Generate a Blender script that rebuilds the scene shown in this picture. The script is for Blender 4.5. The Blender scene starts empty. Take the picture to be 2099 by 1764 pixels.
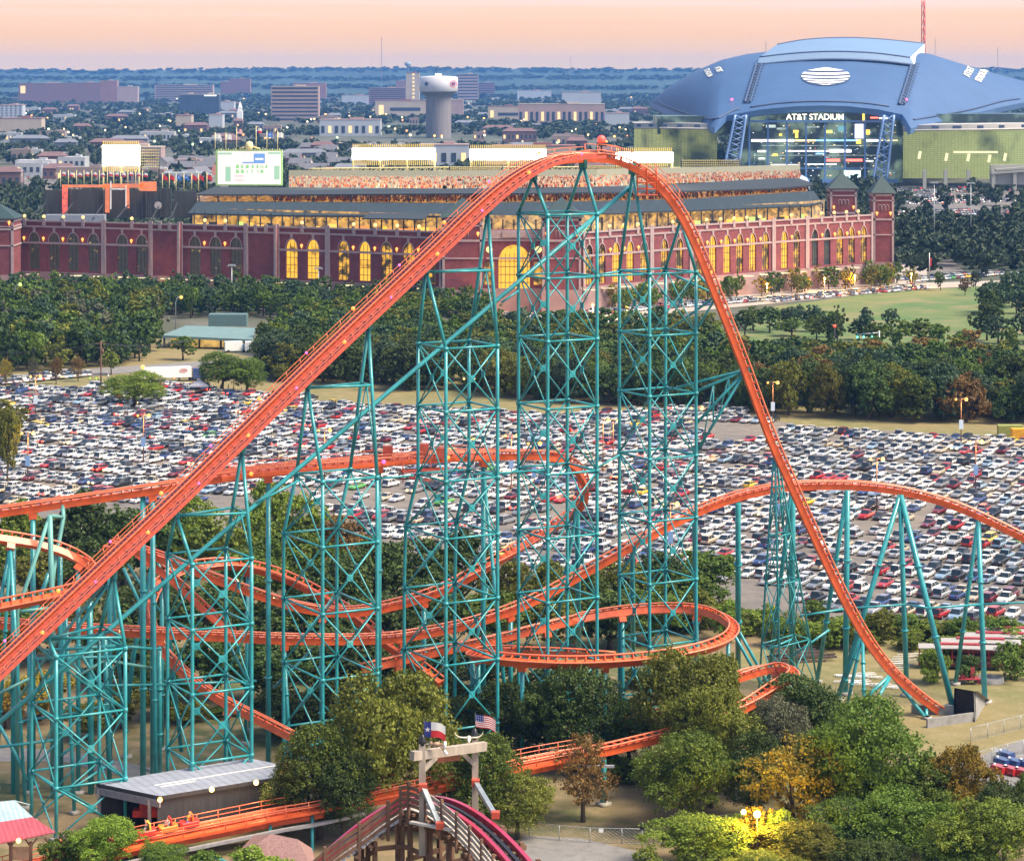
import bpy, math, random
import numpy as np
from mathutils import Vector, Matrix
random.seed(7)
SC = bpy.context.scene
COL = SC.collection
R = math.radians
# photograph frame used for measuring: 2099 x 1764, horizon row HY, focal length F (same units), eye height H
F, CX, HY, H = 5250.0, 1049.5, 150.0, 90.0
# ------------------------------------------------------------------ camera, sky, sun, exposure
cam = bpy.data.cameras.new('camera')
cam.sensor_width = 36.0
cam.lens = 36.0 * F / 2099.0
cam.shift_y = -(882.0 - HY) / 2099.0
cam.clip_start = 1.0
cam.clip_end = 120000.0
camo = bpy.data.objects.new('camera', cam)
camo.location = (0, 0, H)
camo.rotation_euler = (R(90), 0, 0)
COL.objects.link(camo)
SC.camera = camo

SUN_EL, SUN_AZ = R(54), R(108)       # direction towards the sun: azimuth clockwise from +Y
world = bpy.data.worlds.new('World')
SC.world = world
world.use_nodes = True
nt = world.node_tree
nt.nodes.clear()
wo = nt.nodes.new('ShaderNodeOutputWorld')
bg = nt.nodes.new('ShaderNodeBackground')
sky = nt.nodes.new('ShaderNodeTexSky')
sky.sky_type = 'NISHITA'
sky.sun_disc = False
sky.sun_elevation = SUN_EL
sky.sun_rotation = SUN_AZ
sky.air_density = 1.0
sky.dust_density = 1.5
tc = nt.nodes.new('ShaderNodeTexCoord')
sep = nt.nodes.new('ShaderNodeSeparateXYZ')
nt.links.new(tc.outputs['Generated'], sep.inputs[0])
# dusk band low over the horizon: peach to pink, fading into the sky above
ramp = nt.nodes.new('ShaderNodeValToRGB')
mr = nt.nodes.new('ShaderNodeMapRange')
mr.inputs['From Min'].default_value = -0.002
mr.inputs['From Max'].default_value = 0.060
nz = nt.nodes.new('ShaderNodeTexNoise')
nz.inputs['Scale'].default_value = 3.0
nz.inputs['Detail'].default_value = 3.0
mp = nt.nodes.new('ShaderNodeMapping')
mp.inputs['Scale'].default_value = (2.5, 2.5, 110.0)
nt.links.new(tc.outputs['Generated'], mp.inputs['Vector'])
nt.links.new(mp.outputs['Vector'], nz.inputs['Vector'])
ad = nt.nodes.new('ShaderNodeMath'); ad.operation = 'MULTIPLY_ADD'
ad.inputs[1].default_value = 0.010
sb = nt.nodes.new('ShaderNodeMath'); sb.operation = 'SUBTRACT'; sb.inputs[1].default_value = 0.5
nt.links.new(nz.outputs['Fac'], sb.inputs[0])
nt.links.new(sb.outputs[0], ad.inputs[0])
nt.links.new(sep.outputs['Z'], ad.inputs[2])
nt.links.new(ad.outputs[0], mr.inputs['Value'])
nt.links.new(mr.outputs[0], ramp.inputs['Fac'])
SKY_K = 0.44
els = [(0.0, (1.26, 0.86, 0.44)), (0.12, (1.27, 0.82, 0.46)), (0.26, (1.30, 0.77, 0.44)), (0.42, (1.30, 0.85, 0.58)), (0.52, (1.27, 0.96, 0.84)), (1.0, (1.1, 0.95, 0.9))]
cr = ramp.color_ramp
cr.elements[0].position, cr.elements[1].position = els[0][0], els[-1][0]
cr.elements[0].color = tuple(SKY_K*c for c in els[0][1]) + (1,)
cr.elements[1].color = tuple(SKY_K*c for c in els[-1][1]) + (1,)
for p, c in els[1:-1]:
    e = cr.elements.new(p); e.color = tuple(SKY_K*v for v in c) + (1,)
mfac = nt.nodes.new('ShaderNodeMapRange')
mfac.inputs['From Min'].default_value = 0.05
mfac.inputs['From Max'].default_value = 0.35
nt.links.new(sep.outputs['Z'], mfac.inputs['Value'])
SKY_STRENGTH = 0.125
scl = nt.nodes.new('ShaderNodeMixRGB'); scl.blend_type = 'MULTIPLY'; scl.inputs['Fac'].default_value = 1.0
scl.inputs['Color2'].default_value = (SKY_STRENGTH, SKY_STRENGTH, SKY_STRENGTH, 1)
nt.links.new(sky.outputs[0], scl.inputs['Color1'])
mx = nt.nodes.new('ShaderNodeMixRGB')
nt.links.new(mfac.outputs[0], mx.inputs['Fac'])
nt.links.new(ramp.outputs['Color'], mx.inputs['Color1'])
nt.links.new(scl.outputs['Color'], mx.inputs['Color2'])
nt.links.new(mx.outputs['Color'], bg.inputs['Color'])
bg.inputs['Strength'].default_value = 1.0
nt.links.new(bg.outputs[0], wo.inputs['Surface'])

sl = bpy.data.lights.new('sun', 'SUN')
sl.energy = 3.9
sl.angle = R(28)
sl.color = (1.0, 0.86, 0.64)
so = bpy.data.objects.new('sun', sl)
so.rotation_euler = Vector((math.sin(SUN_AZ)*math.cos(SUN_EL), math.cos(SUN_AZ)*math.cos(SUN_EL), math.sin(SUN_EL))).to_track_quat('Z', 'Y').to_euler()
COL.objects.link(so)
SC.view_settings.view_transform = 'Standard'
SC.view_settings.look = 'None'
SC.view_settings.exposure = 1.05
SC.view_settings.gamma = 1.0
SC.cycles.use_denoising = True
SC.cycles.max_bounces = 6
SC.cycles.diffuse_bounces = 3
SC.cycles.glossy_bounces = 3
SC.cycles.transmission_bounces = 3
SC.cycles.transparent_max_bounces = 6
SC.cycles.volume_bounces = 1
SC.cycles.sample_clamp_indirect = 3.0

# ------------------------------------------------------------------ measuring
def W(px, py, D): return Vector(((px - CX) * D / F, D, H - (py - HY) * D / F))
def X(px, D): return (px - CX) * D / F
def Z(py, D): return H - (py - HY) * D / F
def GD(py): return F * H / (py - HY)
def G(px, py):
    D = GD(py); return Vector(((px - CX) * D / F, D, 0.0))

# ------------------------------------------------------------------ materials
MATS = {}
def new_mat(name):
    m = bpy.data.materials.new(name); m.use_nodes = True
    MATS[name] = m
    return m, m.node_tree, m.node_tree.nodes['Principled BSDF']
def mat(name, col, rough=.6, metal=0.0, var=.18, scale=2.0, bump=0.0, stretch=(1, 1, 1), coat=0.0, detail=4.0, col2=None):
    m, t, b = new_mat(name)
    b.inputs['Roughness'].default_value = rough
    b.inputs['Metallic'].default_value = metal
    b.inputs['Coat Weight'].default_value = coat
    tcn = t.nodes.new('ShaderNodeTexCoord')
    mpn = t.nodes.new('ShaderNodeMapping'); mpn.inputs['Scale'].default_value = stretch
    n = t.nodes.new('ShaderNodeTexNoise'); n.inputs['Scale'].default_value = scale; n.inputs['Detail'].default_value = detail
    rp = t.nodes.new('ShaderNodeValToRGB')
    c2 = col2 or tuple(min(1, c * (1 + var)) for c in col)
    c1 = tuple(c * (1 - var) for c in col) if col2 is None else col
    rp.color_ramp.elements[0].position = .30; rp.color_ramp.elements[0].color = c1 + (1,)
    rp.color_ramp.elements[1].position = .70; rp.color_ramp.elements[1].color = c2 + (1,)
    t.links.new(tcn.outputs['Object'], mpn.inputs[0]); t.links.new(mpn.outputs[0], n.inputs['Vector'])
    t.links.new(n.outputs['Fac'], rp.inputs[0]); t.links.new(rp.outputs[0], b.inputs['Base Color'])
    if bump:
        bp = t.nodes.new('ShaderNodeBump'); bp.inputs['Strength'].default_value = bump; bp.inputs['Distance'].default_value = .1
        t.links.new(n.outputs['Fac'], bp.inputs['Height']); t.links.new(bp.outputs[0], b.inputs['Normal'])
    return m
def see_through(m, f=.5):
    t = m.node_tree; b = t.nodes['Principled BSDF']; tr_ = t.nodes.new('ShaderNodeBsdfTranslucent'); ms = t.nodes.new('ShaderNodeMixShader'); ms.inputs[0].default_value = f
    t.links.new(b.inputs['Base Color'].links[0].from_socket, tr_.inputs[0]); t.links.new(b.outputs[0], ms.inputs[1]); t.links.new(tr_.outputs[0], ms.inputs[2]); t.links.new(ms.outputs[0], t.nodes['Material Output'].inputs['Surface'])
    return m
def emit(name, col, strength, mottled=0.0, scale=1.0):
    m, t, b = new_mat(name)
    b.inputs['Base Color'].default_value = (.1, .1, .1, 1)
    b.inputs['Emission Color'].default_value = col + (1,)
    b.inputs['Emission Strength'].default_value = strength
    if mottled:
        tcn = t.nodes.new('ShaderNodeTexCoord')
        n = t.nodes.new('ShaderNodeTexNoise'); n.inputs['Scale'].default_value = scale; n.inputs['Detail'].default_value = 3
        mr_ = t.nodes.new('ShaderNodeMapRange'); mr_.inputs[1].default_value = .35; mr_.inputs[2].default_value = .65
        mr_.inputs[3].default_value = strength * (1 - mottled); mr_.inputs[4].default_value = strength
        t.links.new(tcn.outputs['Object'], n.inputs['Vector']); t.links.new(n.outputs['Fac'], mr_.inputs[0])
        t.links.new(mr_.outputs[0], b.inputs['Emission Strength'])
    m.cycles.emission_sampling = 'NONE'
    return m
def attr_mat(name, attr='tint', rough=.5, coat=0.0, spec=.5, metal=0.0):
    m, t, b = new_mat(name)
    a = t.nodes.new('ShaderNodeAttribute'); a.attribute_name = attr
    t.links.new(a.outputs['Color'], b.inputs['Base Color'])
    b.inputs['Roughness'].default_value = rough; b.inputs['Coat Weight'].default_value = coat; b.inputs['Metallic'].default_value = metal
    return m

# ------------------------------------------------------------------ objects
ORG = {}
def tag(o, label=None, cat=None, group=None, kind=None):
    if label: o['label'] = label
    if cat: o['category'] = cat
    if group: o['group'] = group
    if kind: o['kind'] = kind
    return o
def root(name, loc, label, cat, group=None, rz=0.0):
    o = bpy.data.objects.new(name, None)
    o.empty_display_size = .5
    o.location = loc; o.rotation_euler = (0, 0, rz)
    COL.objects.link(o)
    ORG[o.name] = Vector(loc)
    return tag(o, label, cat, group)
KIDS = {}
def adopt(o, parent):
    if parent is not None:
        o.parent = parent
        KIDS.setdefault(parent.name, []).append(o)
        ORG[o.name] = ORG.get(parent.name, Vector((0, 0, 0)))
def copy_tree(o, loc=None, rz=None, scale=None, mats=None):
    c = o.copy(); COL.objects.link(c)
    if loc is not None: c.location = loc
    if rz is not None: c.rotation_euler = (0, 0, rz)
    if scale is not None: c.scale = scale
    for k in KIDS.get(o.name, []):
        d = copy_tree(k); d.parent = c
        KIDS.setdefault(c.name, []).append(d)
    return c
class MB:
    """collects shapes in world coordinates; build() links them as ONE mesh object under its parent"""
    def __init__(s): s.v = []; s.f = []; s.m = []; s.sm = []
    def add(s, vs, fs, mi=0, smooth=False):
        b = len(s.v); s.v.extend([tuple(v) for v in vs])
        for f in fs: s.f.append(tuple(i + b for i in f)); s.m.append(mi); s.sm.append(smooth)
        return s
    def quad(s, a, b, c, d, mi=0): return s.add([a, b, c, d], [(0, 1, 2, 3)], mi)
    def poly(s, pts, mi=0): return s.add(pts, [tuple(range(len(pts)))], mi)
    def box(s, c, size, mi=0, rz=0.0, M=None):
        x, y, z = size[0] / 2, size[1] / 2, size[2] / 2
        vs = [Vector((sx * x, sy * y, sz * z)) for sz in (-1, 1) for sy in (-1, 1) for sx in (-1, 1)]
        if M is None: M = Matrix.Rotation(rz, 3, 'Z')
        vs = [M @ v + Vector(c) for v in vs]
        return s.add(vs, [(0, 2, 3, 1), (4, 5, 7, 6), (0, 1, 5, 4), (2, 6, 7, 3), (0, 4, 6, 2), (1, 3, 7, 5)], mi)
    def beam(s, a, b, w, h, mi=0, up=(0, 0, 1)):
        a = Vector(a); b = Vector(b); d = b - a; L = d.length
        if L < 1e-6: return s
        d.normalize(); u = Vector(up)
        sd = d.cross(u)
        if sd.length < 1e-4: sd = d.cross(Vector((1, 0, 0)))
        sd.normalize(); u = sd.cross(d)
        M = Matrix((d, sd, u)).transposed()
        return s.box((a + b) / 2, (L, w, h), mi, M=M)
    def tube(s, a, b, r, r2=None, n=6, mi=0, cap=True): return s.path([a, b], [r, r if r2 is None else r2], n, mi, cap)
    def path(s, pts, r, n=6, mi=0, cap=True):
        pts = [Vector(p) for p in pts]; k = len(pts)
        rs = r if isinstance(r, (list, tuple)) else [r] * k
        vs = []; u = None
        for i, p in enumerate(pts):
            d = (pts[min(i + 1, k - 1)] - pts[max(i - 1, 0)])
            if d.length < 1e-9: d = Vector((0, 0, 1))
            d.normalize()
            if u is None:
                u = d.cross(Vector((0, 0, 1)))
                if u.length < .05: u = d.cross(Vector((1, 0, 0)))
            u = (u - d * u.dot(d)); u.normalize(); w = d.cross(u)
            for j in range(n):
                t = 2 * math.pi * j / n
                vs.append(p + (u * math.cos(t) + w * math.sin(t)) * rs[i])
        fs = [(i * n + j, i * n + (j + 1) % n, (i + 1) * n + (j + 1) % n, (i + 1) * n + j) for i in range(k - 1) for j in range(n)]
        s.add(vs, fs, mi, True)
        if cap:
            b = len(s.v) - k * n
            s.f.append(tuple(b + j for j in range(n - 1, -1, -1))); s.m.append(mi); s.sm.append(False)
            s.f.append(tuple(b + (k - 1) * n + j for j in range(n))); s.m.append(mi); s.sm.append(False)
        return s
    def lathe(s, c, prof, n=12, mi=0, smooth=True, sx=1.0, sy=1.0):
        c = Vector(c); vs = [c + Vector((r * sx * math.cos(2*math.pi*j/n), r * sy * math.sin(2*math.pi*j/n), z)) for r, z in prof for j in range(n)]
        k = len(prof)
        return s.add(vs, [(i*n+j, i*n+(j+1) % n, (i+1)*n+(j+1) % n, (i+1)*n+j) for i in range(k-1) for j in range(n)], mi, smooth)
    def ball(s, c, r, n=8, mi=0, sz=1.0):
        k = max(4, n // 2)
        return s.lathe(c, [(max(1e-3, r * math.sin(math.pi * i / k)), -r * sz * math.cos(math.pi * i / k)) for i in range(k + 1)], n, mi)
    def prism(s, pts, z0, z1, mi=0, top=None):
        n = len(pts)
        vs = [(p[0], p[1], z0) for p in pts] + [(p[0], p[1], z1) for p in pts]
        fs = [(i, (i + 1) % n, n + (i + 1) % n, n + i) for i in range(n)]
        s.add(vs, fs, mi)
        s.add([v for v in vs[n:]], [tuple(range(n))], mi if top is None else top)
        s.add([v for v in vs[:n]], [tuple(range(n - 1, -1, -1))], mi)
        return s
    def loft(s, A, B, mi=0, smooth=False):
        n = len(A); vs = list(A) + list(B)
        return s.add(vs, [(i, i + 1, n + i + 1, n + i) for i in range(n - 1)], mi, smooth)
    def slab(s, A, B, th, mi=0, under=None):
        """roof or deck between two lines of points, th thick"""
        dn = Vector((0, 0, -th)); u = mi if under is None else under
        A = [Vector(p) for p in A]; B = [Vector(p) for p in B]
        s.loft(A, B, mi); s.loft([p + dn for p in B], [p + dn for p in A], u)
        s.loft([p + dn for p in A], A, u); s.loft(B, [p + dn for p in B], u)
        s.quad(A[0], B[0], B[0] + dn, A[0] + dn, u); s.quad(B[-1], A[-1], A[-1] + dn, B[-1] + dn, u)
        return s
    def grid(s, P, mi=0, smooth=True):
        r = len(P); c = len(P[0]); vs = [p for row in P for p in row]
        return s.add(vs, [(i*c+j, i*c+j+1, (i+1)*c+j+1, (i+1)*c+j) for i in range(r-1) for j in range(c-1)], mi, smooth)
    def build(s, name, mats, parent=None, label=None, cat=None, group=None, kind=None, org=None):
        me = bpy.data.meshes.new(name)
        o = bpy.data.objects.new(name, me)
        COL.objects.link(o)
        base = Vector((0, 0, 0))
        if parent is not None: base = ORG.get(parent.name, base)
        elif org is not None:
            base = Vector(org); o.location = base; ORG[o.name] = base
        v = np.array([tuple(p) for p in s.v], dtype=np.float64) - np.array(base)
        me.from_pydata(v.tolist(), [], s.f)
        for mm in (mats if isinstance(mats, (list, tuple)) else [mats]): me.materials.append(mm)
        me.polygons.foreach_set('material_index', s.m)
        me.polygons.foreach_set('use_smooth', s.sm)
        me.update()
        adopt(o, parent)
        return tag(o, label, cat, group, kind)
def face_tint(o, cols):
    """one colour per face, stored on its corners' points"""
    me = o.data
    a = me.color_attributes.new('tint', 'FLOAT_COLOR', 'POINT')
    arr = np.ones((len(me.vertices), 4), dtype=np.float32)
    arr[:, :3] = cols
    a.data.foreach_set('color', arr.ravel())
def np_mesh(name, V, Fq, mats, cols=None, smooth=False):
    """mesh from numpy vertices and quads"""
    me = bpy.data.meshes.new(name)
    n, k = len(V), len(Fq)
    me.vertices.add(n); me.vertices.foreach_set('co', np.asarray(V, dtype=np.float32).ravel())
    me.loops.add(k * 4); me.loops.foreach_set('vertex_index', np.asarray(Fq, dtype=np.int32).ravel())
    me.polygons.add(k)
    me.polygons.foreach_set('loop_start', np.arange(0, 4 * k, 4, dtype=np.int32))
    me.polygons.foreach_set('use_smooth', np.full(k, smooth))
    me.update(calc_edges=True)
    for mm in (mats if isinstance(mats, (list, tuple)) else [mats]): me.materials.append(mm)
    if cols is not None:
        a = me.color_attributes.new('tint', 'FLOAT_COLOR', 'POINT')
        arr = np.ones((n, 4), dtype=np.float32); arr[:, :3] = cols
        a.data.foreach_set('color', arr.ravel())
    return me
def link(name, me, parent=None, **kw):
    o = bpy.data.objects.new(name, me); COL.objects.link(o); adopt(o, parent)
    return tag(o, **kw)
def text_obj(name, body, size, loc, mt, parent=None, extr=.1, align='CENTER', M=None, sx=1.0, bold=0.0):
    cu = bpy.data.curves.new(name, 'FONT'); cu.body = body; cu.size = size; cu.extrude = extr; cu.align_x = align
    cu.offset = bold
    tmp = bpy.data.objects.new('text_tmp', cu); COL.objects.link(tmp)
    dg = bpy.context.evaluated_depsgraph_get()
    me = bpy.data.meshes.new_from_object(tmp.evaluated_get(dg))
    bpy.data.objects.remove(tmp)
    me.materials.clear(); me.materials.append(mt)
    base = ORG.get(parent.name, Vector((0, 0, 0))) if parent is not None else Vector((0, 0, 0))
    MM = Matrix.Translation(Vector(loc) - base) @ (M if M is not None else Matrix.Rotation(R(90), 4, 'X')) @ Matrix.Diagonal((sx, 1, 1, 1))
    me.transform(MM)
    return link(name, me, parent)
def smooth_path(pts, n=10, closed=False):
    """Catmull-Rom through points (tuples of any length)"""
    P = [np.array(p, dtype=float) for p in pts]; out = []
    for i in range(len(P) - 1):
        p0 = P[max(i - 1, 0)]; p1 = P[i]; p2 = P[i + 1]; p3 = P[min(i + 2, len(P) - 1)]
        for k in range(n):
            t = k / n
            out.append(.5 * ((2 * p1) + (-p0 + p2) * t + (2*p0 - 5*p1 + 4*p2 - p3) * t*t + (-p0 + 3*p1 - 3*p2 + p3) * t**3))
    out.append(P[-1]); return out
def lerp_line(L, px):
    """D (or any value) of a polyline [(px, value...)] at px"""
    for a, b in zip(L, L[1:]):
        if a[0] <= px <= b[0]:
            t = (px - a[0]) / (b[0] - a[0]); return [a[k] + (b[k] - a[k]) * t for k in range(1, len(a))]
    return list((L[0] if px < L[0][0] else L[-1])[1:])
# ================================================================== SETTING
def ground_mat(name, c1, c2, c3, s1=.02, s2=.5, s3=6, bump=.3):
    m, t, b = new_mat(name)
    b.inputs['Roughness'].default_value = .95
    tcn = t.nodes.new('ShaderNodeTexCoord')
    def nz_(s, d=5):
        n = t.nodes.new('ShaderNodeTexNoise'); n.inputs['Scale'].default_value = s; n.inputs['Detail'].default_value = d
        t.links.new(tcn.outputs['Object'], n.inputs['Vector']); return n
    def rmp(n, a, b_):
        r = t.nodes.new('ShaderNodeMapRange'); r.inputs[1].default_value = a; r.inputs[2].default_value = b_
        t.links.new(n.outputs['Fac'], r.inputs[0]); return r
    a1, a2, a3 = nz_(s1), nz_(s2), nz_(s3, 3)
    m1 = t.nodes.new('ShaderNodeMixRGB'); m1.inputs[1].default_value = c1 + (1,); m1.inputs[2].default_value = c2 + (1,)
    m2 = t.nodes.new('ShaderNodeMixRGB'); m2.inputs[2].default_value = c3 + (1,)
    t.links.new(rmp(a1, .38, .62).outputs[0], m1.inputs[0])
    r2 = rmp(a2, .45, .75); t.links.new(r2.outputs[0], m2.inputs[0]); t.links.new(m1.outputs[0], m2.inputs[1])
    m3 = t.nodes.new('ShaderNodeMixRGB'); m3.blend_type = 'MULTIPLY'; m3.inputs[0].default_value = .55
    r3 = t.nodes.new('ShaderNodeValToRGB'); r3.color_ramp.elements[0].position = .3; r3.color_ramp.elements[0].color = (.55, .55, .55, 1); r3.color_ramp.elements[1].position = .7
    t.links.new(a3.outputs['Fac'], r3.inputs[0]); t.links.new(m2.outputs[0], m3.inputs[1]); t.links.new(r3.outputs[0], m3.inputs[2])
    t.links.new(m3.outputs[0], b.inputs['Base Color'])
    bp = t.nodes.new('ShaderNodeBump'); bp.inputs['Strength'].default_value = bump
    t.links.new(a3.outputs['Fac'], bp.inputs['Height']); t.links.new(bp.outputs[0], b.inputs['Normal'])
    return m
g_far = ground_mat('far_ground', (.05, .07, .04), (.09, .09, .06), (.16, .15, .13), .004, .03, .4)
g_park = ground_mat('park_ground', (.215, .148, .078), (.085, .105, .032), (.27, .195, .11), .035, .35, 3)
g_dry = ground_mat('dry_grass', (.235, .180, .075), (.17, .16, .055), (.27, .215, .105), .03, .3, 2)
g_field = ground_mat('mown_grass', (.075, .15, .035), (.12, .17, .045), (.24, .20, .09), .02, .06, 1.0)
g_asph = ground_mat('lot_asphalt', (.15, .135, .125), (.20, .175, .15), (.11, .10, .10), .03, .25, 2.5)
g_road = ground_mat('road_asphalt', (.20, .19, .185), (.24, .23, .22), (.16, .15, .15), .1, .7, 6)
g_conc = ground_mat('pale_concrete', (.40, .34, .29), (.46, .40, .34), (.32, .28, .25), .05, .4, 2)

def sheet(name, pts, z, m, kind='structure'):
    b = MB(); b.poly([(p[0], p[1], z) for p in pts]); return b.build(name, m, kind=kind)
def gp(*pp): return [G(a, b) for a, b in pp]
b = MB(); b.quad((-7000, -150, 0), (7000, -150, 0), (7000, 14200, 0), (-7000, 14200, 0)); b.build('ground', g_far, kind='structure')
sheet('park_ground', [(-130, 200), (130, 200), (130, 430), (90, 470), (-20, 470), (-130, 540)], .03, g_park)
sheet('grass_bank', gp((1480, 1345), (1700, 1290), (2150, 1250), (2170, 1545), (1900, 1560), (1640, 1480)), .06, g_dry)
sheet('verge_grass', gp((-60, 700), (300, 690), (560, 740), (900, 760), (1320, 790), (1560, 830), (2160, 850), (2160, 905), (1500, 900), (700, 850), (-60, 840)), .04, g_dry)
sheet('field', gp((1470, 705), (1590, 628), (1790, 602), (2004, 587), (2160, 577), (2160, 735), (1900, 745)), .08, g_field)
sheet('avenue', gp((1040, 690), (1250, 655), (1590, 622), (1900, 592), (2160, 580), (2160, 572), (1900, 580), (1590, 610), (1250, 640), (1040, 655)), .12, g_conc)
sheet('plaza', gp((-60, 590), (500, 610), (1050, 660), (1500, 620), (1900, 578), (1900, 545), (-60, 545)), .10, g_conc)
sheet('lane', gp((-60, 795), (200, 770), (420, 752), (560, 742), (560, 732), (420, 740), (200, 755), (-60, 777)), .12, g_road)
sheet('park_road', gp((1070, 1712), (1190, 1718), (1330, 1750), (1420, 1790), (1060, 1790)), .07, g_road)
sheet('footpath', gp((-60, 1530), (140, 1538), (300, 1572), (520, 1625), (480, 1645), (290, 1600), (130, 1562), (-60, 1560)), .07, g_road)
sheet('service_road', gp((1945, 1575), (2020, 1545), (2170, 1490), (2170, 1620), (1990, 1610)), .09, g_road)
sheet('stadium_lot', gp((1830, 462), (1880, 395), (2160, 390), (2160, 470), (1960, 480)), .08, g_asph)
sheet('far_lot', gp((20, 380), (60, 350), (480, 345), (500, 400), (60, 420)), .08, g_asph)
sheet('side_lot', gp((1830, 560), (1840, 505), (1920, 500), (1980, 560)), .08, g_asph)
# parking lot, in its own axes: e along the rows, n away from the camera
LE = Vector((math.cos(R(-22)), math.sin(R(-22)), 0)); LN = Vector((-LE.y, LE.x, 0))
LP0 = Vector((88.0, 416.0, 0))
def LOT(s, t): return LP0 - LE * s + LN * t
LOTPX = [(-90, 1130), (500, 1165), (2190, 1310), (2190, 905), (1640, 872), (1560, 856), (1500, 838), (1400, 838), (1274, 848), (1000, 848), (800, 832), (560, 812), (300, 792), (-90, 800)]
sheet('parking_lot', gp(*LOTPX), .11, g_asph)
# low hills closing the horizon
hillm = mat('hill_woods', (.03, .055, .04), .95, var=.3, scale=.004)
HILLS = []
def ridge(name, D, amp, base, seed, thick=900):
    rs = random.Random(seed); ph = [rs.uniform(0, 6) for _ in range(6)]
    b = MB(); rows = []
    xs = [-2600 + 5200 * i / 420 for i in range(421)]; xs = [-7000, -5000, -3500] + xs + [3500, 5000, 7000]; rs2 = [rs.uniform(-1, 1) for _ in range(997)]
    def h(x): return base + amp * (.5 * math.sin(x / 1300 + ph[0]) + .3 * math.sin(x / 520 + ph[1]) + .12 * math.sin(x / 190 + ph[2]) + .08 * math.sin(x / 70 + ph[3])) + 3.5 * (rs2[int(abs(x) * 7.3 + ph[4] * 99) % 997])
    for k, (dy, fz) in enumerate([(-thick, 0), (-thick*.55, .55), (-thick*.2, .9), (0, 1), (thick * .3, .9), (thick*.6, 0)]):
        rows.append([(x, D + dy, max(0.2, h(x) * fz) if fz else -.2) for x in xs])
    b.grid(rows); b.build(name, hillm, kind='structure'); HILLS.append((D, h)); return
ridge('hills', 13300, 10, 106, 3, 500)
ridge('middle_hills', 11600, 9, 66, 8, 500)
ridge('near_hills', 10200, 8, 36, 5, 400)
ridge('low_rise', 8900, 6, 12, 6, 300)
# the air: one box of even haze round the camera and everything built
hb = MB(); hb.box((0, 7000, 89), (14600, 15000, 184))
hm = bpy.data.materials.new('haze'); hm.use_nodes = True; hm.node_tree.nodes.clear()
ho_ = hm.node_tree.nodes.new('ShaderNodeOutputMaterial'); pv = hm.node_tree.nodes.new('ShaderNodeVolumePrincipled')
pv.inputs['Color'].default_value = (.15, .40, .95, 1); pv.inputs['Density'].default_value = 4.2e-5; pv.inputs['Anisotropy'].default_value = 0.0
hm.node_tree.links.new(pv.outputs[0], ho_.inputs['Volume'])
hm.cycles.homogeneous_volume = True
hz = hb.build('haze', hm, kind='stuff')
# ================================================================== BALLPARK
brick = mat('red_brick', (.225, .060, .068), .9, var=.16, scale=.35)
def brickify(m):
    t = m.node_tree; b = t.nodes['Principled BSDF']
    lk = b.inputs['Base Color'].links[0]; src = lk.from_socket
    br = t.nodes.new('ShaderNodeTexBrick'); br.inputs['Scale'].default_value = 1.0
    br.inputs['Brick Width'].default_value = .9; br.inputs['Row Height'].default_value = .45; br.inputs['Mortar Size'].default_value = .05
    br.inputs['Color1'].default_value = (1, 1, 1, 1); br.inputs['Color2'].default_value = (.78, .74, .74, 1); br.inputs['Mortar'].default_value = (.70, .66, .64, 1)
    tcn = t.nodes.new('ShaderNodeTexCoord'); mpn = t.nodes.new('ShaderNodeMapping'); mpn.inputs['Rotation'].default_value = (R(90), 0, 0)
    t.links.new(tcn.outputs['Object'], mpn.inputs[0]); t.links.new(mpn.outputs[0], br.inputs['Vector'])
    mm = t.nodes.new('ShaderNodeMixRGB'); mm.blend_type = 'MULTIPLY'; mm.inputs[0].default_value = 1
    t.links.new(src, mm.inputs[1]); t.links.new(br.outputs['Color'], mm.inputs[2]); t.links.new(mm.outputs[0], b.inputs['Base Color'])
brickify(brick)
stone = mat('limestone', (.36, .265, .265), .85, var=.1, scale=.5)
base_stone = mat('pink_granite', (.31, .20, .19), .85, var=.12, scale=.3)
roofm = mat('green_metal_roof', (.016, .029, .036), .75, metal=.0, var=.25, scale=1.2, stretch=(1.0, .06, .06))
roofd = mat('slate_roof', (.022, .029, .035), .75, var=.25, scale=1.5)
towerroof = mat('tower_roof_metal', (.018, .042, .044), .65, var=.2, scale=1.0)
dsteel = mat('dark_steel', (.035, .04, .045), .5, var=.2)
dkpanel = mat('dark_panel', (.045, .047, .052), .6, var=.3, scale=.5, stretch=(1, 1, .15))
cream = mat('cream_paint', (.72, .62, .30), .5, var=.08)
whitep = mat('white_paint', (.78, .78, .76), .5, var=.06)
def glass_mat(name, col, lit=None, lit_s=0.0, thr=.55, sc=.5):
    m, t, b = new_mat(name)
    b.inputs['Roughness'].default_value = .35
    tcn = t.nodes.new('ShaderNodeTexCoord'); n = t.nodes.new('ShaderNodeTexNoise'); n.inputs['Scale'].default_value = sc; n.inputs['Detail'].default_value = 4
    t.links.new(tcn.outputs['Object'], n.inputs['Vector'])
    mx_ = t.nodes.new('ShaderNodeMixRGB'); mx_.inputs[1].default_value = tuple(.6*c for c in col) + (1,); mx_.inputs[2].default_value = tuple(1.5*c for c in col) + (1,)
    t.links.new(n.outputs['Fac'], mx_.inputs[0]); t.links.new(mx_.outputs[0], b.inputs['Base Color'])
    if lit:
        b.inputs['Emission Color'].default_value = lit + (1,)
        r = t.nodes.new('ShaderNodeMapRange'); r.inputs[1].default_value = thr - .08; r.inputs[2].default_value = thr + .08; r.inputs[3].default_value = .04*lit_s; r.inputs[4].default_value = lit_s
        t.links.new(n.outputs['Fac'], r.inputs[0]); t.links.new(r.outputs[0], b.inputs['Emission Strength'])
        m.cycles.emission_sampling = 'NONE'
    return m
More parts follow.
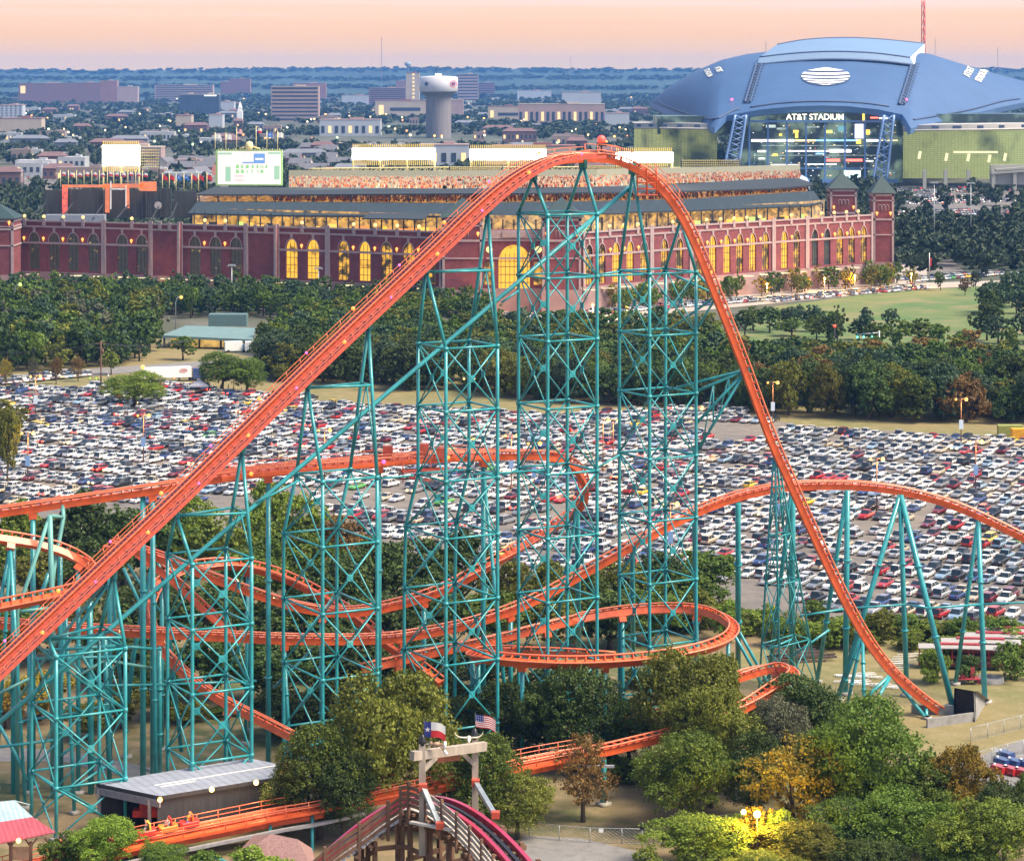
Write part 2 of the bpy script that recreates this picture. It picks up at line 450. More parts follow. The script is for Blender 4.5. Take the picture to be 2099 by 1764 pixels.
win_dark = glass_mat('dark_glass', (.022, .045, .058), (1, .62, .12), .5, .72, .6)
win_lit = glass_mat('lit_arch_glass', (.2, .12, .03), (1, .50, .03), .62, .36, .22)
win_half = glass_mat('part_lit_arch_glass', (.06, .05, .03), (1, .50, .03), .55, .52, .35)
lampY = emit('globe_glow', (1, .58, .17), 1.0)
lampO = emit('sconce_glow', (1, .30, .04), 1.5)
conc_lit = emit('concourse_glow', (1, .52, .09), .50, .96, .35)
BASEZ, SILL, SPR, ARCT, CORN, TOP = 8.8, 9.6, 20.6, 24.8, 27.2, 29.7
DL = [(0, 1056), (670, 1000), (905, 975), (985, 962), (1122, 962), (1194, 972), (1788, 1094), (1833, 1103)]
def fD(px): return lerp_line(DL, px)[0]
ballpark = root('ballpark', (0, 1060, 0), 'long red brick ballpark with rows of tall arches and grey roofs, floodlit at dusk', 'ballpark')
globes = []; sconces = []
def facade(px0, px1, arches, lit, hw=2.55, proud=0.0):
    """a stretch of arcaded brick wall with limestone bands; arches = centres in px"""
    A = Vector((X(px0, fD(px0)), fD(px0) - proud)); B = Vector((X(px1, fD(px1)), fD(px1) - proud))
    d = (B - A); L = d.length; d.normalize(); nrm = Vector((d.y, -d.x))     # towards the camera
    def P(u, z, o=0.0): q = A + d * u + nrm * o; return Vector((q.x, q.y, z))
    us = [L * (a - px0) / (px1 - px0) for a in arches]
    b = MB()
    edges = [0.0] + [(a + c) / 2 for a, c in zip(us, us[1:])] + [L]
    if not us: b.quad(P(0, BASEZ), P(L, BASEZ), P(L, TOP), P(0, TOP))
    wins = []
    for i, c in enumerate(us):
        u0, u1 = edges[i], edges[i + 1]
        w = min(hw, (u1 - u0) / 2 - .5)
        b.quad(P(u0, BASEZ), P(c - w, BASEZ), P(c - w, TOP), P(u0, TOP)); b.quad(P(c + w, BASEZ), P(u1, BASEZ), P(u1, TOP), P(c + w, TOP))
        b.quad(P(c - w, BASEZ), P(c + w, BASEZ), P(c + w, SILL), P(c - w, SILL))
        N = 10; arc = [(c - w * math.cos(math.pi * k / N), SPR + (ARCT - SPR) * math.sin(math.pi * k / N)) for k in range(N + 1)]
        for p, q in zip(arc, arc[1:]): b.quad(P(p[0], p[1]), P(q[0], q[1]), P(q[0], TOP), P(p[0], TOP))
        ring = [(c - w, SILL)] + arc + [(c + w, SILL)]
        for p, q in zip(ring, ring[1:]): b.quad(P(p[0], p[1]), P(p[0], p[1], -.9), P(q[0], q[1], -.9), P(q[0], q[1]))
        b.quad(P(c + w, SILL), P(c + w, SILL, -.9), P(c - w, SILL, -.9), P(c - w, SILL))
        wins.append((c, w, ring))
    b.quad(P(0, TOP), P(L, TOP), P(L, TOP, -1.2), P(0, TOP, -1.2))
    b.quad(P(0, BASEZ), P(0, TOP), P(0, TOP, -1.2), P(0, BASEZ, -1.2)); b.quad(P(L, BASEZ), P(L, BASEZ, -1.2), P(L, TOP, -1.2), P(L, TOP))
    wall = b.build('brick_wall', brick, ballpark)
    s_ = MB()
    def band(z0, z1, o, ua=0.0, ub=L):
        s_.add([P(ua, z0, .02), P(ub, z0, .02), P(ub, z0, o), P(ua, z0, o), P(ua, z1, .02), P(ub, z1, .02), P(ub, z1, o), P(ua, z1, o)],
               [(0, 1, 2, 3), (7, 6, 5, 4), (3, 2, 6, 7), (0, 3, 7, 4), (1, 5, 6, 2)])
    band(CORN - .35, CORN + .35, .35); band(TOP - .55, TOP + .12, .4)
    if us: band(SPR - .45, SPR + .35, .3)
    for u in (edges if us else [L*.33, L*.66]):
        if 0.5 < u < L - .5:
            s_.add([P(u-.7, CORN + .36, .05), P(u+.7, CORN+.36, .05), P(u+.7, CORN+.36, .55), P(u-.7, CORN+.36, .55), P(u-.7, TOP+.6, .05), P(u+.7, TOP+.6, .05), P(u+.7, TOP+.6, .55), P(u-.7, TOP+.6, .55)],
                   [(0, 1, 2, 3), (7, 6, 5, 4), (3, 2, 6, 7), (0, 3, 7, 4), (1, 5, 6, 2)])
    for u in (.55, L - .55):
        s_.add([P(u-.5, BASEZ, .03), P(u+.5, BASEZ, .03), P(u+.5, BASEZ, .5), P(u-.5, BASEZ, .5), P(u-.5, TOP + .9, .03), P(u+.5, TOP + .9, .03), P(u+.5, TOP + .9, .5), P(u-.5, TOP + .9, .5)],
               [(0, 1, 2, 3), (7, 6, 5, 4), (3, 2, 6, 7), (0, 3, 7, 4), (1, 5, 6, 2)])
    for c, w, ring in wins:
        arc = ring[1:-1]
        for p, q in zip(arc, arc[1:]):     # stone hood over the arch
            cz = SPR; f = 1.13
            e = lambda t: (c + (t[0] - c) * f, cz + (t[1] - cz) * f)
            pe, qe = e(p), e(q)
            s_.quad(P(p[0], p[1], .12), P(q[0], q[1], .12), P(qe[0], qe[1], .12), P(pe[0], pe[1], .12))
        s_.add([P(c-.4, ARCT - .1, .02), P(c+.4, ARCT-.1, .02), P(c+.4, ARCT-.1, .3), P(c-.4, ARCT-.1, .3), P(c-.6, CORN-.36, .02), P(c+.6, CORN-.36, .02), P(c+.6, CORN-.36, .3), P(c-.6, CORN-.36, .3)],
               [(0, 1, 2, 3), (7, 6, 5, 4), (3, 2, 6, 7), (0, 3, 7, 4), (1, 5, 6, 2)])
    s_.build('limestone_trim', stone, wall)
    gb = MB(); gb.quad(P(0, 0, .3), P(L, 0, .3), P(L, BASEZ, .3), P(0, BASEZ, .3)); gb.quad(P(0, BASEZ, .3), P(L, BASEZ, .3), P(L, BASEZ, -.1), P(0, BASEZ, -.1))
    gb.build('stone_base', base_stone, ballpark)
    for i, (c, w, ring) in enumerate(wins):
        g = MB(); g.poly([P(p[0], p[1], -.7) for p in ring], 0)
        for k in (-.33, .33): g.box(P(c + k * w * 1.0, (SILL + ARCT - 1) / 2, -.62), (.16, .16, ARCT - SILL - 1.2), 1, rz=math.atan2(d.y, d.x))
        for z in (SILL + 2.2, SILL + 5, SILL + 8, SPR): g.box(P(c, z, -.60), (2 * w, .16, .2 if z != SPR else .7), 1, rz=math.atan2(d.y, d.x))
        ll = lit[i] if i < len(lit) else lit[-1]
        g.build('arched_window', [(win_dark, win_half, win_lit)[ll], dsteel], ballpark)
    for u in edges[1:-1]: sconces.append(P(u, SPR + 1.6, .7)); globes.append(P(u, TOP + 1.7, .3))
    return P, L
facade(3, 213, [32, 71, 112, 151, 192], [0, 0, 0, 0, 0])
facade(213, 310, [251, 291], [0, 0])
facade(310, 370, [], [0], proud=2.0)
facade(370, 505, [400, 442, 484], [0, 0, 0])
facade(505, 568, [], [0], proud=2.0)
facade(568, 672, [598, 642], [2, 2])
facade(672, 906, [705, 749, 794, 839, 882], [1, 2, 1, 1, 1])
facade(1194, 1335, [1207, 1233, 1262, 1291, 1320], [1, 1, 2, 2, 1], hw=2.1)
facade(1335, 1416, [1362, 1393], [1, 1], hw=2.1)
facade(1416, 1585, [1433, 1460, 1489, 1515, 1542, 1569], [1, 2, 2, 1, 2, 1], hw=2.1)
facade(1585, 1654, [1608, 1633], [2, 1], hw=2.0)
facade(1654, 1788, [1670, 1695, 1721, 1745, 1770], [0, 0, 1, 1, 1], hw=2.0)
def oblique_box(mb, pts, z0, z1, mi=0): mb.prism(pts, z0, z1, mi)
def tower(px0, px1, D, depth, z1, roof_h, name='corner_tower', eave=1.2, z0=0):
    x0, x1 = X(px0, D), X(px1, D)
    pts = [(x0, D), (x1, D), (x1, D + depth), (x0, D + depth)]
    b = MB(); b.prism(pts, BASEZ, z1)
    t = b.build(name, brick, ballpark)
    s_ = MB()
    for z, h in ((CORN, .8), (z1 - 3.2, .5), (z1 - .9, .9), (SPR, .5)):
        s_.box(((x0 + x1) / 2, D + depth / 2, z), (x1 - x0 + .7, depth + .7, h))
    for x in (x0 + .4, x1 - .4): s_.box((x, D - .1, (BASEZ + z1) / 2), (.9, .5, z1 - BASEZ - .3))
    for k in range(3):
        cx_ = (x0 + x1) / 2 + (k - 1) * 1.6
        arcp = [(cx_ + .62 * math.cos(math.pi * j / 6), z1 - 5.6 + .62 * math.sin(math.pi * j / 6)) for j in range(7)]
        s_.path([(cx_ + .62, D - .12, z1 - 7.6)] + [(a, D - .12, z) for a, z in arcp] + [(cx_ - .62, D - .12, z1 - 7.6)], .16, 4)
    s_.build('limestone_trim', stone, t)
    r_ = MB(); e = eave
    c = [(x0 - e, D - e, z1), (x1 + e, D - e, z1), (x1 + e, D + depth + e, z1), (x0 - e, D + depth + e, z1)]
    ap = ((x0 + x1) / 2, D + depth / 2, z1 + roof_h)
    for i in range(4): r_.poly([c[i], c[(i + 1) % 4], ap])
    r_.poly(c[::-1]); r_.build('pyramid_roof', towerroof, t)
    g = MB(); g.prism([(x0 - .4, D - .4), (x1 + .4, D - .4), (x1 + .4, D + depth + .4), (x0 - .4, D + depth + .4)], 0, BASEZ); g.build('stone_base', base_stone, t)
    for x in (x0 + 1.5, x1 - 1.5): sconces.append(Vector((x, D - .7, CORN + 2.5)))
    return t
tower(907, 988, 960, 16, 36.0, 7.0)
tower(1112, 1191, 960, 16, 36.0, 7.2)
tower(1790, 1832, 1100, 11, 38.5, 7.5)
tower(1702, 1756, 1150, 11, 38.2, 7.2)
tower(-60, 27, 1030, 16, 31.5, 6.5)
# entrance between the towers
ent = MB(); De = 966.0
def EP(px, z, o=0): return Vector((X(px, De), De + o, z))
ent.quad(EP(988, BASEZ), EP(1022, BASEZ), EP(1022, 31), EP(988, 31)); ent.quad(EP(1086, BASEZ), EP(1112, BASEZ), EP(1112, 31), EP(1086, 31))
cxm, wm = 1054, 32
arc = [(cxm - wm * math.cos(math.pi * k / 14), 19 + 6.3 * math.sin(math.pi * k / 14)) for k in range(15)]
for p, q in zip(arc, arc[1:]): ent.quad(EP(p[0], p[1]), EP(q[0], q[1]), EP(q[0], 31), EP(p[0], 31))
for p, q in zip([(cxm - wm, BASEZ)] + arc, arc + [(cxm + wm, BASEZ)]): ent.quad(EP(p[0], p[1]), EP(p[0], p[1], 1.5), EP(q[0], q[1], 1.5), EP(q[0], q[1]))
ent.quad(EP(988, 31), EP(1112, 31), EP(1112, 31, 3), EP(988, 31, 3))
ew = ent.build('entrance_wall', brick, ballpark)
et = MB(); et.box(EP(1050, 29.2, -.3), (23.5, .6, 3.2)); et.box(EP(1050, 27.0, -.25), (22.5, .5, .6)); et.box(EP(1050, 20.2, -.25), (19.5, .5, .7)); et.box(EP(1054, 29.3, -.8), (9, .5, 2.2))
et.build('limestone_trim', stone, ew)
eg = MB(); eg.poly([EP(p[0], p[1], 1.2) for p in [(cxm - wm, BASEZ)] + arc + [(cxm + wm, BASEZ)]], 0)
for k in range(-3, 4): eg.box(EP(cxm + k * 9, 15.5, 1.0), (.2, .2, 13), 1)
for z in (11, 14, 17, 19): eg.box(EP(cxm, z, .95), (11.5, .15, .25), 1)
eg.build('arched_window', [win_lit, dsteel], ballpark)
for px in (1003, 1104):
    g = MB(); g.add([EP(px, 23.5, -.15) + Vector((1.25 * math.cos(2*math.pi*k/14), 0, 1.25 * math.sin(2*math.pi*k/14))) for k in range(14)], [tuple(range(14))]); g.build('round_window', lampY, ballpark)
    g = MB(); g.box(EP(px, 14.5, -.12), (3.6, .2, 8.5)); g.build('entrance_opening', win_half, ballpark)
g = MB(); g.quad(EP(988, 0, -.3), EP(1112, 0, -.3), EP(1112, BASEZ, -.3), EP(988, BASEZ, -.3)); g.build('stone_base', base_stone, ballpark)
# canopy strips of light along the base
for px in list(range(20, 900, 46)) + list(range(1210, 1780, 36)): D = fD(px) - 3.4; cb = MB(); cb.box((X(px, D), D, BASEZ - 1.0), (5.0, 1.2, .35)); cb.build('canopy_light', MATS.get('canopy_glow') or emit('canopy_glow', (1, .80, .42), .9, .6, .2), ballpark)
gl = MB()
for p in globes[:100]:
    g = MB(); g.ball(p, .72, 8); g.build('globe_lamp', lampY, ballpark)
for p in sconces[:100]:
    g = MB(); g.lathe(p, [(.05, -.9), (.45, .1), (.55, .5), (.1, .9)], 6); g.build('wall_sconce', lampO, ballpark)
# concourse behind the parapet
cl = [(395, 1042), (670, 1018), (905, 995), (1059, 985), (1194, 992), (1408, 1042), (1662, 1100), (1690, 1112)]
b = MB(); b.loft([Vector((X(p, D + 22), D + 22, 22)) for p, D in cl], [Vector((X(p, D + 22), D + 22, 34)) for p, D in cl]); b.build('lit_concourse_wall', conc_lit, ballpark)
b = MB(); b.slab([Vector((X(p, D + 2), D + 2, 24.5)) for p, D in cl], [Vector((X(p, D + 21), D + 21, 24.5)) for p, D in cl], .6); b.build('concourse_floor', stone, ballpark)
b = MB()
for k in range(58):
    px = 398 + k * (1686 - 398) / 57; D = lerp_line(cl, px)[0] + 4
    b = MB(); b.box((X(px, D), D, 29.0), (.55, .5, 9))
    if k % 2: b.beam((X(px, D), D, 31.2), (X(px, D) + 3, D, 33), .22, .22); b.beam((X(px, D), D, 31.2), (X(px, D) - 3, D, 33), .22, .22)
    b.build('concourse_column', dsteel, ballpark)
rs = random.Random(5)
b = MB()
for k in range(150):
    px = rs.uniform(402, 1680); D = lerp_line(cl, px)[0] + rs.uniform(6, 19); h = rs.uniform(1.2, 4.5)
    b.box((X(px, D), D, 25 + h / 2), (rs.uniform(.8, 4.5), .5, h), rs.choice([0, 0, 1, 2, 3]))
cs_ = b.build('concourse_stalls', [emit('stall_glow', (1, .50, .03), .75), emit('stall_orange', (1, .30, .04), .6), dsteel, emit('stall_lime', (.75, 1, .2), .5)], ballpark); cs_['kind'] = 'stuff'
# roofs
lowF = [(385, 437, 1048), (612, 441.5, 1038), (905, 443, 1016), (1059, 441.5, 1010), (1224, 435.5, 1018), (1408, 431, 1055), (1662, 421, 1118)]
lowB = [(404, 413, 1080), (612, 414.5, 1072), (930, 416.5, 1050), (1070, 414, 1046), (1230, 412, 1052), (1408, 408, 1088), (1655, 392, 1150)]
b = MB(); b.slab([W(*p) for p in lowF], [W(*p) for p in lowB], .7, 0, 1)
b.slab([W(1662, 421, 1118), W(1684, 414, 1130)], [W(1655, 392, 1150), W(1668, 391, 1156)], .7, 0, 1)
b.build('lower_roof', [roofm, dsteel], ballpark)
b = MB(); b.slab([W(742, 447, 1003), W(868, 449, 992)], [W(757, 436, 1022), W(880, 438, 1014)], .5, 0, 1); b.slab([W(1196, 437.5, 996), W(1282, 437.5, 1004)], [W(1200, 431, 1010), W(1276, 431.5, 1016)], .5, 0, 1)
b.build('awning_roof', [roofd, dsteel], ballpark)
upF = [(402, 398.5, 1082), (612, 398.5, 1080), (945, 396.5, 1062), (1080, 396, 1058), (1224, 394, 1064), (1408, 391, 1098), (1587, 385.5, 1146), (1662, 379.5, 1166)]
upB = [(440, 382.5, 1118), (612, 384.5, 1112), (930, 386.5, 1094), (1080, 386.5, 1090), (1224, 382.5, 1096), (1408, 377, 1130), (1500, 370.5, 1152), (1616, 364, 1190)]
b = MB(); b.slab([W(*p) for p in upF], [W(*p) for p in upB], .6, 0, 1); b.slab([W(1662, 379.5, 1166), W(1667, 376, 1172)], [W(1616, 364, 1190), W(1640, 366, 1196)], .6, 0, 1)
b.build('upper_roof', [roofd, dsteel], ballpark)
b = MB()     # cream truss under the upper roof's outer eave, and posts between the roofs
for k in range(33):
    px = 408 + k * 39; p = lerp_line(upF, px); q = lerp_line(lowB, px)
    A = W(px, p[0] + 1, p[1] + .5); B = W(px, q[0] + 1, q[1] + 1); b = MB()
    b.tube(A, (A.x, A.y, B.z), .3, n=4); b.beam((A.x, A.y, A.z - 1.5), (A.x + 3, A.y, A.z - .1), .25, .25); b.beam((A.x, A.y, A.z - 1.5), (A.x - 3, A.y, A.z - .1), .25, .25); b.build('roof_post', dsteel, ballpark)

# crowds
def crowd(name, line0, line1, n, seed, size=(.5, .45, 1.0), pal=None):
    """seated spectators scattered over the surface between two lines (px,py,D)"""
    rs = np.random.RandomState(seed); pal = pal or [(.62, .10, .04), (.62, .18, .05), (.70, .58, .45), (.6, .38, .22), (.42, .04, .03), (.16, .10, .11), (.72, .34, .10), (.50, .07, .03)]
    x0, x1 = line0[0][0], line0[-1][0]; V = []; Q = []; Cc = []
    for i in range(n):
        px = rs.uniform(x0, x1); t = rs.randint(0, 14) / 14.0
        a = lerp_line(line0, px); c = lerp_line(line1, px)
        P = W(px, a[0], a[1]) * (1 - t) + W(px, c[0], c[1]) * t
        col = pal[rs.randint(len(pal))]; k = rs.uniform(.7, 1.2)
        for (dz, sx, sz, cc) in ((.45, .28, .45, col), (1.05, .16, .17, (.55, .36, .26))):
            bs = len(V)
            for z_ in (-1, 1):
                for y_ in (-1, 1):
                    for x_ in (-1, 1): V.append((P.x + x_ * sx * size[0] / .5 * (1 if z_ < 0 else .8), P.y + y_ * .2, P.z + dz * size[2] + z_ * sz * size[2]))
            for f in ((0, 2, 3, 1), (4, 5, 7, 6), (0, 1, 5, 4), (2, 6, 7, 3), (0, 4, 6, 2), (1, 3, 7, 5)): Q.append(tuple(j + bs for j in f))
            Cc += [tuple(min(1, v * k) for v in cc)] * 8
    me = np_mesh(name, V, Q, MATS.get('clothes') or attr_mat('clothes', rough=.8), Cc)
    return link(name, me, kind='stuff')
seats = mat('stand_concrete', (.22, .22, .17), .9, var=.15)
deck0 = [(592, 384, 1150), (900, 387, 1140), (1224, 383, 1140), (1500, 371.5, 1175), (1640, 366.5, 1210)]
deck1 = [(592, 362, 1182), (900, 363, 1174), (1224, 360, 1174), (1500, 354, 1210), (1640, 350, 1240)]
b = MB(); b.loft([W(*p) for p in deck0], [W(*p) for p in deck1]); b.loft([W(*p) for p in deck1], [W(p[0], p[1], p[2] + 1) + Vector((0, 0, 3)) for p in deck1])
b.build('upper_deck', seats, ballpark)
crowd('upper_deck_crowd', [(p, y - .5, D) for p, y, D in deck0], [(p, y + 2.5, D) for p, y, D in deck1], 2300, 1, (.62, .5, 1.25)); 
mid0 = [(560, 412, 1092), (930, 415, 1076), (1224, 411, 1080), (1408, 407, 1118), (1655, 391, 1172)]
mid1 = [(560, 400, 1112), (930, 398, 1096), (1224, 395, 1100), (1408, 391, 1138), (1655, 379, 1190)]
crowd('club_level_crowd', mid0, mid1, 1700, 2, (.6, .5, 1.2))
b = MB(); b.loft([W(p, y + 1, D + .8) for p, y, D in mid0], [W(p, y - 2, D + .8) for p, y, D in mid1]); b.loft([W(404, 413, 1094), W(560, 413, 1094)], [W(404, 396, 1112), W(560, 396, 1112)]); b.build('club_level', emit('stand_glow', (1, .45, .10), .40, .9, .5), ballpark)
# cream arched truss frieze along the upper deck's back
fr = MB(); frD = 1262.0
xs_ = [634 + (1560 - 634) * k / 92 for k in range(93)]
def frz(px): return 352.5 - 3.6 * math.sin((px - 634) / 926 * math.pi)
zt = [W(p, frz(p) - 6.5, frD) for p in xs_]
zb = [W(p, frz(p) + 3.5 - 3.0 * abs(math.sin((p - 634) / 60 * math.pi)), frD) for p in xs_]
fr.path(zt, .32, 4); fr.path(zb, .32, 4)
for k in range(0, 92): fr.tube(zt[k], zb[k + 1] if k % 2 else zb[k], .17, n=4); fr.tube(zb[k], zt[k + 1], .17, n=4)
for k in range(0, 93, 12): fr.tube(zb[k], zb[k] - Vector((0, 0, 8)), .3, n=4)
fr.build('arched_truss', cream, ballpark)
# frames of the near-side floodlights, seen from behind, unlit
def back_rack(px0, px1, py0, py1, D, rows, gap=4.2):
    g = MB(); n = int((px1 - px0) / gap)
    for r_ in range(rows):
        y = py0 + (py1 - py0) * (r_ + .5) / rows
        g.tube(W(px0, y + 1.6, D), W(px1, y + 1.6, D), .12, n=4, mi=1)
        for i in range(n):
            c = W(px0 + (i + .5) * gap, y, D); g.lathe(c, [(.12, -.42), (.38, -.1), (.44, .35)], 6)
            g.add([c + Vector((.44*math.cos(k*math.pi/3), .44*math.sin(k*math.pi/3), .35)) for k in range(6)], [tuple(range(6))])
    for i in range(int((px1 - px0) / 60) + 2):
        px = min(px1, px0 + i * 60); g.tube(W(px, py0 - 3, D + .5), W(px, 388, D + .5), .35, n=5, mi=1)
    return g
rack = lambda *a: back_rack(*a)
lab = ['unlit rack of floodlights above the lit crowd, left of the orange lift hill top', 'unlit rack of floodlights directly under the crest of the orange coaster', 'unlit rack of floodlights beside the glass stadium front, right end of the truss']
for i, a in enumerate([(922, 1030, 341, 357, 1225, 4), (1202, 1372, 339, 357, 1225, 5), (1397, 1516, 327, 346, 1240, 4)]):
    rack(*a).build('floodlight_rack', [cream, dsteel], None, lab[i], 'floodlights', 'unlit floodlight racks', org=W((a[0] + a[1]) / 2, 388, a[4]))
rack(289, 326, 305, 346, 1185, 7, 4.6).build('floodlight_rack', [cream, dsteel], None, 'tall unlit rack of floodlights right beside the bright lamp bank on the left', 'floodlights', 'unlit floodlight racks', org=W(307, 388, 1185))
# lit banks
flood = emit('flood_glow', (1, .95, .80), 14.0); flood_f = emit('flood_frame_glow', (1, .92, .70), 2.2); bloom_l = emit('bloom_glow', (1, .66, .10), .55)
def bank(px0, px1, py0, py1, D, rows, label):
    c = root('floodlight_bank', W((px0 + px1) / 2, 390, D), label, 'floodlights', 'lit floodlight banks')
    g = MB(); gx = 4.0; n = int((px1 - px0) / gx); pyp = (py1 - py0) / rows
    for r_ in range(rows):
        for i in range(n):
            q = W(px0 + (i + .5) * gx, py0 + (r_ + .5) * pyp, D); g.add([q + Vector((.50 * gx * D / F * math.cos(k*math.pi/4 + .39), -.3, .52 * pyp * D / F * math.sin(k*math.pi/4 + .39))) for k in range(8)], [tuple(range(8))])
    g.build('lamps', flood, c, kind='stuff')
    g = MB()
    for (ya, yb) in ((py0 - 9, py0 - 1), (py1 + 1, py1 + 12)):  # amber glowing bars added above and below as the bloom of the lamps
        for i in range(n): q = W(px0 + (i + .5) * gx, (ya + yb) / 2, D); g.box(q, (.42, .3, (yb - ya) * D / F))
    g.build('bloom_fringe', bloom_l, c, kind='stuff')
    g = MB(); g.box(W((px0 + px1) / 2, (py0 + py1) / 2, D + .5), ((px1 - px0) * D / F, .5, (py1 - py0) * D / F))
    g.build('lamp_frame', flood_f, c)  # frame is no lamp; its glow is added to whiten the gaps
    g = MB(); k = max(2, int((px1 - px0) / 55))
    for i in range(k + 1): px = px0 + 2 + i * (px1 - px0 - 4) / k; g = MB(); g.tube(W(px, py1, D + .6), W(px, 392, D + .6), .45, n=5); g.build('post', cream, c)
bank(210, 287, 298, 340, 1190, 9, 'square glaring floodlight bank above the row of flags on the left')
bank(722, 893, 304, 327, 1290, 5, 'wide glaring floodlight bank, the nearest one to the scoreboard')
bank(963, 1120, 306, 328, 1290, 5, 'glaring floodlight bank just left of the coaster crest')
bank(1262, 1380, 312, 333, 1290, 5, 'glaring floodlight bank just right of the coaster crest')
def area(loc, to, sx, sy, power, col=(1, .82, .5)):
    l = bpy.data.lights.new('floodlight', 'AREA'); l.shape = 'RECTANGLE'; l.size = sx; l.size_y = sy; l.energy = power; l.color = col
    o = bpy.data.objects.new('floodlight', l); o.location = loc; o.rotation_euler = (Vector(to) - Vector(loc)).to_track_quat('-Z', 'Y').to_euler(); COL.objects.link(o)
area(W(760, 330, 1100), W(760, 372, 1165), 60, 4, 14000); area(W(1280, 330, 1100), W(1280, 370, 1165), 60, 4, 14000)
# ---------------- batter's eye, board backs and signs on the left
bb = root('board_wall', W(230, 440, 1100), 'tall dark sheet wall with orange framed signs, left end of the ballpark', 'sign wall')
g = MB()
for (a, c, y0, y1, dd) in ((90, 146, 389, 446, 0), (146, 212, 388, 446, 2), (212, 300, 390, 446, 1), (300, 330, 388, 446, -1), (330, 352, 386, 446, 3), (356, 402, 391, 446, 4)):
    D = 1095 + dd; g.box(W((a + c) / 2, (y0 + y1) / 2, D), ((c - a - .8) * D / F, 1.2, (y1 - y0) * D / F))
for px in range(96, 400, 13): g.box(W(px, 416, 1093), (.18, .3, 11), 0)
g.build('dark_panels', dkpanel, bb)
orangeS = emit('orange_sign', (1, .20, .03), .55, .4, .3); redS = emit('red_neon', (1, .07, .02), 1.1, .8, .5)
g = MB()
D = 1091
g.box(W(172, 381.5, D), (18.5, .6, 1.2)); g.box(W(253, 381, D), (17.5, .6, 1.7)); g.box(W(220, 408, D), (1.8, .6, 11.5)); g.box(W(262, 404, D), (1.3, .6, 9.5)); g.box(W(304, 382, D), (7, .6, 4))
g.build('orange_sign_frame', orangeS, bb)
g = MB(); g.box(W(133, 410, D), (2.2, .6, 11.5)); g.build('neon_bottle_sign', redS, bb)
g = MB(); g.box(W(227, 400, D - .6), (.5, .4, 12)); g.box(W(258, 404, D - .6), (.4, .4, 10)); g.box(W(243, 387.5, D - .6), (7, .4, .5)); g.build('white_sign_edge', whitep, bb)
g = MB(); g.lathe(W(324, 421, 1089), [(1.6, 0), (1.5, .3)], 14); 
g = MB(); g.add([W(324, 421, 1089) + Vector((1.6*math.cos(k*math.pi/9), 0, 1.6*math.sin(k*math.pi/9))) for k in range(18)], [tuple(range(18))]); g.build('round_panel', mat('round_panel_grey', (.40, .36, .36)), bb)
g = MB()
for a, c in ((62, 95), (128, 150), (192, 214), (240, 268), (312, 330), (350, 364)): g.beam(W(a, 447, 1075), W(c, 415, 1094), .5, .5)
g.build('stay', dsteel, bb)
g = MB(); g.box(W(155, 447, 1078), (25, 5, 3.0)); g.build('tarpaulin', mat('grey_blue_tarp', (.22, .25, .30), .8, var=.25), bb)
# scoreboard
sb_ = root('scoreboard', W(511, 383, 1150), 'big bright white scoreboard with green line score and blue panel', 'scoreboard')
sbD = 1150
g = MB(); g.box(W(511, 344, sbD + 1), (137 * sbD / F, 1.6, 73 * sbD / F)); g.build('frame', mat('lime_frame', (.30, .55, .18), .5), sb_)
scr = emit('screen_white', (1, .86, .82), .50); scb = emit('screen_blue', (.05, .30, .75), .48); scg = emit('screen_green', (.02, .62, .02), .5); scm = emit('screen_mint', (.35, .72, .45), .42); scp = emit('screen_tan', (.75, .3, .22), .4)
g = MB()
def scq(x0, x1, y0, y1, mi, o): g.box(W((x0 + x1) / 2, (y0 + y1) / 2, sbD), ((x1 - x0) * sbD / F, .2, (y1 - y0) * sbD / F), mi); 
def scq(x0, x1, y0, y1, mi, o): g.quad(W(x0, y1, sbD - o), W(x1, y1, sbD - o), W(x1, y0, sbD - o), W(x0, y0, sbD - o), mi)
scq(446, 576, 310, 378, 0, .1); scq(520, 543, 315, 333, 1, .2); scq(497, 543, 332, 335, 1, .25); scq(447, 475, 313, 317, 3, .2); scq(549, 575, 312, 316, 3, .2)
scq(462, 473, 342, 372, 3, .2); scq(562, 573, 340, 368, 3, .2); scq(481, 499, 360.5, 361.8, 4, .2); scq(481, 499, 369, 370.2, 4, .2); scq(523, 540, 324, 328.5, 0, .3)
rs = random.Random(3)
for y in (341, 351):
    for i in range(7):
        x = 484 + i * 10
        if (i == 6 and y == 351): continue
        for j in range(3):
            if rs.random() < .75: scq(x + j * 2, x + j * 2 + 1.6, y - 3 + rs.uniform(-1, 1), y + 4, 2, .3)
g.build('screen', [scr, scb, scg, scm, scp], sb_)
g = MB(); g.lathe(W(511, 299, sbD), [(.05, -2.2), (1.4, -1.6), (1.8, 0), (1.4, 1.6), (.05, 2.2)], 12)
g.path([W(490, 305, sbD), W(500, 302, sbD), W(511, 300, sbD), W(522, 302, sbD), W(533, 305, sbD)], .3, 5)
for px in range(448, 580, 5): g.tube(W(px, 308, sbD), W(px, 304.5 + (px % 3), sbD), .18, n=4)
g.build('crest_ornament', cream, sb_)
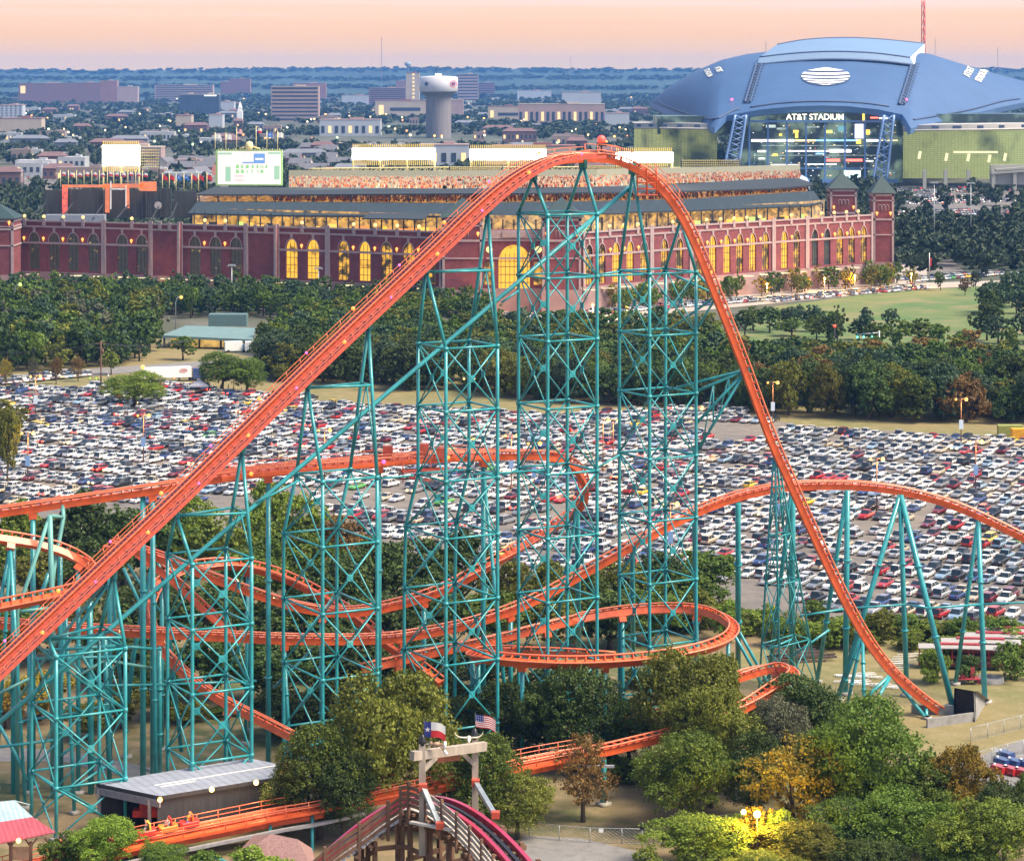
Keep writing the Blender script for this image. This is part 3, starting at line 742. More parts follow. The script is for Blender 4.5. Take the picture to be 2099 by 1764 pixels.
# flags
def cloth_flag(name, px, py, D, wpx, hpx, kind, poletop, polebot, label, group, droop=.25, polecol=None):
    base = W(px, polebot, D)
    r_ = root(name, base, label, 'flag', group)
    p = MB(); p.tube(base, W(px, poletop, D), .16 * D / 1100, n=5); p.ball(W(px, poletop, D), .26 * D / 1100, 6); p.build('flag_pole', polecol or cream, r_)
    nu, nv = 12, 13; g = MB(); P = []
    for j in range(nv + 1):
        row = []
        for i in range(nu + 1):
            u, v = i / nu, j / nv
            q = W(px + u * wpx, py + v * hpx + u * u * hpx * droop + 0.06 * hpx * math.sin(u * 7), D)
            q.y += .25 * math.sin(u * 8 + v) * wpx * D / F * .2
            row.append(q)
        P.append(row)
    g.grid(P)
    for f in range(len(g.m)):
        j, i = divmod(f, nu)
        if kind == 'texas': g.m[f] = 2 if i < 4 else (1 if j < 6.5 else 0)
        elif kind == 'us': g.m[f] = 2 if (i < 5 and j < 7) else (0 if j % 2 == 0 else 1)
        elif kind == 'red': g.m[f] = 0
        elif kind == 'white': g.m[f] = 1
        elif kind == 'blue': g.m[f] = 3
    c = g.build('flag_cloth', FLM, r_)
    if kind in ('texas', 'us', 'blue'):
        s_ = MB()
        def star(u, v, rad):
            cq = W(px + u * wpx, py + v * hpx + u * u * hpx * droop + .06 * hpx * math.sin(u * 7), D - .06 * wpx * D / F - .25)
            pts = [cq + Vector(((rad if k % 2 == 0 else rad * .4) * math.sin(k * math.pi / 5), 0, (rad if k % 2 == 0 else rad * .4) * math.cos(k * math.pi / 5))) for k in range(10)]
            s_.add(pts + [cq], [(k, (k + 1) % 10, 10) for k in range(10)])
        hm_ = hpx * D / F
        if kind == 'texas': star(.17, .5, hm_ * .2)
        elif kind == 'blue': star(.5, .5, hm_ * .25)
        else:
            for a in range(4):
                for bq in range(3): star(.07 + a * .1, .1 + bq * .17, hm_ * .045)
        s_.build('star', FLM[1], c)
    return r_
FLM = [mat('flag_red', (.62, .04, .05), .7, var=.1), mat('flag_white', (.82, .80, .76), .7, var=.05), mat('flag_navy', (.035, .05, .22), .7, var=.1), mat('flag_blue', (.06, .20, .62), .7, var=.1), mat('flag_cream', (.8, .66, .38), .7, var=.08)]
for m_ in FLM: see_through(m_, .45)
for i, (px, top, kd, lb) in enumerate([(441, 272, 'white', 'cream flag on the far left pole above the scoreboard'), (463, 273, 'white', 'cream flag beside the striped flag above the scoreboard'), (485, 262, 'us', 'stars and stripes flag above the scoreboard'),
        (525, 260, 'texas', 'red white and navy lone star flag above the scoreboard'), (547, 269, 'blue', 'blue flag with white emblem above the scoreboard'), (569, 269, 'white', 'cream flag on the far right pole above the scoreboard')]):
    cloth_flag('flag', px, top + 2, 1150, 12, 10, kd, top, 306, lb, 'flags above the scoreboard')
ords = ['first', 'second', 'third', 'fourth', 'fifth', 'sixth', 'seventh', 'eighth', 'ninth', 'tenth', 'eleventh', 'twelfth', 'thirteenth', 'fourteenth', 'fifteenth']
for i, px in enumerate([124, 140, 157, 172, 188, 204, 220, 233, 247, 262, 278, 292]):
    cloth_flag('flag', px, 352 + (i % 3), 1110, 11, 8, 'texas', 350, 384, 'red and white star flag, ' + ords[i] + ' from left in the row over the dark wall', 'red and white flags over the dark wall')
for i, (px, kd) in enumerate([(333, 'red'), (347, 'red'), (361, 'blue'), (377, 'blue'), (393, 'red'), (407, 'red'), (424, 'red')]):
    cloth_flag('flag', px, 358, 1110, 11, 9, kd, 356, 392, 'plain %s pennant flag, %s in the row left of the scoreboard' % (kd, ords[i]), 'plain red and blue flags', .7)
# ================================================================== DOMED STADIUM
sroof = mat('stadium_roof_skin', (.050, .108, .232), .6, var=.06, scale=.05)
def seam(m, bw, rh, f=.85, rot=(0, 0, 0)):
    t = m.node_tree; b = t.nodes['Principled BSDF']; src = b.inputs['Base Color'].links[0].from_socket
    br = t.nodes.new('ShaderNodeTexBrick'); br.inputs['Scale'].default_value = 1; br.inputs['Brick Width'].default_value = bw; br.inputs['Row Height'].default_value = rh; br.inputs['Mortar Size'].default_value = .18
    br.inputs['Color1'].default_value = (1, 1, 1, 1); br.inputs['Color2'].default_value = (.93, .93, .95, 1); br.inputs['Mortar'].default_value = (f, f, f, 1)
    tcn = t.nodes.new('ShaderNodeTexCoord'); mpn = t.nodes.new('ShaderNodeMapping'); mpn.inputs['Rotation'].default_value = rot
    t.links.new(tcn.outputs['Object'], mpn.inputs[0]); t.links.new(mpn.outputs[0], br.inputs['Vector'])
    mm = t.nodes.new('ShaderNodeMixRGB'); mm.blend_type = 'MULTIPLY'; mm.inputs[0].default_value = 1
    t.links.new(src, mm.inputs[1]); t.links.new(br.outputs['Color'], mm.inputs[2]); t.links.new(mm.outputs[0], b.inputs['Base Color'])
seam(sroof, 14, 5)
swhite = mat('stadium_roof_panel', (.15, .24, .38), .6, var=.05, scale=.04)
srim = mat('stadium_rim', (.13, .25, .52), .4, var=.05, scale=.1)
sdark = mat('stadium_dark_line', (.05, .08, .16), .5)
struss = mat('stadium_truss_blue', (.20, .32, .58), .4, var=.05)
stadium = root('domed_stadium', W(1680, 370, 2050), 'huge domed football stadium with pale blue roof and tall glass front', 'stadium')
FE = [(1333, 209, 2230), (1370, 226, 2150), (1412, 243, 2070), (1466, 262, 1960), (1490, 237, 1985), (1560, 224.5, 1985), (1630, 218, 1985), (1685, 216.5, 1985), (1740, 218, 1985), (1800, 224.5, 1985), (1850, 235, 1985), (1867, 263, 1960), (1950, 244, 2050), (2040, 222, 2150), (2099, 210, 2200), (2250, 182, 2340)]
RE = [(1335, 208, 2232), (1373, 184, 2250), (1425, 157, 2265), (1485, 136, 2280), (1545, 121, 2290), (1600, 113, 2290), (1650, 108, 2290), (1706, 106, 2290), (1760, 108, 2290), (1820, 112, 2290), (1868, 117, 2290), (1912, 122, 2290), (1987, 143, 2310), (2062, 164, 2320), (2120, 178, 2330), (2252, 182, 2342)]
FS = [(1333, 209, 2230), (1370, 221, 2150), (1412, 230, 2070), (1466, 235, 2000), (1490, 234, 1990), (1560, 224.5, 1985), (1630, 218, 1985), (1685, 216.5, 1985), (1740, 218, 1985), (1800, 224.5, 1985), (1850, 232, 1990), (1867, 234, 1995), (1950, 231, 2065), (2040, 216, 2155), (2099, 206, 2205), (2250, 182, 2340)]
FSw = [W(*p) for p in FS]; FEw = [W(*p) for p in FE]; REw = [W(*p) for p in RE]
BU = [0, 9, 15, 20, 20, 19, 18.5, 18, 18.5, 19, 20, 21, 17, 12, 8, 0]
def S(t, s):
    t = min(max(t, 0), 14.9999); i = int(t); f = t - i
    k_ = max(0.0, 1 - s / .22) ** 2; a = FSw[i].lerp(FSw[i + 1], f).lerp(FEw[i].lerp(FEw[i + 1], f), k_); c = REw[i].lerp(REw[i + 1], f); bu = BU[i] * (1 - f) + BU[i + 1] * f
    q = a.lerp(c, s); q.z += bu * 4 * s * (1 - s); return q
ts = [i / 3 for i in range(46)]
b = MB(); b.grid([[S(t, (s / 40) ** 1.3) for t in ts] for s in range(41)])
# far side falls away behind the ridge
back = []
for k in range(9):
    row = []
    for t in ts:
        q = S(t, 1.0); f = S(t, 0.0); u = k / 8
        row.append(Vector((q.x, q.y + u * max(2, (q.y - f.y)), q.z - (q.z - f.z) * u * u)))
    back.append(row)
b.grid(back)
shell = b.build('roof_shell', sroof, stadium)
b = MB()
dn = Vector((0, 4, -4.5)); ed = [S(t, 0) for t in ts]
b.loft([p + dn for p in ed], ed); b.loft([p + dn + Vector((0, 12, -1)) for p in ed], [p + dn for p in ed])
b.build('roof_rim', srim, stadium)
# sample table: image position -> point of the shell (used for the marks that lie on it)
TAB = [(t / 20, s / 60) for t in range(0, 300) for s in range(0, 40)]
TP = np.array([[*(lambda q: (CX + q.x * F / q.y, HY + (H - q.z) * F / q.y))(S(t, s))] for t, s in TAB])
def on_shell(px, py, o=.7):
    d = (TP[:, 0] - px) ** 2 + (TP[:, 1] - py) ** 2; t, s = TAB[int(d.argmin())]
    for _ in range(12):      # refine
        q = S(t, s); e = (px - CX - q.x * F / q.y, py - HY - (H - q.z) * F / q.y)
        qt, qs = S(t + .02, s), S(t, s + .01)
        J = [[(qt.x * F / qt.y - q.x * F / q.y) / .02, (qs.x * F / qs.y - q.x * F / q.y) / .01], [((H - qt.z) * F / qt.y - (H - q.z) * F / q.y) / .02, ((H - qs.z) * F / qs.y - (H - q.z) * F / q.y) / .01]]
        det = J[0][0] * J[1][1] - J[0][1] * J[1][0]
        if abs(det) < 1e-9: break
        t = min(14.9, max(.05, t + .7 * (e[0] * J[1][1] - e[1] * J[0][1]) / det)); s = min(.95, max(0, s + .7 * (-e[0] * J[1][0] + e[1] * J[0][0]) / det))
    q = S(t, s); n = (S(t + .05, s) - q).cross(S(t, min(1, s + .02)) - q); n.normalize()
    if n.z < 0: n = -n
    return q + n * o
b = MB()
for pts in ([(1352, 207), (1362, 215), (1400, 230), (1440, 241), (1470, 244), (1496, 231), (1515, 224)], [(1538, 221), (1600, 212.5), (1680, 209), (1760, 211.5), (1822, 219)], [(1872, 246), (1920, 238), (1990, 225), (2050, 209), (2090, 203)]):
    sp = smooth_path(pts, 6); b.path([on_shell(p[0], p[1], .5) for p in sp], .8, 5)
b.build('roof_groove', sdark, stadium)
for sgn, (top, bot) in ((0, ((1551, 133), (1527, 212))), (1, ((1868, 134), (1842, 216)))):
    b = MB(); n = 14
    P = [on_shell(top[0] + (bot[0] - top[0]) * k / n, top[1] + (bot[1] - top[1]) * k / n, 1.2) for k in range(n + 1)]
    Q = [on_shell(top[0] + 11 + (bot[0] - top[0]) * k / n, top[1] + (bot[1] - top[1]) * k / n, 1.2) for k in range(n + 1)]
    b.path(P, 1.1, 5, 1); b.path(Q, .8, 5, 0)
    for k in range(n): b.tube(P[k], Q[k], .45, n=4); b.tube(Q[k], P[k + 1], .45, n=4); b.tube(Q[k], Q[k] + (Q[k] - P[k]) * .55, .35, n=4)
    b.loft([p - Vector((0, 0, .5)) for p in P], [p - Vector((0, 0, .5)) for p in Q], 1)
    b.build('arch_truss', [MATS.get('truss_deep_blue') or mat('truss_deep_blue', (.045, .08, .16), .6), sdark], stadium)
# sliding roof panel across the ridge
lo = [W(*p) for p in smooth_path([(1552, 132, 2108), (1630, 124.5, 2108), (1706, 121, 2108), (1800, 124.5, 2108), (1874, 133, 2108)], 5)]
hi = [W(*p) for p in smooth_path([(1557, 117, 2112), (1630, 109, 2112), (1706, 105.5, 2112), (1790, 108.5, 2112), (1866, 118, 2112)], 5)]
bk = [W(*p) for p in smooth_path([(1593, 92, 2300), (1650, 82, 2300), (1720, 78, 2300), (1800, 80.5, 2300), (1896, 90, 2300)], 5)]
b = MB(); b.loft(lo, hi, 0, True); b.loft(hi, bk, 0, True)
bb_ = [p - Vector((0, -6, 24)) for p in bk]; b.loft(bk, bb_, 0, True)
b.poly([lo[-1], bb_[-1], bk[-1], hi[-1]], 1); b.poly([hi[0], bk[0], bb_[0], lo[0]], 1)
pn = b.build('sliding_roof', [swhite, whitep], stadium)
b = MB(); b.path(hi, .6, 4); b.build('roof_edge', sdark, pn); b = MB(); b.path(bk, .8, 4); b.build('roof_edge', sdark, pn); b = MB(); b.path([p - Vector((0, 1, .4)) for p in lo], 1.0, 4); b.build('roof_edge', sdark, pn)
# striped globe on the roof
b = MB(); gx, gy, gw, gh = 1692.5, 157.8, 50, 17.5
def gpt(u, v, o): return on_shell(gx + gw * u, gy + gh * v, o)
N = 24
for k, (v0, v1) in enumerate([(-1, -.66), (-.46, -.22), (-.04, .16), (.32, .48), (.61, .75), (.86, .97)]):
    def hw_(v): return math.sqrt(max(0.0, 1 - v * v))
    cv = .10
    A = [gpt(u * hw_(v0), v0 + cv * (1 - abs(u) ** 2) * (1 if v0 > -.9 else 0), .9) for u in [-1 + 2 * i / N for i in range(N + 1)]]
    B = [gpt(u * hw_(v1), min(1.05, v1 + cv * (1 - abs(u) ** 2)), .9) for u in [-1 + 2 * i / N for i in range(N + 1)]]
    b.loft(A, B, 0)
b.build('roof_emblem', mat('emblem_white', (.9, .9, .92), .4, var=.02), stadium)
b = MB(); b.loft([gpt(u * math.sqrt(1 - .0), 0, .55) for u in (-1, 1)], [gpt(u, .02, .55) for u in (-1, 1)])
b = MB(); b.poly([gpt(1.02 * math.cos(2*math.pi*k/32), .05 + 1.04 * math.sin(2*math.pi*k/32), .5) for k in range(32)]); b.build('emblem_backing', sdark, stadium)
# lettering laid on the two roof flanks
def roof_text(body, org, ux, uy, mt):
    cu = bpy.data.curves.new('t', 'FONT'); cu.body = body; cu.size = 1.0; cu.offset = .03
    tmp = bpy.data.objects.new('t', cu); COL.objects.link(tmp)
    me = bpy.data.meshes.new_from_object(tmp.evaluated_get(bpy.context.evaluated_depsgraph_get())); bpy.data.objects.remove(tmp)
    g = MB(); g.add([on_shell(org[0] + v.co.x * ux[0] + v.co.y * uy[0], org[1] + v.co.x * ux[1] + v.co.y * uy[1], .8) for v in me.vertices], [tuple(p.vertices) for p in me.polygons])
    return g.build('roof_lettering', mt, stadium)
lett = mat('roof_letter_cream', (.85, .82, .68), .5, var=.03)
roof_text('AT&T', (1986, 160), (4.4, -7.0), (-19, -7.5), lett); roof_text('STADIUM', (2010, 170), (3.4, -5.6), (-19, -7.5), lett)
roof_text('AT&T', (1466, 141), (2.6, 4.0), (14, -5.5), lett); roof_text('STADIUM', (1444, 146), (2.2, 3.4), (14, -6.5), lett)
# glass front
sglass = glass_mat('stadium_glass', (.025, .05, .06), (.70, .95, .62), .13, .56, .07)
b = MB()
def fq(x0, x1, y0, y1, D, mi=0): b.quad(W(x0, y1, D), W(x1, y1, D), W(x1, y0, D), W(x0, y0, D), mi)
fq(1500, 1850, 226, 374, 2003, 0)
for (x0, x1, y0, y1, mi) in [(1540, 1628, 286, 290.5, 1), (1630, 1672, 286.5, 290, 2), (1672, 1760, 286.5, 289.5, 3), (1776, 1800, 286, 290.5, 1), (1800, 1840, 287, 289, 2), (1553, 1570, 308.5, 312, 1), (1610, 1700, 308.5, 311, 1), (1700, 1745, 307, 312.5, 1), (1672, 1692, 314, 316.5, 3), (1555, 1568, 324, 326.5, 1),
        (1694, 1722, 326, 331.5, 4), (1730, 1768, 326, 331, 4), (1775, 1790, 329, 331, 1), (1580, 1640, 337, 338.5, 1), (1655, 1715, 336, 337.5, 1), (1584, 1594, 315, 320, 5), (1597, 1603, 274, 279, 5), (1626, 1637, 267, 272, 5), (1630, 1636, 273, 283, 5), (1694, 1706, 267, 273, 7), (1752, 1770, 254, 284, 8), (1755, 1765, 286, 295, 5), (1775, 1783, 266, 276, 5), (1690, 1742, 304, 306, 9), (1560, 1800, 298, 299.2, 9), (1545, 1810, 318, 319, 9), (1560, 1800, 344, 345.5, 9), (1718, 1731, 258, 270, 10),
        (1570, 1590, 256, 262, 9), (1592, 1612, 262, 266, 9), (1650, 1680, 259, 262, 9)]:
    fq(x0, x1, y0, y1, 2001.5, mi)
EM = [sglass, emit('deck_white', (1, .92, .88), 1.6), emit('deck_warm', (1, .75, .35), 1.2), emit('deck_blue', (.25, .55, 1), 1.3), emit('deck_red', (1, .16, .10), 1.5), emit('deck_amber', (1, .55, .05), 1.3), emit('deck_ochre', (.85, .42, .12), .8), emit('deck_lime', (.9, .9, .12), 1.1), emit('video_lilac', (.75, .72, 1), 1.0, .3, .1), emit('deck_dim', (.75, .9, .8), .45, .7, .1), emit('video_teal', (.15, .4, .45), .6)]
rs = random.Random(11)
for k in range(150):
    x = rs.uniform(1542, 1835); y = rs.choice([258, 272, 292, 296, 304, 316, 322, 333, 341, 349, 356, 362]) + rs.uniform(-3, 3); w = rs.uniform(.8, 3.4); h = rs.uniform(.5, 1.3)
    fq(x, x + w, y, y + h, 2001.0, rs.choice([1, 1, 2, 2, 2, 5, 9, 3, 4]))
b.build('glass_front', EM, stadium)
for px in (1536, 1574, 1613, 1652, 1691, 1732, 1773, 1812):
    g = MB(); g.box(W(px, 305, 1998), (1.3, 2.2, 132 * 1998 / F)); g.build('mullion', srim, stadium)
g = MB(); g.box(W(1674, 249, 1996), (118, 3, 1.6)); g.box(W(1674, 345, 1998), (118, 2, .8)); g.box(W(1676, 371, 1996), (125, 6, 3)); g.build('front_beam', srim, stadium)
sgn = MB()
text_obj('stadium_sign', 'AT&T STADIUM', 12.2 * 1990 / F / .72, W(1671, 245.5, 1990), emit('sign_cream', (1, .93, .70), 1.5), stadium, .4, sx=1.0, bold=.03)
for (xa, xb, ya, yb, mi) in [(1768, 1772, 233, 247, 5), (1784, 1800, 240, 243, 4), (1802, 1822, 241, 244, 1)]:
    g = MB(); g.box(W((xa + xb) / 2, (ya + yb) / 2, 1990), ((xb - xa) * .379, .6, (yb - ya) * .379)); g.build('lit_board', EM[mi], stadium)
# arch feet: latticed blue legs
for (tl, tr, bl, br, yt, yb) in ((1507, 1529, 1486, 1514, 236, 335), (1812, 1832, 1789, 1817, 236, 372)):
    g = MB(); n = 9; pts = []
    for k in range(n + 1):
        u = k / n; y = yt + (yb - yt) * u; xl = tl + (bl - tl) * u; xr = tr + (br - tr) * u
        pts.append((W(xl, y, 1974), W(xr, y, 1974), W(xr + 1, y, 1984), W(xl + 1, y, 1984)))
    for c in range(4): g.path([p[c] for p in pts], .95, 5)
    for k in range(n):
        for c in range(4):
            a, d_ = (c, (c + 1) % 4) if k % 2 else ((c + 1) % 4, c); g.tube(pts[k][a], pts[k + 1][d_], .42, n=4)
    g.build('arch_leg', struss, stadium)
# curved glass flanks
def flank_mat():
    m = glass_mat('flank_glass', (.07, .10, .05), (.72, .74, .22), .27, .37, .028)
    t = m.node_tree; bs = t.nodes['Principled BSDF']; src = bs.inputs['Emission Strength'].links[0].from_socket
    br = t.nodes.new('ShaderNodeTexBrick'); br.offset = 0; br.inputs['Scale'].default_value = 1; br.inputs['Brick Width'].default_value = 2.6; br.inputs['Row Height'].default_value = 1.5; br.inputs['Mortar Size'].default_value = .22
    br.inputs['Color1'].default_value = (1, 1, 1, 1); br.inputs['Color2'].default_value = (.8, .8, .8, 1); br.inputs['Mortar'].default_value = (.45, .45, .45, 1)
    tcn = t.nodes.new('ShaderNodeTexCoord'); mpn = t.nodes.new('ShaderNodeMapping'); mpn.inputs['Rotation'].default_value = (R(90), 0, 0)
    t.links.new(tcn.outputs['Object'], mpn.inputs[0]); t.links.new(mpn.outputs[0], br.inputs['Vector'])
    mm = t.nodes.new('ShaderNodeMath'); mm.operation = 'MULTIPLY'; t.links.new(src, mm.inputs[0]); t.links.new(br.outputs['Color'], mm.inputs[1]); t.links.new(mm.outputs[0], bs.inputs['Emission Strength'])
    return m
flank = flank_mat()
def drum(pts, y0, y1, lean):
    sp = smooth_path(pts, 8); g = MB()
    top = [W(p[0], y0 + p[2], p[1]) for p in sp]; bot = [Vector((q.x * 1.0, q.y + lean, Z(y1, q.y))) for q in top]
    g.loft(bot, top, 0, True); o = g.build('glass_flank', flank, stadium)
    g = MB(); r1 = [q + Vector((0, 3, 0)) for q in top]; r2 = [q + Vector((0, 3, 4.2)) for q in top]; g.loft(r1, r2, 0); g.loft(r2, [q + Vector((0, 45, 0)) for q in r2], 0); g.path([q + Vector((0, -.5, .2)) for q in top], .7, 4)
    g.build('flank_rim', mat('flank_rim_grey', (.42, .40, .38), .7), o)
    g = MB()
    for k in range(3, len(sp) - 2, 4): g.box(r1[k] + Vector((0, -.3, 2.2)), (6.5, .4, 2.2))
    g.build('vent_opening', sdark, o)
    return top
drum([(1300, 2060, 0), (1345, 2020, 0), (1405, 1995, 1), (1470, 1985, 2)], 263, 345, 3)
drum([(1852, 1978, 2), (1930, 1965, 0), (2020, 1970, -1), (2110, 1995, -3), (2250, 2080, -8)], 267, 366, 3)
for q_, s_ in ((W(1420, 255, 2045), (60, 60, 14)), (W(1990, 253, 2060), (95, 60, 16))): g = MB(); g.box(q_, s_); g.build('upper_glass', sglass, stadium)
g = MB()
fb_ = emit('flank_bright', (1, .90, .45), .55)
for px, py in ((1885, 318), (1940, 322), (1985, 323), (2028, 325), (2060, 322)): g = MB(); g.box(W(px, py, 1962), (2.2, .6, 6), M=Matrix.Rotation(.2, 3, 'Y')); g.build('flank_light', fb_, stadium)
g = MB(); g.box(W(2000, 312, 1961), (34, .5, 1.6)); g.build('flank_light', fb_, stadium)
g = MB()
for x0, y in ((2040, 345), (2030, 350)): g.beam(W(x0, y + 4, 1950), W(2200, y - 8, 1950), 8, 2)
for px in (1895, 1938, 1985, 2036, 2080): g2 = MB(); g2.box(W(px, 368, 1948), (2.6, 2.6, 15)); g2.build('ramp_pier', MATS.get('ramp_pier') or mat('ramp_pier', (.34, .33, .29), .8), stadium)
rmp_ = mat('ramp_grey', (.34, .33, .29), .8); g.build('entry_ramp', rmp_, stadium); g = MB(); g.box(W(2110, 358, 1953), (60, 4, 15)); g.build('ramp_wall', rmp_, stadium)
for px, py, w, h, lb in ((1548, 353, 35, 12, 'left of two pale cyan screens before the glass stadium front'), (1747, 357, 33, 15, 'right of two pale cyan screens, above the pyramid-roofed brick tower')):
    r_ = root('video_board', W(px, 380, 1930), lb, 'screen', 'cyan screens before the stadium'); g = MB(); g.box(W(px, py, 1930), (w * .37, 1.5, h * .37)); g.build('screen', emit('cyan_screen', (.62, .95, 1), 1.6), r_)
    g = MB(); g.tube(W(px, py + h / 2, 1931), W(px, 385, 1931), .7, n=5); g.build('post', struss, r_)
g = MB(); g.lathe(W(1634, 376, 1900), [(9.5, -8), (9.5, 0), (7.5, 4), (4, 6), (.1, 6.8)], 16); g.build('inflatable_dome', mat('dome_blue', (.35, .45, .68), .5), None, 'small pale blue dome in front of the glass stadium wall', 'dome', org=W(1634, 385, 1900))
for px, py in ((1496, 209), (1852, 209)):
    g = MB(); g.ball(on_shell(px + 5, py, 2), 1.0, 6); g.build('roof_beacon', emit('beacon_red', (1, .05, .15), 3), stadium)
# ================================================================== MASTS, WATER TOWER, TOWN
mred = mat('mast_red', (.62, .10, .08), .5); mgrey = mat('mast_grey', (.25, .22, .24), .6)
def mast(px, py0, D, w, m, label, group=None):
    base = Vector((X(px, D), D, 0)); top = Z(py0, D); g = MB(); n = max(6, int(top / (w * 3)))
    c = [[base + Vector((w * math.cos(a), w * math.sin(a), 0)) * (1 - .35 * k / n) * 1 + Vector((0, 0, top * k / n)) for a in (.5, 2.6, 4.7)] for k in range(n + 1)]
    for j in range(3): g.path([q[j] for q in c], w * .16, 4)
    for k in range(n):
        for j in range(3): g.tube(c[k][j], c[k + 1][(j + 1) % 3], w * .09, n=3)
    g.build('radio_mast', m, None, label, 'mast', group, org=base)
mast(1893, 1, 2750, 3.0, mred, 'tall red lattice mast rising behind the stadium roof into the sky')
mast(782, 75, 9000, 1.5, mgrey, 'thin far mast against the sky, above the ballpark floodlights')
mast(1917, 78, 3600, .5, mgrey, 'thin grey mast just right of the red lattice mast')
mast(1570, 84, 3600, .6, mgrey, 'thin grey mast at the left end of the stadium roof panel')
mast(2045, 97, 5600, .8, mgrey, 'thin grey mast over the right shoulder of the stadium roof')
mast(1170, 115, 8500, .9, mgrey, 'short thin mast on the horizon left of the stadium')
wtD = 3560
wt = root('water_tower', Vector((X(899, wtD), wtD, 0)), 'white water tower with navy star and round red emblem on a fluted column', 'water tower')
c0 = Vector((X(899, wtD), wtD, 0)); k_ = wtD / F
wtm = mat('tank_white', (.52, .51, .54), .45, var=.06, scale=.15); wcol = mat('column_grey', (.20, .18, .185), .7, var=.15, scale=.3, stretch=(3, 3, .1))
g = MB(); zt, zb_ = Z(158, wtD), Z(188, wtD); rr = 39.5 * k_
g.lathe(c0, [(.1, zt + 2.0), (rr * .45, zt + 1.4), (rr * .9, zt + .5), (rr, zt - .6), (rr, zb_ + .8), (rr * .97, zb_)], 40); g.build('tank', wtm, wt)
g = MB(); g.lathe(c0, [(rr * .97, zb_), (rr * .80, zb_ - 3), (rr * .70, Z(197, wtD)), (rr * .66, Z(199, wtD)), (26 * k_, Z(201, wtD)), (26 * k_, 0)], 40); g.build('column', wcol, wt)
def tank_mark(px, py, r, pts, m, nm, o=.25):
    g = MB(); V = []
    for u, v in pts:
        x = X(px, wtD) + u * r - c0.x; y = -math.sqrt(max(1, (rr + o) ** 2 - x * x)); V.append((c0.x + x, c0.y + y, Z(py, wtD) + v * r))
    cxx = X(px, wtD) - c0.x; V.append((c0.x + cxx, c0.y - math.sqrt((rr + o) ** 2 - cxx * cxx), Z(py, wtD))); n = len(pts)
    g.add(V, [(i, (i + 1) % n, n) for i in range(n)]); g.build(nm, m, wt)
navy = mat('emblem_navy', (.02, .04, .16), .5); redm = mat('emblem_red', (.55, .05, .07), .5)
star5 = [((1 if k % 2 == 0 else .4) * math.sin(k * math.pi / 5), (1 if k % 2 == 0 else .4) * math.cos(k * math.pi / 5)) for k in range(10)]
circ = [(math.cos(2*math.pi*k/24), math.sin(2*math.pi*k/24)) for k in range(24)]
tank_mark(875, 172, 4.4, star5, navy, 'star_emblem')
tank_mark(930, 172, 4.9, circ, redm, 'round_emblem', .25); tank_mark(930, 172, 3.7, circ, whitep, 'round_emblem', .40); tank_mark(930, 172, 3.0, circ, navy, 'round_emblem', .55)
tank_mark(930, 172.5, 2.0, [(-.2, -.9), (.2, -.9), (.2, .4), (.8, .4), (.8, .85), (-.8, .85), (-.8, .4), (-.2, .4)], redm, 'round_emblem', .7)
g = MB(); g.ball(c0 + Vector((0, -2, zt + 3.2)), 1.5, 8); g.ball(c0 + Vector((3, -2, zt + 3)), 1.2, 8); g.ball(c0 + Vector((-3.5, -2, zt + 3)), 1.1, 8); g.build('top_lamp', emit('tower_lamp', (1, .85, .5), 5), wt)
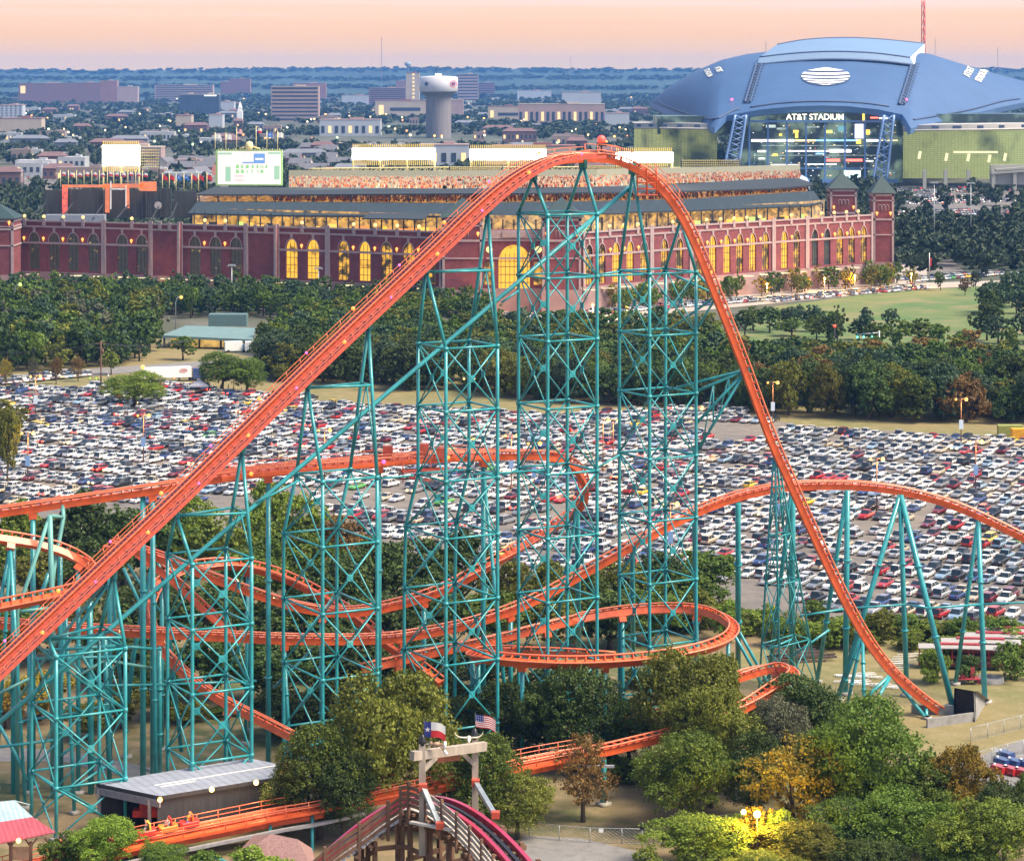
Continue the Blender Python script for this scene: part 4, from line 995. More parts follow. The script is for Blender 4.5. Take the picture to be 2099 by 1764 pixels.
# distant buildings: (px0, px1, py_top, D, depth, wall, band kind, label)
bwall = [mat('far_brick', (.26, .13, .12), .9, var=.1, scale=.05), mat('far_tan', (.36, .25, .23), .9, var=.08, scale=.05), mat('far_cream', (.42, .35, .28), .9, var=.08, scale=.05), mat('far_white', (.40, .42, .46), .8, var=.05, scale=.05), mat('far_dark_glass', (.04, .06, .10), .3, var=.2, scale=.05)]
bwin = mat('far_window', (.035, .05, .08), .25)
blit = emit('far_lit_window', (1, .66, .25), .7)
BL = [(38, 150, 171, 5600, 60, 0, 'grid', 'long dark red brick building on the far left with one lit bay'), (150, 205, 170, 5650, 60, 0, 'grid', 'brick block joined behind the long far-left brick building, with rows of small windows'), (205, 240, 166, 5700, 50, 0, 'none', 'brick block with stepped roof, third block of the far-left campus'), (240, 282, 178, 5600, 50, 1, 'none', 'low tan block at the right end of the far-left brick campus'),
      (317, 437, 175, 6000, 70, 1, 'band', 'wide low tan building with pale flat roof behind the parked rows of lamps'), (452, 470, 168, 6000, 40, 0, 'grid', 'shorter wing of the brick tower block near the white steeple'), (470, 513, 162, 6000, 40, 0, 'grid', 'taller brick tower block with small windows near the white steeple'),
      (556, 653, 178, 4300, 60, 1, 'band', 'square pink office block with dark window bands'), (600, 668, 171, 5600, 50, 0, 'none', 'low brick building behind the pink banded office block'), (368, 404, 194, 4500, 50, 4, 'none', 'blue grey side of the dark sign building'), (404, 449, 194, 4480, 50, 4, 'sign', 'dark glass building with a small lit white sign along its roof'),
      (756, 832, 181, 4700, 60, 0, 'band', 'brick block left of the slim cream tower'), (832, 860, 150, 5000, 40, 2, 'stair', 'slim cream tower with a lit stair column beside the water tower'), (812, 832, 166, 5100, 40, 0, 'none', 'small brick block behind the slim cream tower'), (938, 980, 152, 5000, 50, 1, 'band', 'tan office tower right of the water tower'), (979, 1014, 170, 4900, 50, 0, 'band', 'brick block at the right of the tan office tower'),
      (769, 872, 207, 3900, 50, 2, 'lit', 'low cream hall with a lit doorway left of the water tower'), (872, 950, 205, 3950, 60, 1, 'none', 'low tan hall right behind the water tower column'), (1000, 1070, 219, 3700, 40, 2, 'lit', 'low cream shop at the left end of the long pale shop row'), (1062, 1240, 214, 3900, 60, 1, 'shops', 'long pale shop row with lit fronts and gabled centre'), (1152, 1232, 190, 5200, 60, 3, 'none', 'pale flat-roofed building in the trees left of the stadium'),
      (0, 46, 216, 3800, 40, 3, 'grid', 'white office block cut by the left edge'), (0, 85, 243, 3000, 40, 2, 'none', 'low pale shop with flat roof near the left edge'), (230, 330, 303, 2450, 30, 1, 'lit', 'low tan building behind the left floodlight bank'), (360, 392, 237, 3300, 30, 2, 'none', 'small cream house-like block in the trees mid left'), (428, 456, 236, 3300, 30, 3, 'none', 'small white block by the bright lamps mid left'), (655, 780, 246, 3400, 60, 3, 'shops', 'long low white building with lit front behind the pink office block'),
      (1240, 1290, 233, 3500, 40, 3, 'none', 'pale low building in the trees just left of the stadium tip'), (440, 480, 209, 4300, 40, 3, 'none', 'small white block by the steeple'), (1060, 1130, 186, 5600, 60, 3, 'none', 'pale far roof under the row of bright lamps'), (1430, 1446, 142, 6500, 40, 4, 'none', 'dark block on the horizon behind the stadium roof'), (700, 760, 196, 5000, 50, 3, 'none', 'pale far block left of the brick block'), (860, 960, 298, 2300, 40, 3, 'shops', 'low white building behind the floodlights with lit front'), (1010, 1180, 300, 2300, 50, 2, 'shops', 'low pale store with red lights behind the coaster crest')]
YB = [205, 205, 205, 205, 200, 195, 195, 235, 200, 222, 225, 207, 210, 195, 200, 195, 228, 228, 235, 240, 215, 235, 258, 313, 250, 250, 260, 243, 220, 197, 151, 205, 312, 312]
BL = [(a[0], a[1], a[2], min(9000, int(F * 77 / (yb_ - HY))), min(a[4], 30), a[5], a[6], a[7]) for a, yb_ in zip(BL, YB)]
for (x0, x1, yt, D, dep, wi, kind, lb) in BL:
    zt = Z(yt, D); xa, xb = X(x0, D), X(x1, D); w = xb - xa
    rt = root('far_building', ((xa + xb) / 2, D, 0), lb, 'building', 'buildings in the far town')
    g = MB(); g.prism([(xa, D), (xb, D), (xb, D + dep), (xa, D + dep)], 0, zt)
    g.build('wall', bwall[wi], rt)
    g = MB(); g.box(((xa + xb) / 2, D + dep / 2, zt + .5), (w + .8, dep + .8, 1.0)); g.box((xa + w * .6, D + dep / 2, zt + 2.0), (w * .22, dep * .4, 3.0)); g.build('roof_parapet', bwall[(wi + 1) % 3], rt)
    g = MB(); nfl = max(3, min(9, int(zt / 4.2)))
    if kind == 'band':
        for f in range(nfl): g.box(((xa + xb) / 2, D - .1, (f + .6) * zt / nfl), (w * .96, .5, zt / nfl * .42))
    elif kind == 'grid':
        nc = max(4, int(w / 7))
        for f in range(nfl):
            for c in range(nc): g.box((xa + (c + .5) * w / nc, D - .1, (f + .6) * zt / nfl), (w / nc * .4, .5, zt / nfl * .4))
    elif kind == 'stair':
        for f in range(nfl): g.box((xa + w * .55, D - .1, (f + .6) * zt / nfl), (w * .16, .5, zt / nfl * .55), 1)
    elif kind == 'lit': g.box((xa + w * .12, D - .1, zt * .45), (w * .10, .5, zt * .6), 1); g.box((xa + w * .6, D - .1, zt * .5), (w * .6, .5, zt * .2))
    elif kind == 'shops':
        nc = max(4, int(w / 9))
        for c in range(nc): g2 = MB(); g2.box((xa + (c + .5) * w / nc, D - .1, zt * .4), (w / nc * .5, .5, zt * .45)); g2.build('window', blit if c % 3 == 1 else bwin, rt)
        if 'gabled' in lb: g.add([(xa + w*.46, D - .2, zt), (xa + w*.58, D - .2, zt), (xa + w*.52, D - .2, zt + 9)], [(0, 1, 2)])
    elif kind == 'sign': g.box((xa + w * .6, D - .2, zt - 2.2), (w * .55, .5, 2.0), 2)
    if g.f: g.build('windows_band', [bwin, blit, emit('sign_white', (1, 1, 1), 1.5)], rt)
    if x0 == 38: g = MB(); g.box((xa + w * .08, D - .4, zt * .7), (w * .09, .5, zt * .35)); g.build('lit_bay', blit, rt)
st = root('steeple', W(492, 225, 4200), 'white church steeple in the far trees by the brick tower block', 'steeple')
g = MB(); q = Vector((X(492, 4200), 4200, 0)); g.box(q + Vector((0, 0, 14)), (9, 9, 28)); g.box(q + Vector((0, 0, 31)), (6.5, 6.5, 7)); g.lathe(q + Vector((0, 0, 34.5)), [(3.4, 0), (.1, 9)], 8); g.build('spire', whitep, st)
# far water tank on the horizon
g = MB(); q = Vector((X(836, 9500), 9500, 0)); zt = Z(127, 9500); g.lathe(q, [(4, 0), (4, zt - 18), (12, zt - 12), (12, zt - 2), (.1, zt)], 16); g.build('water_tank', mat('far_tank_grey', (.25, .3, .36), .7), None, 'tiny far water tank standing on the horizon above the town', 'water tank', org=q)
# gabled houses behind the scoreboard
hroof = mat('shingle_roof', (.13, .13, .15), .9, var=.15, scale=.3); hwall = [mat('house_brick', (.28, .10, .09), .9), mat('house_cream', (.55, .48, .40), .9)]
rs = random.Random(21); k = 0
spots = [(340 + i * 34, 312 + (i % 3) * 9, 2380 - (i % 3) * 120) for i in range(4)] + [(392 + i * 24, 309 + 11 * (i % 2), 2420 - 160 * (i % 2)) for i in range(3)] + [(590 + i * 27, 303 + 10 * (i % 3), 2520 - 150 * (i % 3)) for i in range(6)] + [(640 + i * 30, 276 + 7 * (i % 2), 2900 - 130 * (i % 2)) for i in range(7)]
for (px, py, D) in spots:
    L, w_, hgt, rz = rs.uniform(20, 30), 12, rs.uniform(6.5, 8), rs.choice([-.25, -.2, 1.3])
    q = Vector((X(px, D), D, 0)); k += 1
    rt = root('gabled_house', q, 'grey roofed brick house in the terraces behind the scoreboard', 'house', 'grey roofed houses behind the scoreboard', rz)
    M_ = Matrix.Rotation(0, 3, 'Z'); g = MB(); g.box(q + Vector((0, 0, hgt / 2)), (L, w_, hgt)); g.add([q + Vector((sx * L/2, sy * w_/2, hgt)) if sy else q + Vector((sx * L/2, 0, hgt + 4.4)) for sx in (-1, 1) for sy in (-1, 0, 1)], [(0, 1, 2), (3, 5, 4)]); g.build('wall', hwall[k % 2], rt)
    g = MB(); o_ = .8
    for sy in (-1, 1): g.slab([q + Vector((-L/2 - o_, sy * (w_/2 + o_), hgt - .4)), q + Vector((L/2 + o_, sy * (w_/2 + o_), hgt - .4))][::sy], [q + Vector((-L/2 - o_, 0, hgt + 4.7)), q + Vector((L/2 + o_, 0, hgt + 4.7))][::sy], .3)
    g.build('roof', hroof, rt)
    g = MB()
    for i in range(4): g.box(q + Vector((-L/2 + (i + .5) * L/4, -w_/2 - .05, hgt * .55)), (1.6, .2, 2.0))
    g.build('window', whitep, rt)
# lamps of the far town, each a post with a glowing head
lamps = [(rs.uniform(0, 1330), rs.choice([150, 156, 158, 200, 206, 232, 240, 246, 262, 268, 280, 292]) + rs.uniform(-3, 3)) for _ in range(120)]
lamps += [(1122, 178), (1142, 177), (1163, 178), (1190, 177.5), (1228, 178), (1280, 177.5), (1222, 178), (1058, 178), (810, 203), (630, 250), (640, 285), (345, 248), (30, 262), (12, 262), (160, 266), (140, 272), (190, 252), (438, 283), (395, 297), (160, 262), (1260, 245), (1180, 232), (1000, 236), (1165, 196), (1222, 256), (1360, 246), (1270, 262)]
prot = {}
for i, (px, py) in enumerate(lamps):
    py2 = py + 12; D = min(9000, F * (H - 9) / max(44, py - HY)) if py < 215 else F * (H - 9) / (py - HY)
    kind = i % 7
    if kind not in prot:
        g = MB(); g.tube((0, 0, 0), (0, 0, 9), .25, n=4); g.ball((0, 0, 9.6), 1.35, 6, 1)
        cg = [(1, .66, .25), (1, .45, .08), (1, .82, .55), (1, .72, .35), (1, .26, .05), (.75, 1, .4), (1, .62, .22)][kind]
        o = g.build('far_lamp', [mgrey, emit('far_lamp_glow_%s' % 'abcdefg'[kind], cg, 2.2)], None, 'small glowing lamp post in the far town beyond the ballpark', 'street lamp', 'glowing lamps of the far town')
        prot[kind] = o
    else:
        o = prot[kind].copy(); COL.objects.link(o)
    o.location = (X(px, D), D, 0); s_ = max(.7, min(2.2, D / 3200)) * rs.uniform(.7, 1.15); o.scale = (s_, s_, 1)
# ================================================================== STEEL COASTER
orange = mat('coaster_orange', (.72, .115, .030), .45, var=.2, scale=.8, coat=.2)
rail_m = mat('rail_orange', (.68, .165, .075), .38, var=.08, scale=.4, coat=.2)
walk_m = mat('catwalk_red', (.50, .085, .05), .6, var=.22, scale=3)
darkred = mat('tread_dark', (.10, .03, .05), .6, var=.3, scale=3)
teal = mat('teal_paint', (.026, .275, .305), .42, var=.2, scale=.9, coat=.3)
teal2 = mat('teal_paint_faded', (.11, .31, .29), .5, var=.2, scale=.4)
footing = mat('footing_concrete', (.34, .32, .29), .9)
coaster = root('roller_coaster', W(1150, 1500, 340), 'giant orange steel roller coaster on teal lattice towers with one great hill', 'roller coaster')
def DL30(px): return 335.8 / (1 - .577 * (px - CX) / F)
def resample(P, ds):
    P = np.array(P); seg = np.linalg.norm(np.diff(P, axis=0), axis=1); s = np.concatenate([[0], np.cumsum(seg)])
    n = max(2, int(s[-1] / ds)); t = np.linspace(0, s[-1], n + 1)
    return [Vector(np.array([np.interp(x, s, P[:, k]) for k in range(3)])) for x in t]
def frames(P, bank):
    out = []; n = len(P)
    for i, p in enumerate(P):
        d = (P[min(i + 1, n - 1)] - P[max(i - 1, 0)]).normalized()
        sd = d.cross(Vector((0, 0, 1)))
        sd = Vector((1, 0, 0)) if sd.length < .02 else sd.normalized()
        bk = bank(i / (n - 1)) if callable(bank) else bank
        sd = Matrix.Rotation(bk, 3, d) @ sd; up = sd.cross(d); out.append((p, d, sd, up))
    return out
def sweep(mb, fr, prof, mi=0, smooth=False):
    """sweep a closed profile [(side, up)] along frames"""
    n = len(prof); vs = [p + sd * a + up * c for p, d, sd, up in fr for a, c in prof]
    mb.add(vs, [(i*n+j, i*n+(j+1) % n, (i+1)*n+(j+1) % n, (i+1)*n+j) for i in range(len(fr)-1) for j in range(n)], mi, smooth)
    mb.add(vs[:n], [tuple(range(n-1, -1, -1))], mi); mb.add(vs[-n:], [tuple(range(n))], mi)
def track(pts, bank=0.0, name='track', ds=1.25, sub=9, gauge=.72, sw=.42, sh=.85):
    P = resample([W(*p) for p in smooth_path(pts, sub)], ds); fr = frames(P, bank)
    g = MB(); sweep(g, fr, [(-sw, -.28), (sw, -.28), (sw * .85, -.28 - sh), (-sw * .85, -.28 - sh)])
    sp = g.build(name, orange, coaster)
    for s_ in (-1, 1):
        g = MB(); g.path([p + sd * s_ * gauge + up * .12 for p, d, sd, up in fr], .13, 6); g.build('rail', rail_m, sp)
    g = MB()
    for p, d, sd, up in fr:
        for s_ in (-1, 1): g.beam(p + sd * s_ * .30 - up * .32, p + sd * s_ * gauge + up * .08, .14, .16, up=d)
        g.beam(p - sd * gauge + up * .0, p + sd * gauge + up * .0, .12, .12, up=d)
    g.build('crossties', orange, sp, kind='stuff')
    return fr
cols = []
def column(top, base=None, r=.34, m=None, lean=None, foot=True):
    top = Vector(top); base = Vector((top.x, top.y, 0)) if base is None else Vector(base)
    g = MB(); g.tube(base, top, r, r * .94, n=8)
    L = (top - base).length
    for f in (.33, .66):
        if L > 10: q = base.lerp(top, f); d = (top - base).normalized(); g.tube(q - d * .12, q + d * .12, r * 1.45, n=8)
    if foot: g.tube((base.x, base.y, base.z - .1), (base.x, base.y, base.z + .5), r * 2.6, n=4, mi=1)
    return g.build('support_column', [m or teal, footing], coaster)
def saddle(p, d, sd, up):
    g = MB(); g.box(p - up * 1.5, (1.0, .7, .9), M=Matrix((d, sd, up)).transposed()); g.box(p - up * 1.05, (2.0, .8, .25), M=Matrix((d, sd, up)).transposed()); g.build('saddle', orange, coaster)
def columns_for(fr, every, skip=(), kinds='vA', r=.34, first=None):
    n = len(fr); st = int(every / 1.25); k = 0
    for i in range(first if first is not None else st // 2, n, st):
        p, d, sd, up = fr[i]
        px = CX + p.x * F / p.y
        if any(a < px < c for a, c in skip) or p.z < 2.5: continue
        saddle(p, d, sd, up); t = p - up * 1.7
        kd = kinds[k % len(kinds)]; k += 1
        if kd in 'vA': column(t, (t.x, t.y, 0), r)
        h = Vector((sd.x, sd.y, 0)).normalized()
        if kd == 'A': column(t - Vector((0, 0, .6)), Vector((t.x, t.y, 0)) + h * (.20 * t.z), r * .8)
        if kd == 'X':
            column(t, Vector((t.x, t.y, 0)) + h * (.16 * t.z), r * .8); column(t, Vector((t.x, t.y, 0)) - h * (.16 * t.z), r * .8)
# ---- the great hill: lift and drop
liftpx = [(-60, 1408), (0, 1350), (167, 1193), (400, 971), (645, 733), (879, 512), (945, 448), (1005, 394), (1059, 354), (1112, 328), (1160, 318), (1212, 315)]
lift = [(a, c, DL30(a)) for a, c in liftpx]
def DD(px): return (342 - .36 * 10.8) / (1 - .36 * (px - CX) / F)
droppx = [(1212, 315), (1260, 320), (1300, 334), (1340, 361), (1380, 403), (1410, 450), (1440, 515), (1470, 590), (1500, 665), (1531, 745), (1560, 825), (1590, 903), (1622, 975), (1660, 1060), (1700, 1147), (1740, 1230), (1777, 1296), (1815, 1350), (1855, 1392), (1900, 1429), (1945, 1460), (1990, 1490)]
drop = [(a, c, DL30(a) if a <= 1212 else DD(a) + 2.0 * max(0, 1 - (a - 1212) / 90)) for a, c in droppx]
lf = track(lift, name='lift_track', ds=1.2, sub=8)
df = track(drop, name='drop_track', ds=1.2, sub=6)
# catwalks, treads, handrails of the lift
g = MB(); sweep(g, lf, [(1.45, -.30), (3.25, -.30), (3.25, -.42), (1.45, -.42)]); sweep(g, lf, [(3.55, -.10), (3.8, -.10), (3.8, -.55), (3.55, -.55)]); sweep(g, lf, [(1.25, -.05), (1.45, -.05), (1.45, -.5), (1.25, -.5)])
cw = g.build('lift_catwalk', walk_m, coaster)
g = MB()
for p, d, sd, up in lf:
    g.beam(p + sd * 2.75 - up * .24, p + sd * 3.55 - up * .24, .44, .12, up=up); g.beam(p + sd * 1.5 + d * .6 - up * .27, p + sd * 2.6 + d * .6 - up * .27, .12, .08, up=up)
g.build('stair_treads', darkred, cw, kind='stuff')
g = MB(); sweep(g, lf, [(-.55, .02), (.05, .02), (.05, -.18), (-.55, -.18)]); ch = g.build('chain_trough', walk_m, coaster)
g = MB()
for p, d, sd, up in lf:
    for o in (0, .6): g.beam(p - sd * .55 + d * o + up * .06, p + sd * .02 + d * o + up * .06, .32, .1, up=up)
g.build('chain_dogs', darkred, ch, kind='stuff')
def handrail(fr, off, name='handrail', hgt=1.15, every=2, i0=0, i1=None, base=-.3):
    fr = fr[i0:i1]; g = MB()
    for hh in (hgt, hgt * .5): g.path([p + sd * off + Vector((0, 0, hh + base)) for p, d, sd, up in fr], .055, 4)
    for p, d, sd, up in fr[::every]: g.tube(p + sd * off + up * base, p + sd * off + Vector((0, 0, hgt + base)), .055, n=4)
    return g.build(name, rail_m, coaster)
handrail(lf, -1.55); handrail(lf, 3.65, hgt=.9, every=3)
g = MB(); sweep(g, lf, [(-1.6, -.30), (-.95, -.30), (-.95, -.4), (-1.6, -.4)]); g.build('lift_catwalk', walk_m, coaster)
handrail(df, -1.4, i0=0, i1=14, hgt=1.6); handrail(df, 1.4, i0=0, i1=14, hgt=1.6)
lampA = emit('amber_lamp', (1, .24, .015), 1.3); lampP = emit('pink_lamp', (1, .12, .55), .95); lampW = emit('warm_lamp', (1, .62, .16), 2.2); lampR = emit('red_lamp', (1, .03, .01), 1.6)
def lift_lamp(q, m, r=.2):
    g = MB(); g.ball(q, r, 6); g.build('lift_lamp', m, coaster)
for i in range(5, len(lf), 7):
    p, d, sd, up = lf[i]; lift_lamp(p - sd * 1.6 + Vector((0, 0, .8)), lampA if (i // 7) % 2 else lampP, .27 if (i // 7) % 2 else .19)
    p, d, sd, up = lf[min(i + 3, len(lf) - 1)]; lift_lamp(p + sd * 3.5 + Vector((0, 0, .2)), lampA if (i // 7) % 2 == 0 else lampP, .26 if (i // 7) % 2 == 0 else .19)
cp = W(1233, 316, 343)
g = MB(); g.tube(cp, cp + Vector((0, 0, 1.5)), .12, n=5); g.box(cp + Vector((0, 0, 1.3)), (1.3, .8, .5)); g.build('beacon_post', dsteel, coaster)
lift_lamp(cp + Vector((0, 0, 1.95)), lampR, .60)
# service cage hung under the top of the drop
g = MB(); q0 = W(1326, 378, 345)
for dx in (-1.3, 0, 1.3):
    for dy in (-.8, .8): g.tube(q0 + Vector((dx, dy, -1.4)), q0 + Vector((dx, dy, 2.2)), .08, n=4)
for dz in (-1.4, -.6, .2, 1.0): 
    for dy in (-.8, .8): g.tube(q0 + Vector((-1.4, dy, dz)), q0 + Vector((1.4, dy, dz)), .07, n=4)
g.box(q0 + Vector((0, 0, -1.4)), (2.9, 1.8, .12)); g.build('service_cage', orange, coaster)
# ---- lattice towers under the lift
hv = Vector((math.cos(R(30)), math.sin(R(30)), 0)); lv = Vector((math.sin(R(30)), -math.cos(R(30)), 0))
def tower4(cpx, rings_py, apex, D=None, a=3.79, b=3.79, flare_at=None, flare=3.9, strut=None, spacing=8.27):
    D = D or DL30(cpx); c = Vector((X(cpx, D), D, 0))
    zs = [Z(y, D) for y in rings_py]
    while zs[-1] - spacing > 2.0: zs.append(zs[-1] - spacing)
    zf = Z(flare_at, D) if flare_at else -99
    def corner(k, z):
        sa, sb_ = ((-1, 1), (1, 1), (1, -1), (-1, -1))[k]        # front-left.., + lateral is the near side
        fl = 0.0
        if sb_ < 0 and z < zf: fl = min(1.0, (zf - z) / spacing) * flare
        return c + hv * (a * sa) + lv * (b * sb_ - fl * 1.0 * (1 if sb_ < 0 else 0)) + Vector((0, 0, z))
    g = MB()
    for k in range(4):
        zz = [z for z in zs] + [0.0]
        g.path([corner(k, z) for z in zz], .235, 7)
        for z in zs: q = corner(k, z); g.tube(q - Vector((0, 0, .22)), q + Vector((0, 0, .22)), .34, n=7)
        q = corner(k, 0); g.tube(q - Vector((0, 0, .1)), q + Vector((0, 0, .5)), .8, n=4, mi=1)
    tw = g.build('support_tower', [teal, footing], coaster)
    g = MB(); lev = zs + [0.3]
    for i, z in enumerate(zs):
        for k in range(4): g.tube(corner(k, z), corner((k + 1) % 4, z), .15, n=5)
        z2 = lev[i + 1]
        if z - z2 < 2.5: continue
        for k in range(4):
            A, B, C, Dd = corner(k, z), corner((k + 1) % 4, z), corner(k, z2), corner((k + 1) % 4, z2)
            g.tube(A, Dd, .12, n=4); g.tube(B, C, .12, n=4); m_ = (A + B + C + Dd) / 4; n_ = (B - A).normalized(); g.box(m_, (.85, .12, .85), rz=math.atan2(n_.y, n_.x))
    g.build('cross_bracing', teal, tw)
    g = MB()
    tops = []
    for (px, py), pair in zip(apex, ((0, 3), (1, 2))):
        q = W(px, py, DL30(px) + .4); tops.append(q); g = MB()
        for k in pair: g.tube(corner(k, zs[0]), q, .235, n=7)
        g.tube(q - Vector((0, 0, .4)), q + Vector((0, 0, 1.1)), .42, n=6); g.box(q + lv * .7 + Vector((0, 0, .4)), (.4, .5, 1.6)); g.box(q - lv * .7 + Vector((0, 0, .4)), (.4, .5, 1.6))
        g.build('top_frame', teal, tw)
    g = MB()
    if strut:
        A, B = tops[0], tops[1]; d0 = B - A; low = A
        f = (A.z - .3 - corner(1, zs[0]).z) / max(.1, B.z - corner(1, zs[0]).z)
        for k in (1, 2): q = corner(k, zs[0]).lerp(B, max(0, min(1, f))); g.tube(A - Vector((0, 0, .3)), q, .17, n=6); 
        q1 = corner(1, zs[0]).lerp(B, max(0, f)); q2 = corner(2, zs[0]).lerp(B, max(0, f)); g.tube(q1, q2, .14, n=5)
        m1 = corner(1, zs[0]).lerp(corner(2, zs[0]), .5); 
        g.tube(corner(1, zs[0]), q2.lerp(q1, .5), .11, n=4); g.tube(corner(2, zs[0]), q1.lerp(q2, .5), .11, n=4)
    if g.f: g.build('top_tie', teal, tw)
    return c, corner, zs
T5 = tower4(1143, [437, 565, 692, 829, 961, 1090, 1219, 1348], [(1093, 363), (1195, 338)])
T6 = tower4(1348, [556, 681, 803, 930, 1056, 1182, 1308], [(1297, 352), (1395, 452)], D=351)
T4 = tower4(938, [706, 834, 974, 1090, 1220, 1345], [(873, 553), (1000, 433)], flare_at=974, strut=True)
T3 = tower4(690, [974, 1106, 1241, 1374], [(630, 790), (755, 668)], flare_at=974, strut=True)
T2 = tower4(429, [1139, 1272, 1402, 1540], [(360, 1052), (496, 922)], a=3.9, b=3.9, strut=True)
T1 = tower4(160, [1322, 1447, 1587], [(96, 1303), (232, 1178)], a=4.3, b=4.3, strut=True)
def ttube(pts, r=.2, m=None, nm='brace'):
    g = MB(); g.path([Vector(p) for p in pts], r, 6); return g.build(nm, m or teal, coaster)
# long raker under the lift and ties between the towers
ttube([W(p, 383 + (1292 - p) * .848, DL30(p) + 2.2) for p in (1292, 1022, 651, 393, 213, -40)], .30, nm='raker')
for (pa, ya, pb, yb) in ((1225, 563, 1268, 557), (1164, 567, 1325, 562), (1029, 974, 1062, 962), (780, 980, 848, 974), (1225, 958, 1270, 932), (971, 972, 1120, 963), (525, 1031, 612, 985), (1028, 620, 1063, 596)):
    ttube([W(pa, ya, DL30(pa)), W(pb, yb, DL30(pb))], .15)
# outriggers from the crest towers to the drop
for (apx, apy, legs) in ((1470, 605, [(1425, 556), (1425, 681), (1365, 681), (1365, 556)]), (1531, 757, [(1425, 803), (1365, 800), (1425, 870), (1425, 930)])):
    A = W(apx, apy, DD(apx) + .3)
    g = MB()
    for lx, ly in legs: g.tube(A, W(lx, ly, 350 if lx == 1425 else 355), .21 if apy > 700 else .17, n=6)
    if apy > 700:
        for f in (.35, .65): p1 = A.lerp(W(1425, 803, 350), f); p2 = A.lerp(W(1425, 930, 350), f); g.tube(p1, p2, .12, n=5); g.tube(p1, A.lerp(W(1425, 930, 350), f + .2), .1, n=5)
    g.box(A, (.7, 1.1, .9)); g.build('outrigger', teal, coaster)
# flared trestle under the lower drop
A = W(1588, 900, DD(1588)); g = MB(); bs = [W(1553, 1395, 362), W(1600, 1408, 359), W(1683, 1382, 366), W(1640, 1365, 370)]
for q in bs: q.z = 0
def tl(k, z): f = (A.z - z) / A.z; return A.lerp(bs[k], f ** 1.0)
for k in range(4): g.path([A + (bs[k] - A) * 0.01, tl(k, 20), bs[k]], .15, 6)
tr = g.build('trestle', teal, coaster); g = MB()
lv_ = [33, 26, 19, 10, 2]
for i, z in enumerate(lv_):
    for k in range(4):
        g.tube(tl(k, z), tl((k + 1) % 4, z), .10, n=5)
        if i < 4: g.tube(tl(k, z), tl((k + 1) % 4, lv_[i + 1]), .085, n=4); g.tube(tl((k + 1) % 4, z), tl(k, lv_[i + 1]), .085, n=4)
g.build('cross_bracing', teal, tr)
# ---- the other runs of track
brake = [(-60, 1050, 321), (0, 1041, 322), (130, 1022, 323), (330, 992, 325), (440, 972, 327), (560, 957, 329), (760, 940, 334), (880, 931, 337), (1000, 926, 341), (1090, 925, 345), (1140, 930, 349), (1172, 944, 353), (1191, 968, 357), (1197, 998, 360), (1186, 1030, 362), (1160, 1058, 362), (1115, 1088, 359), (1050, 1127, 354), (1000, 1154, 351), (900, 1204, 346), (800, 1234, 341), (720, 1246, 338), (640, 1241, 336), (560, 1220, 334), (450, 1180, 331), (380, 1152, 330), (300, 1125, 330), (230, 1106, 331)]
def bnk(t): return -.55 * math.exp(-((t - .62) / .08) ** 2)
bf = track(brake, bnk)
i0 = next(i for i, f_ in enumerate(bf) if CX + f_[0].x * F / f_[0].y > 440); i1 = next(i for i, f_ in enumerate(bf) if CX + f_[0].x * F / f_[0].y > 1010); i2 = next(i for i, f_ in enumerate(bf) if CX + f_[0].x * F / f_[0].y > 810)
g = MB(); 
for sgn in (-1, 1): sweep(g, bf[i0:i1], [(sgn * .95, -.25), (sgn * 2.0, -.25), (sgn * 2.0, -.7), (sgn * .95, -.7)])
g.build('brake_catwalk', orange, coaster)
handrail(bf, 1.95, i0=i0, i1=i1, hgt=1.0); handrail(bf, -1.95, i0=i0, i1=i1, hgt=1.0)
g = MB(); sweep(g, bf[i2:i1 - 6], [(.9, -1.6), (2.4, -1.6), (2.4, -1.8), (.9, -1.8)])
for p, d, sd, up in bf[i2:i1 - 6:3]: g.tube(p + sd * 2.3 - up * .3, p + sd * 2.3 - up * 3.1, .07, n=4); g.tube(p - sd * .6 - up * 1.6, p + sd * 2.2 - up * 2.8, .05, n=4)
sweep(g, bf[i2 + 2:i1 - 8], [(.7, -2.9), (2.5, -2.9), (2.5, -3.05), (.7, -3.05)])
g.build('brake_gantry', walk_m, coaster)
for i in range(i0 + 3, i1, 7):
    p, d, sd, up = bf[i]; lift_lamp(p + sd * 2.05 - up * .2, lampA if (i // 7) % 3 else lampP, .28)
for k, (px, py) in enumerate(((795, 925), (868, 920), (905, 928))):
    q = W(px, py, 335); g = MB(); g.box(q, (1.3, 1.0, 1.4)); g.build('control_box', walk_m, coaster)
camel = [(-60, 1266, 322), (0, 1270, 323), (200, 1283, 325), (400, 1293, 328), (600, 1302, 332), (780, 1301, 337), (900, 1284, 341), (1000, 1259, 345), (1100, 1219, 349), (1200, 1164, 353), (1300, 1108, 357), (1400, 1054, 361), (1500, 1014, 364), (1600, 992, 366), (1700, 987, 368), (1800, 992, 369), (1900, 1011, 370), (2000, 1046, 370), (2160, 1125, 370)]
cf = track(camel)
loopd = [(905, 1395, 337), (860, 1360, 339), (800, 1318, 341), (740, 1267, 343), (660, 1214, 345), (580, 1175, 346), (500, 1154, 346), (430, 1154, 344), (370, 1167, 341), (330, 1191, 338), (312, 1222, 335), (309, 1260, 333), (325, 1300, 331), (355, 1345, 330), (400, 1388, 328), (460, 1428, 326), (545, 1472, 324), (600, 1500, 323)]
dfr = track(loopd, lambda t: -.75 * math.exp(-((t - .58) / .16) ** 2) - .25)
left = [(-60, 1084, 317), (0, 1094, 318), (90, 1110, 320), (160, 1134, 321), (200, 1160, 319), (196, 1185, 316), (150, 1206, 314), (80, 1222, 313), (0, 1238, 312), (-60, 1250, 311)]
l1 = track(left, lambda t: -.7)
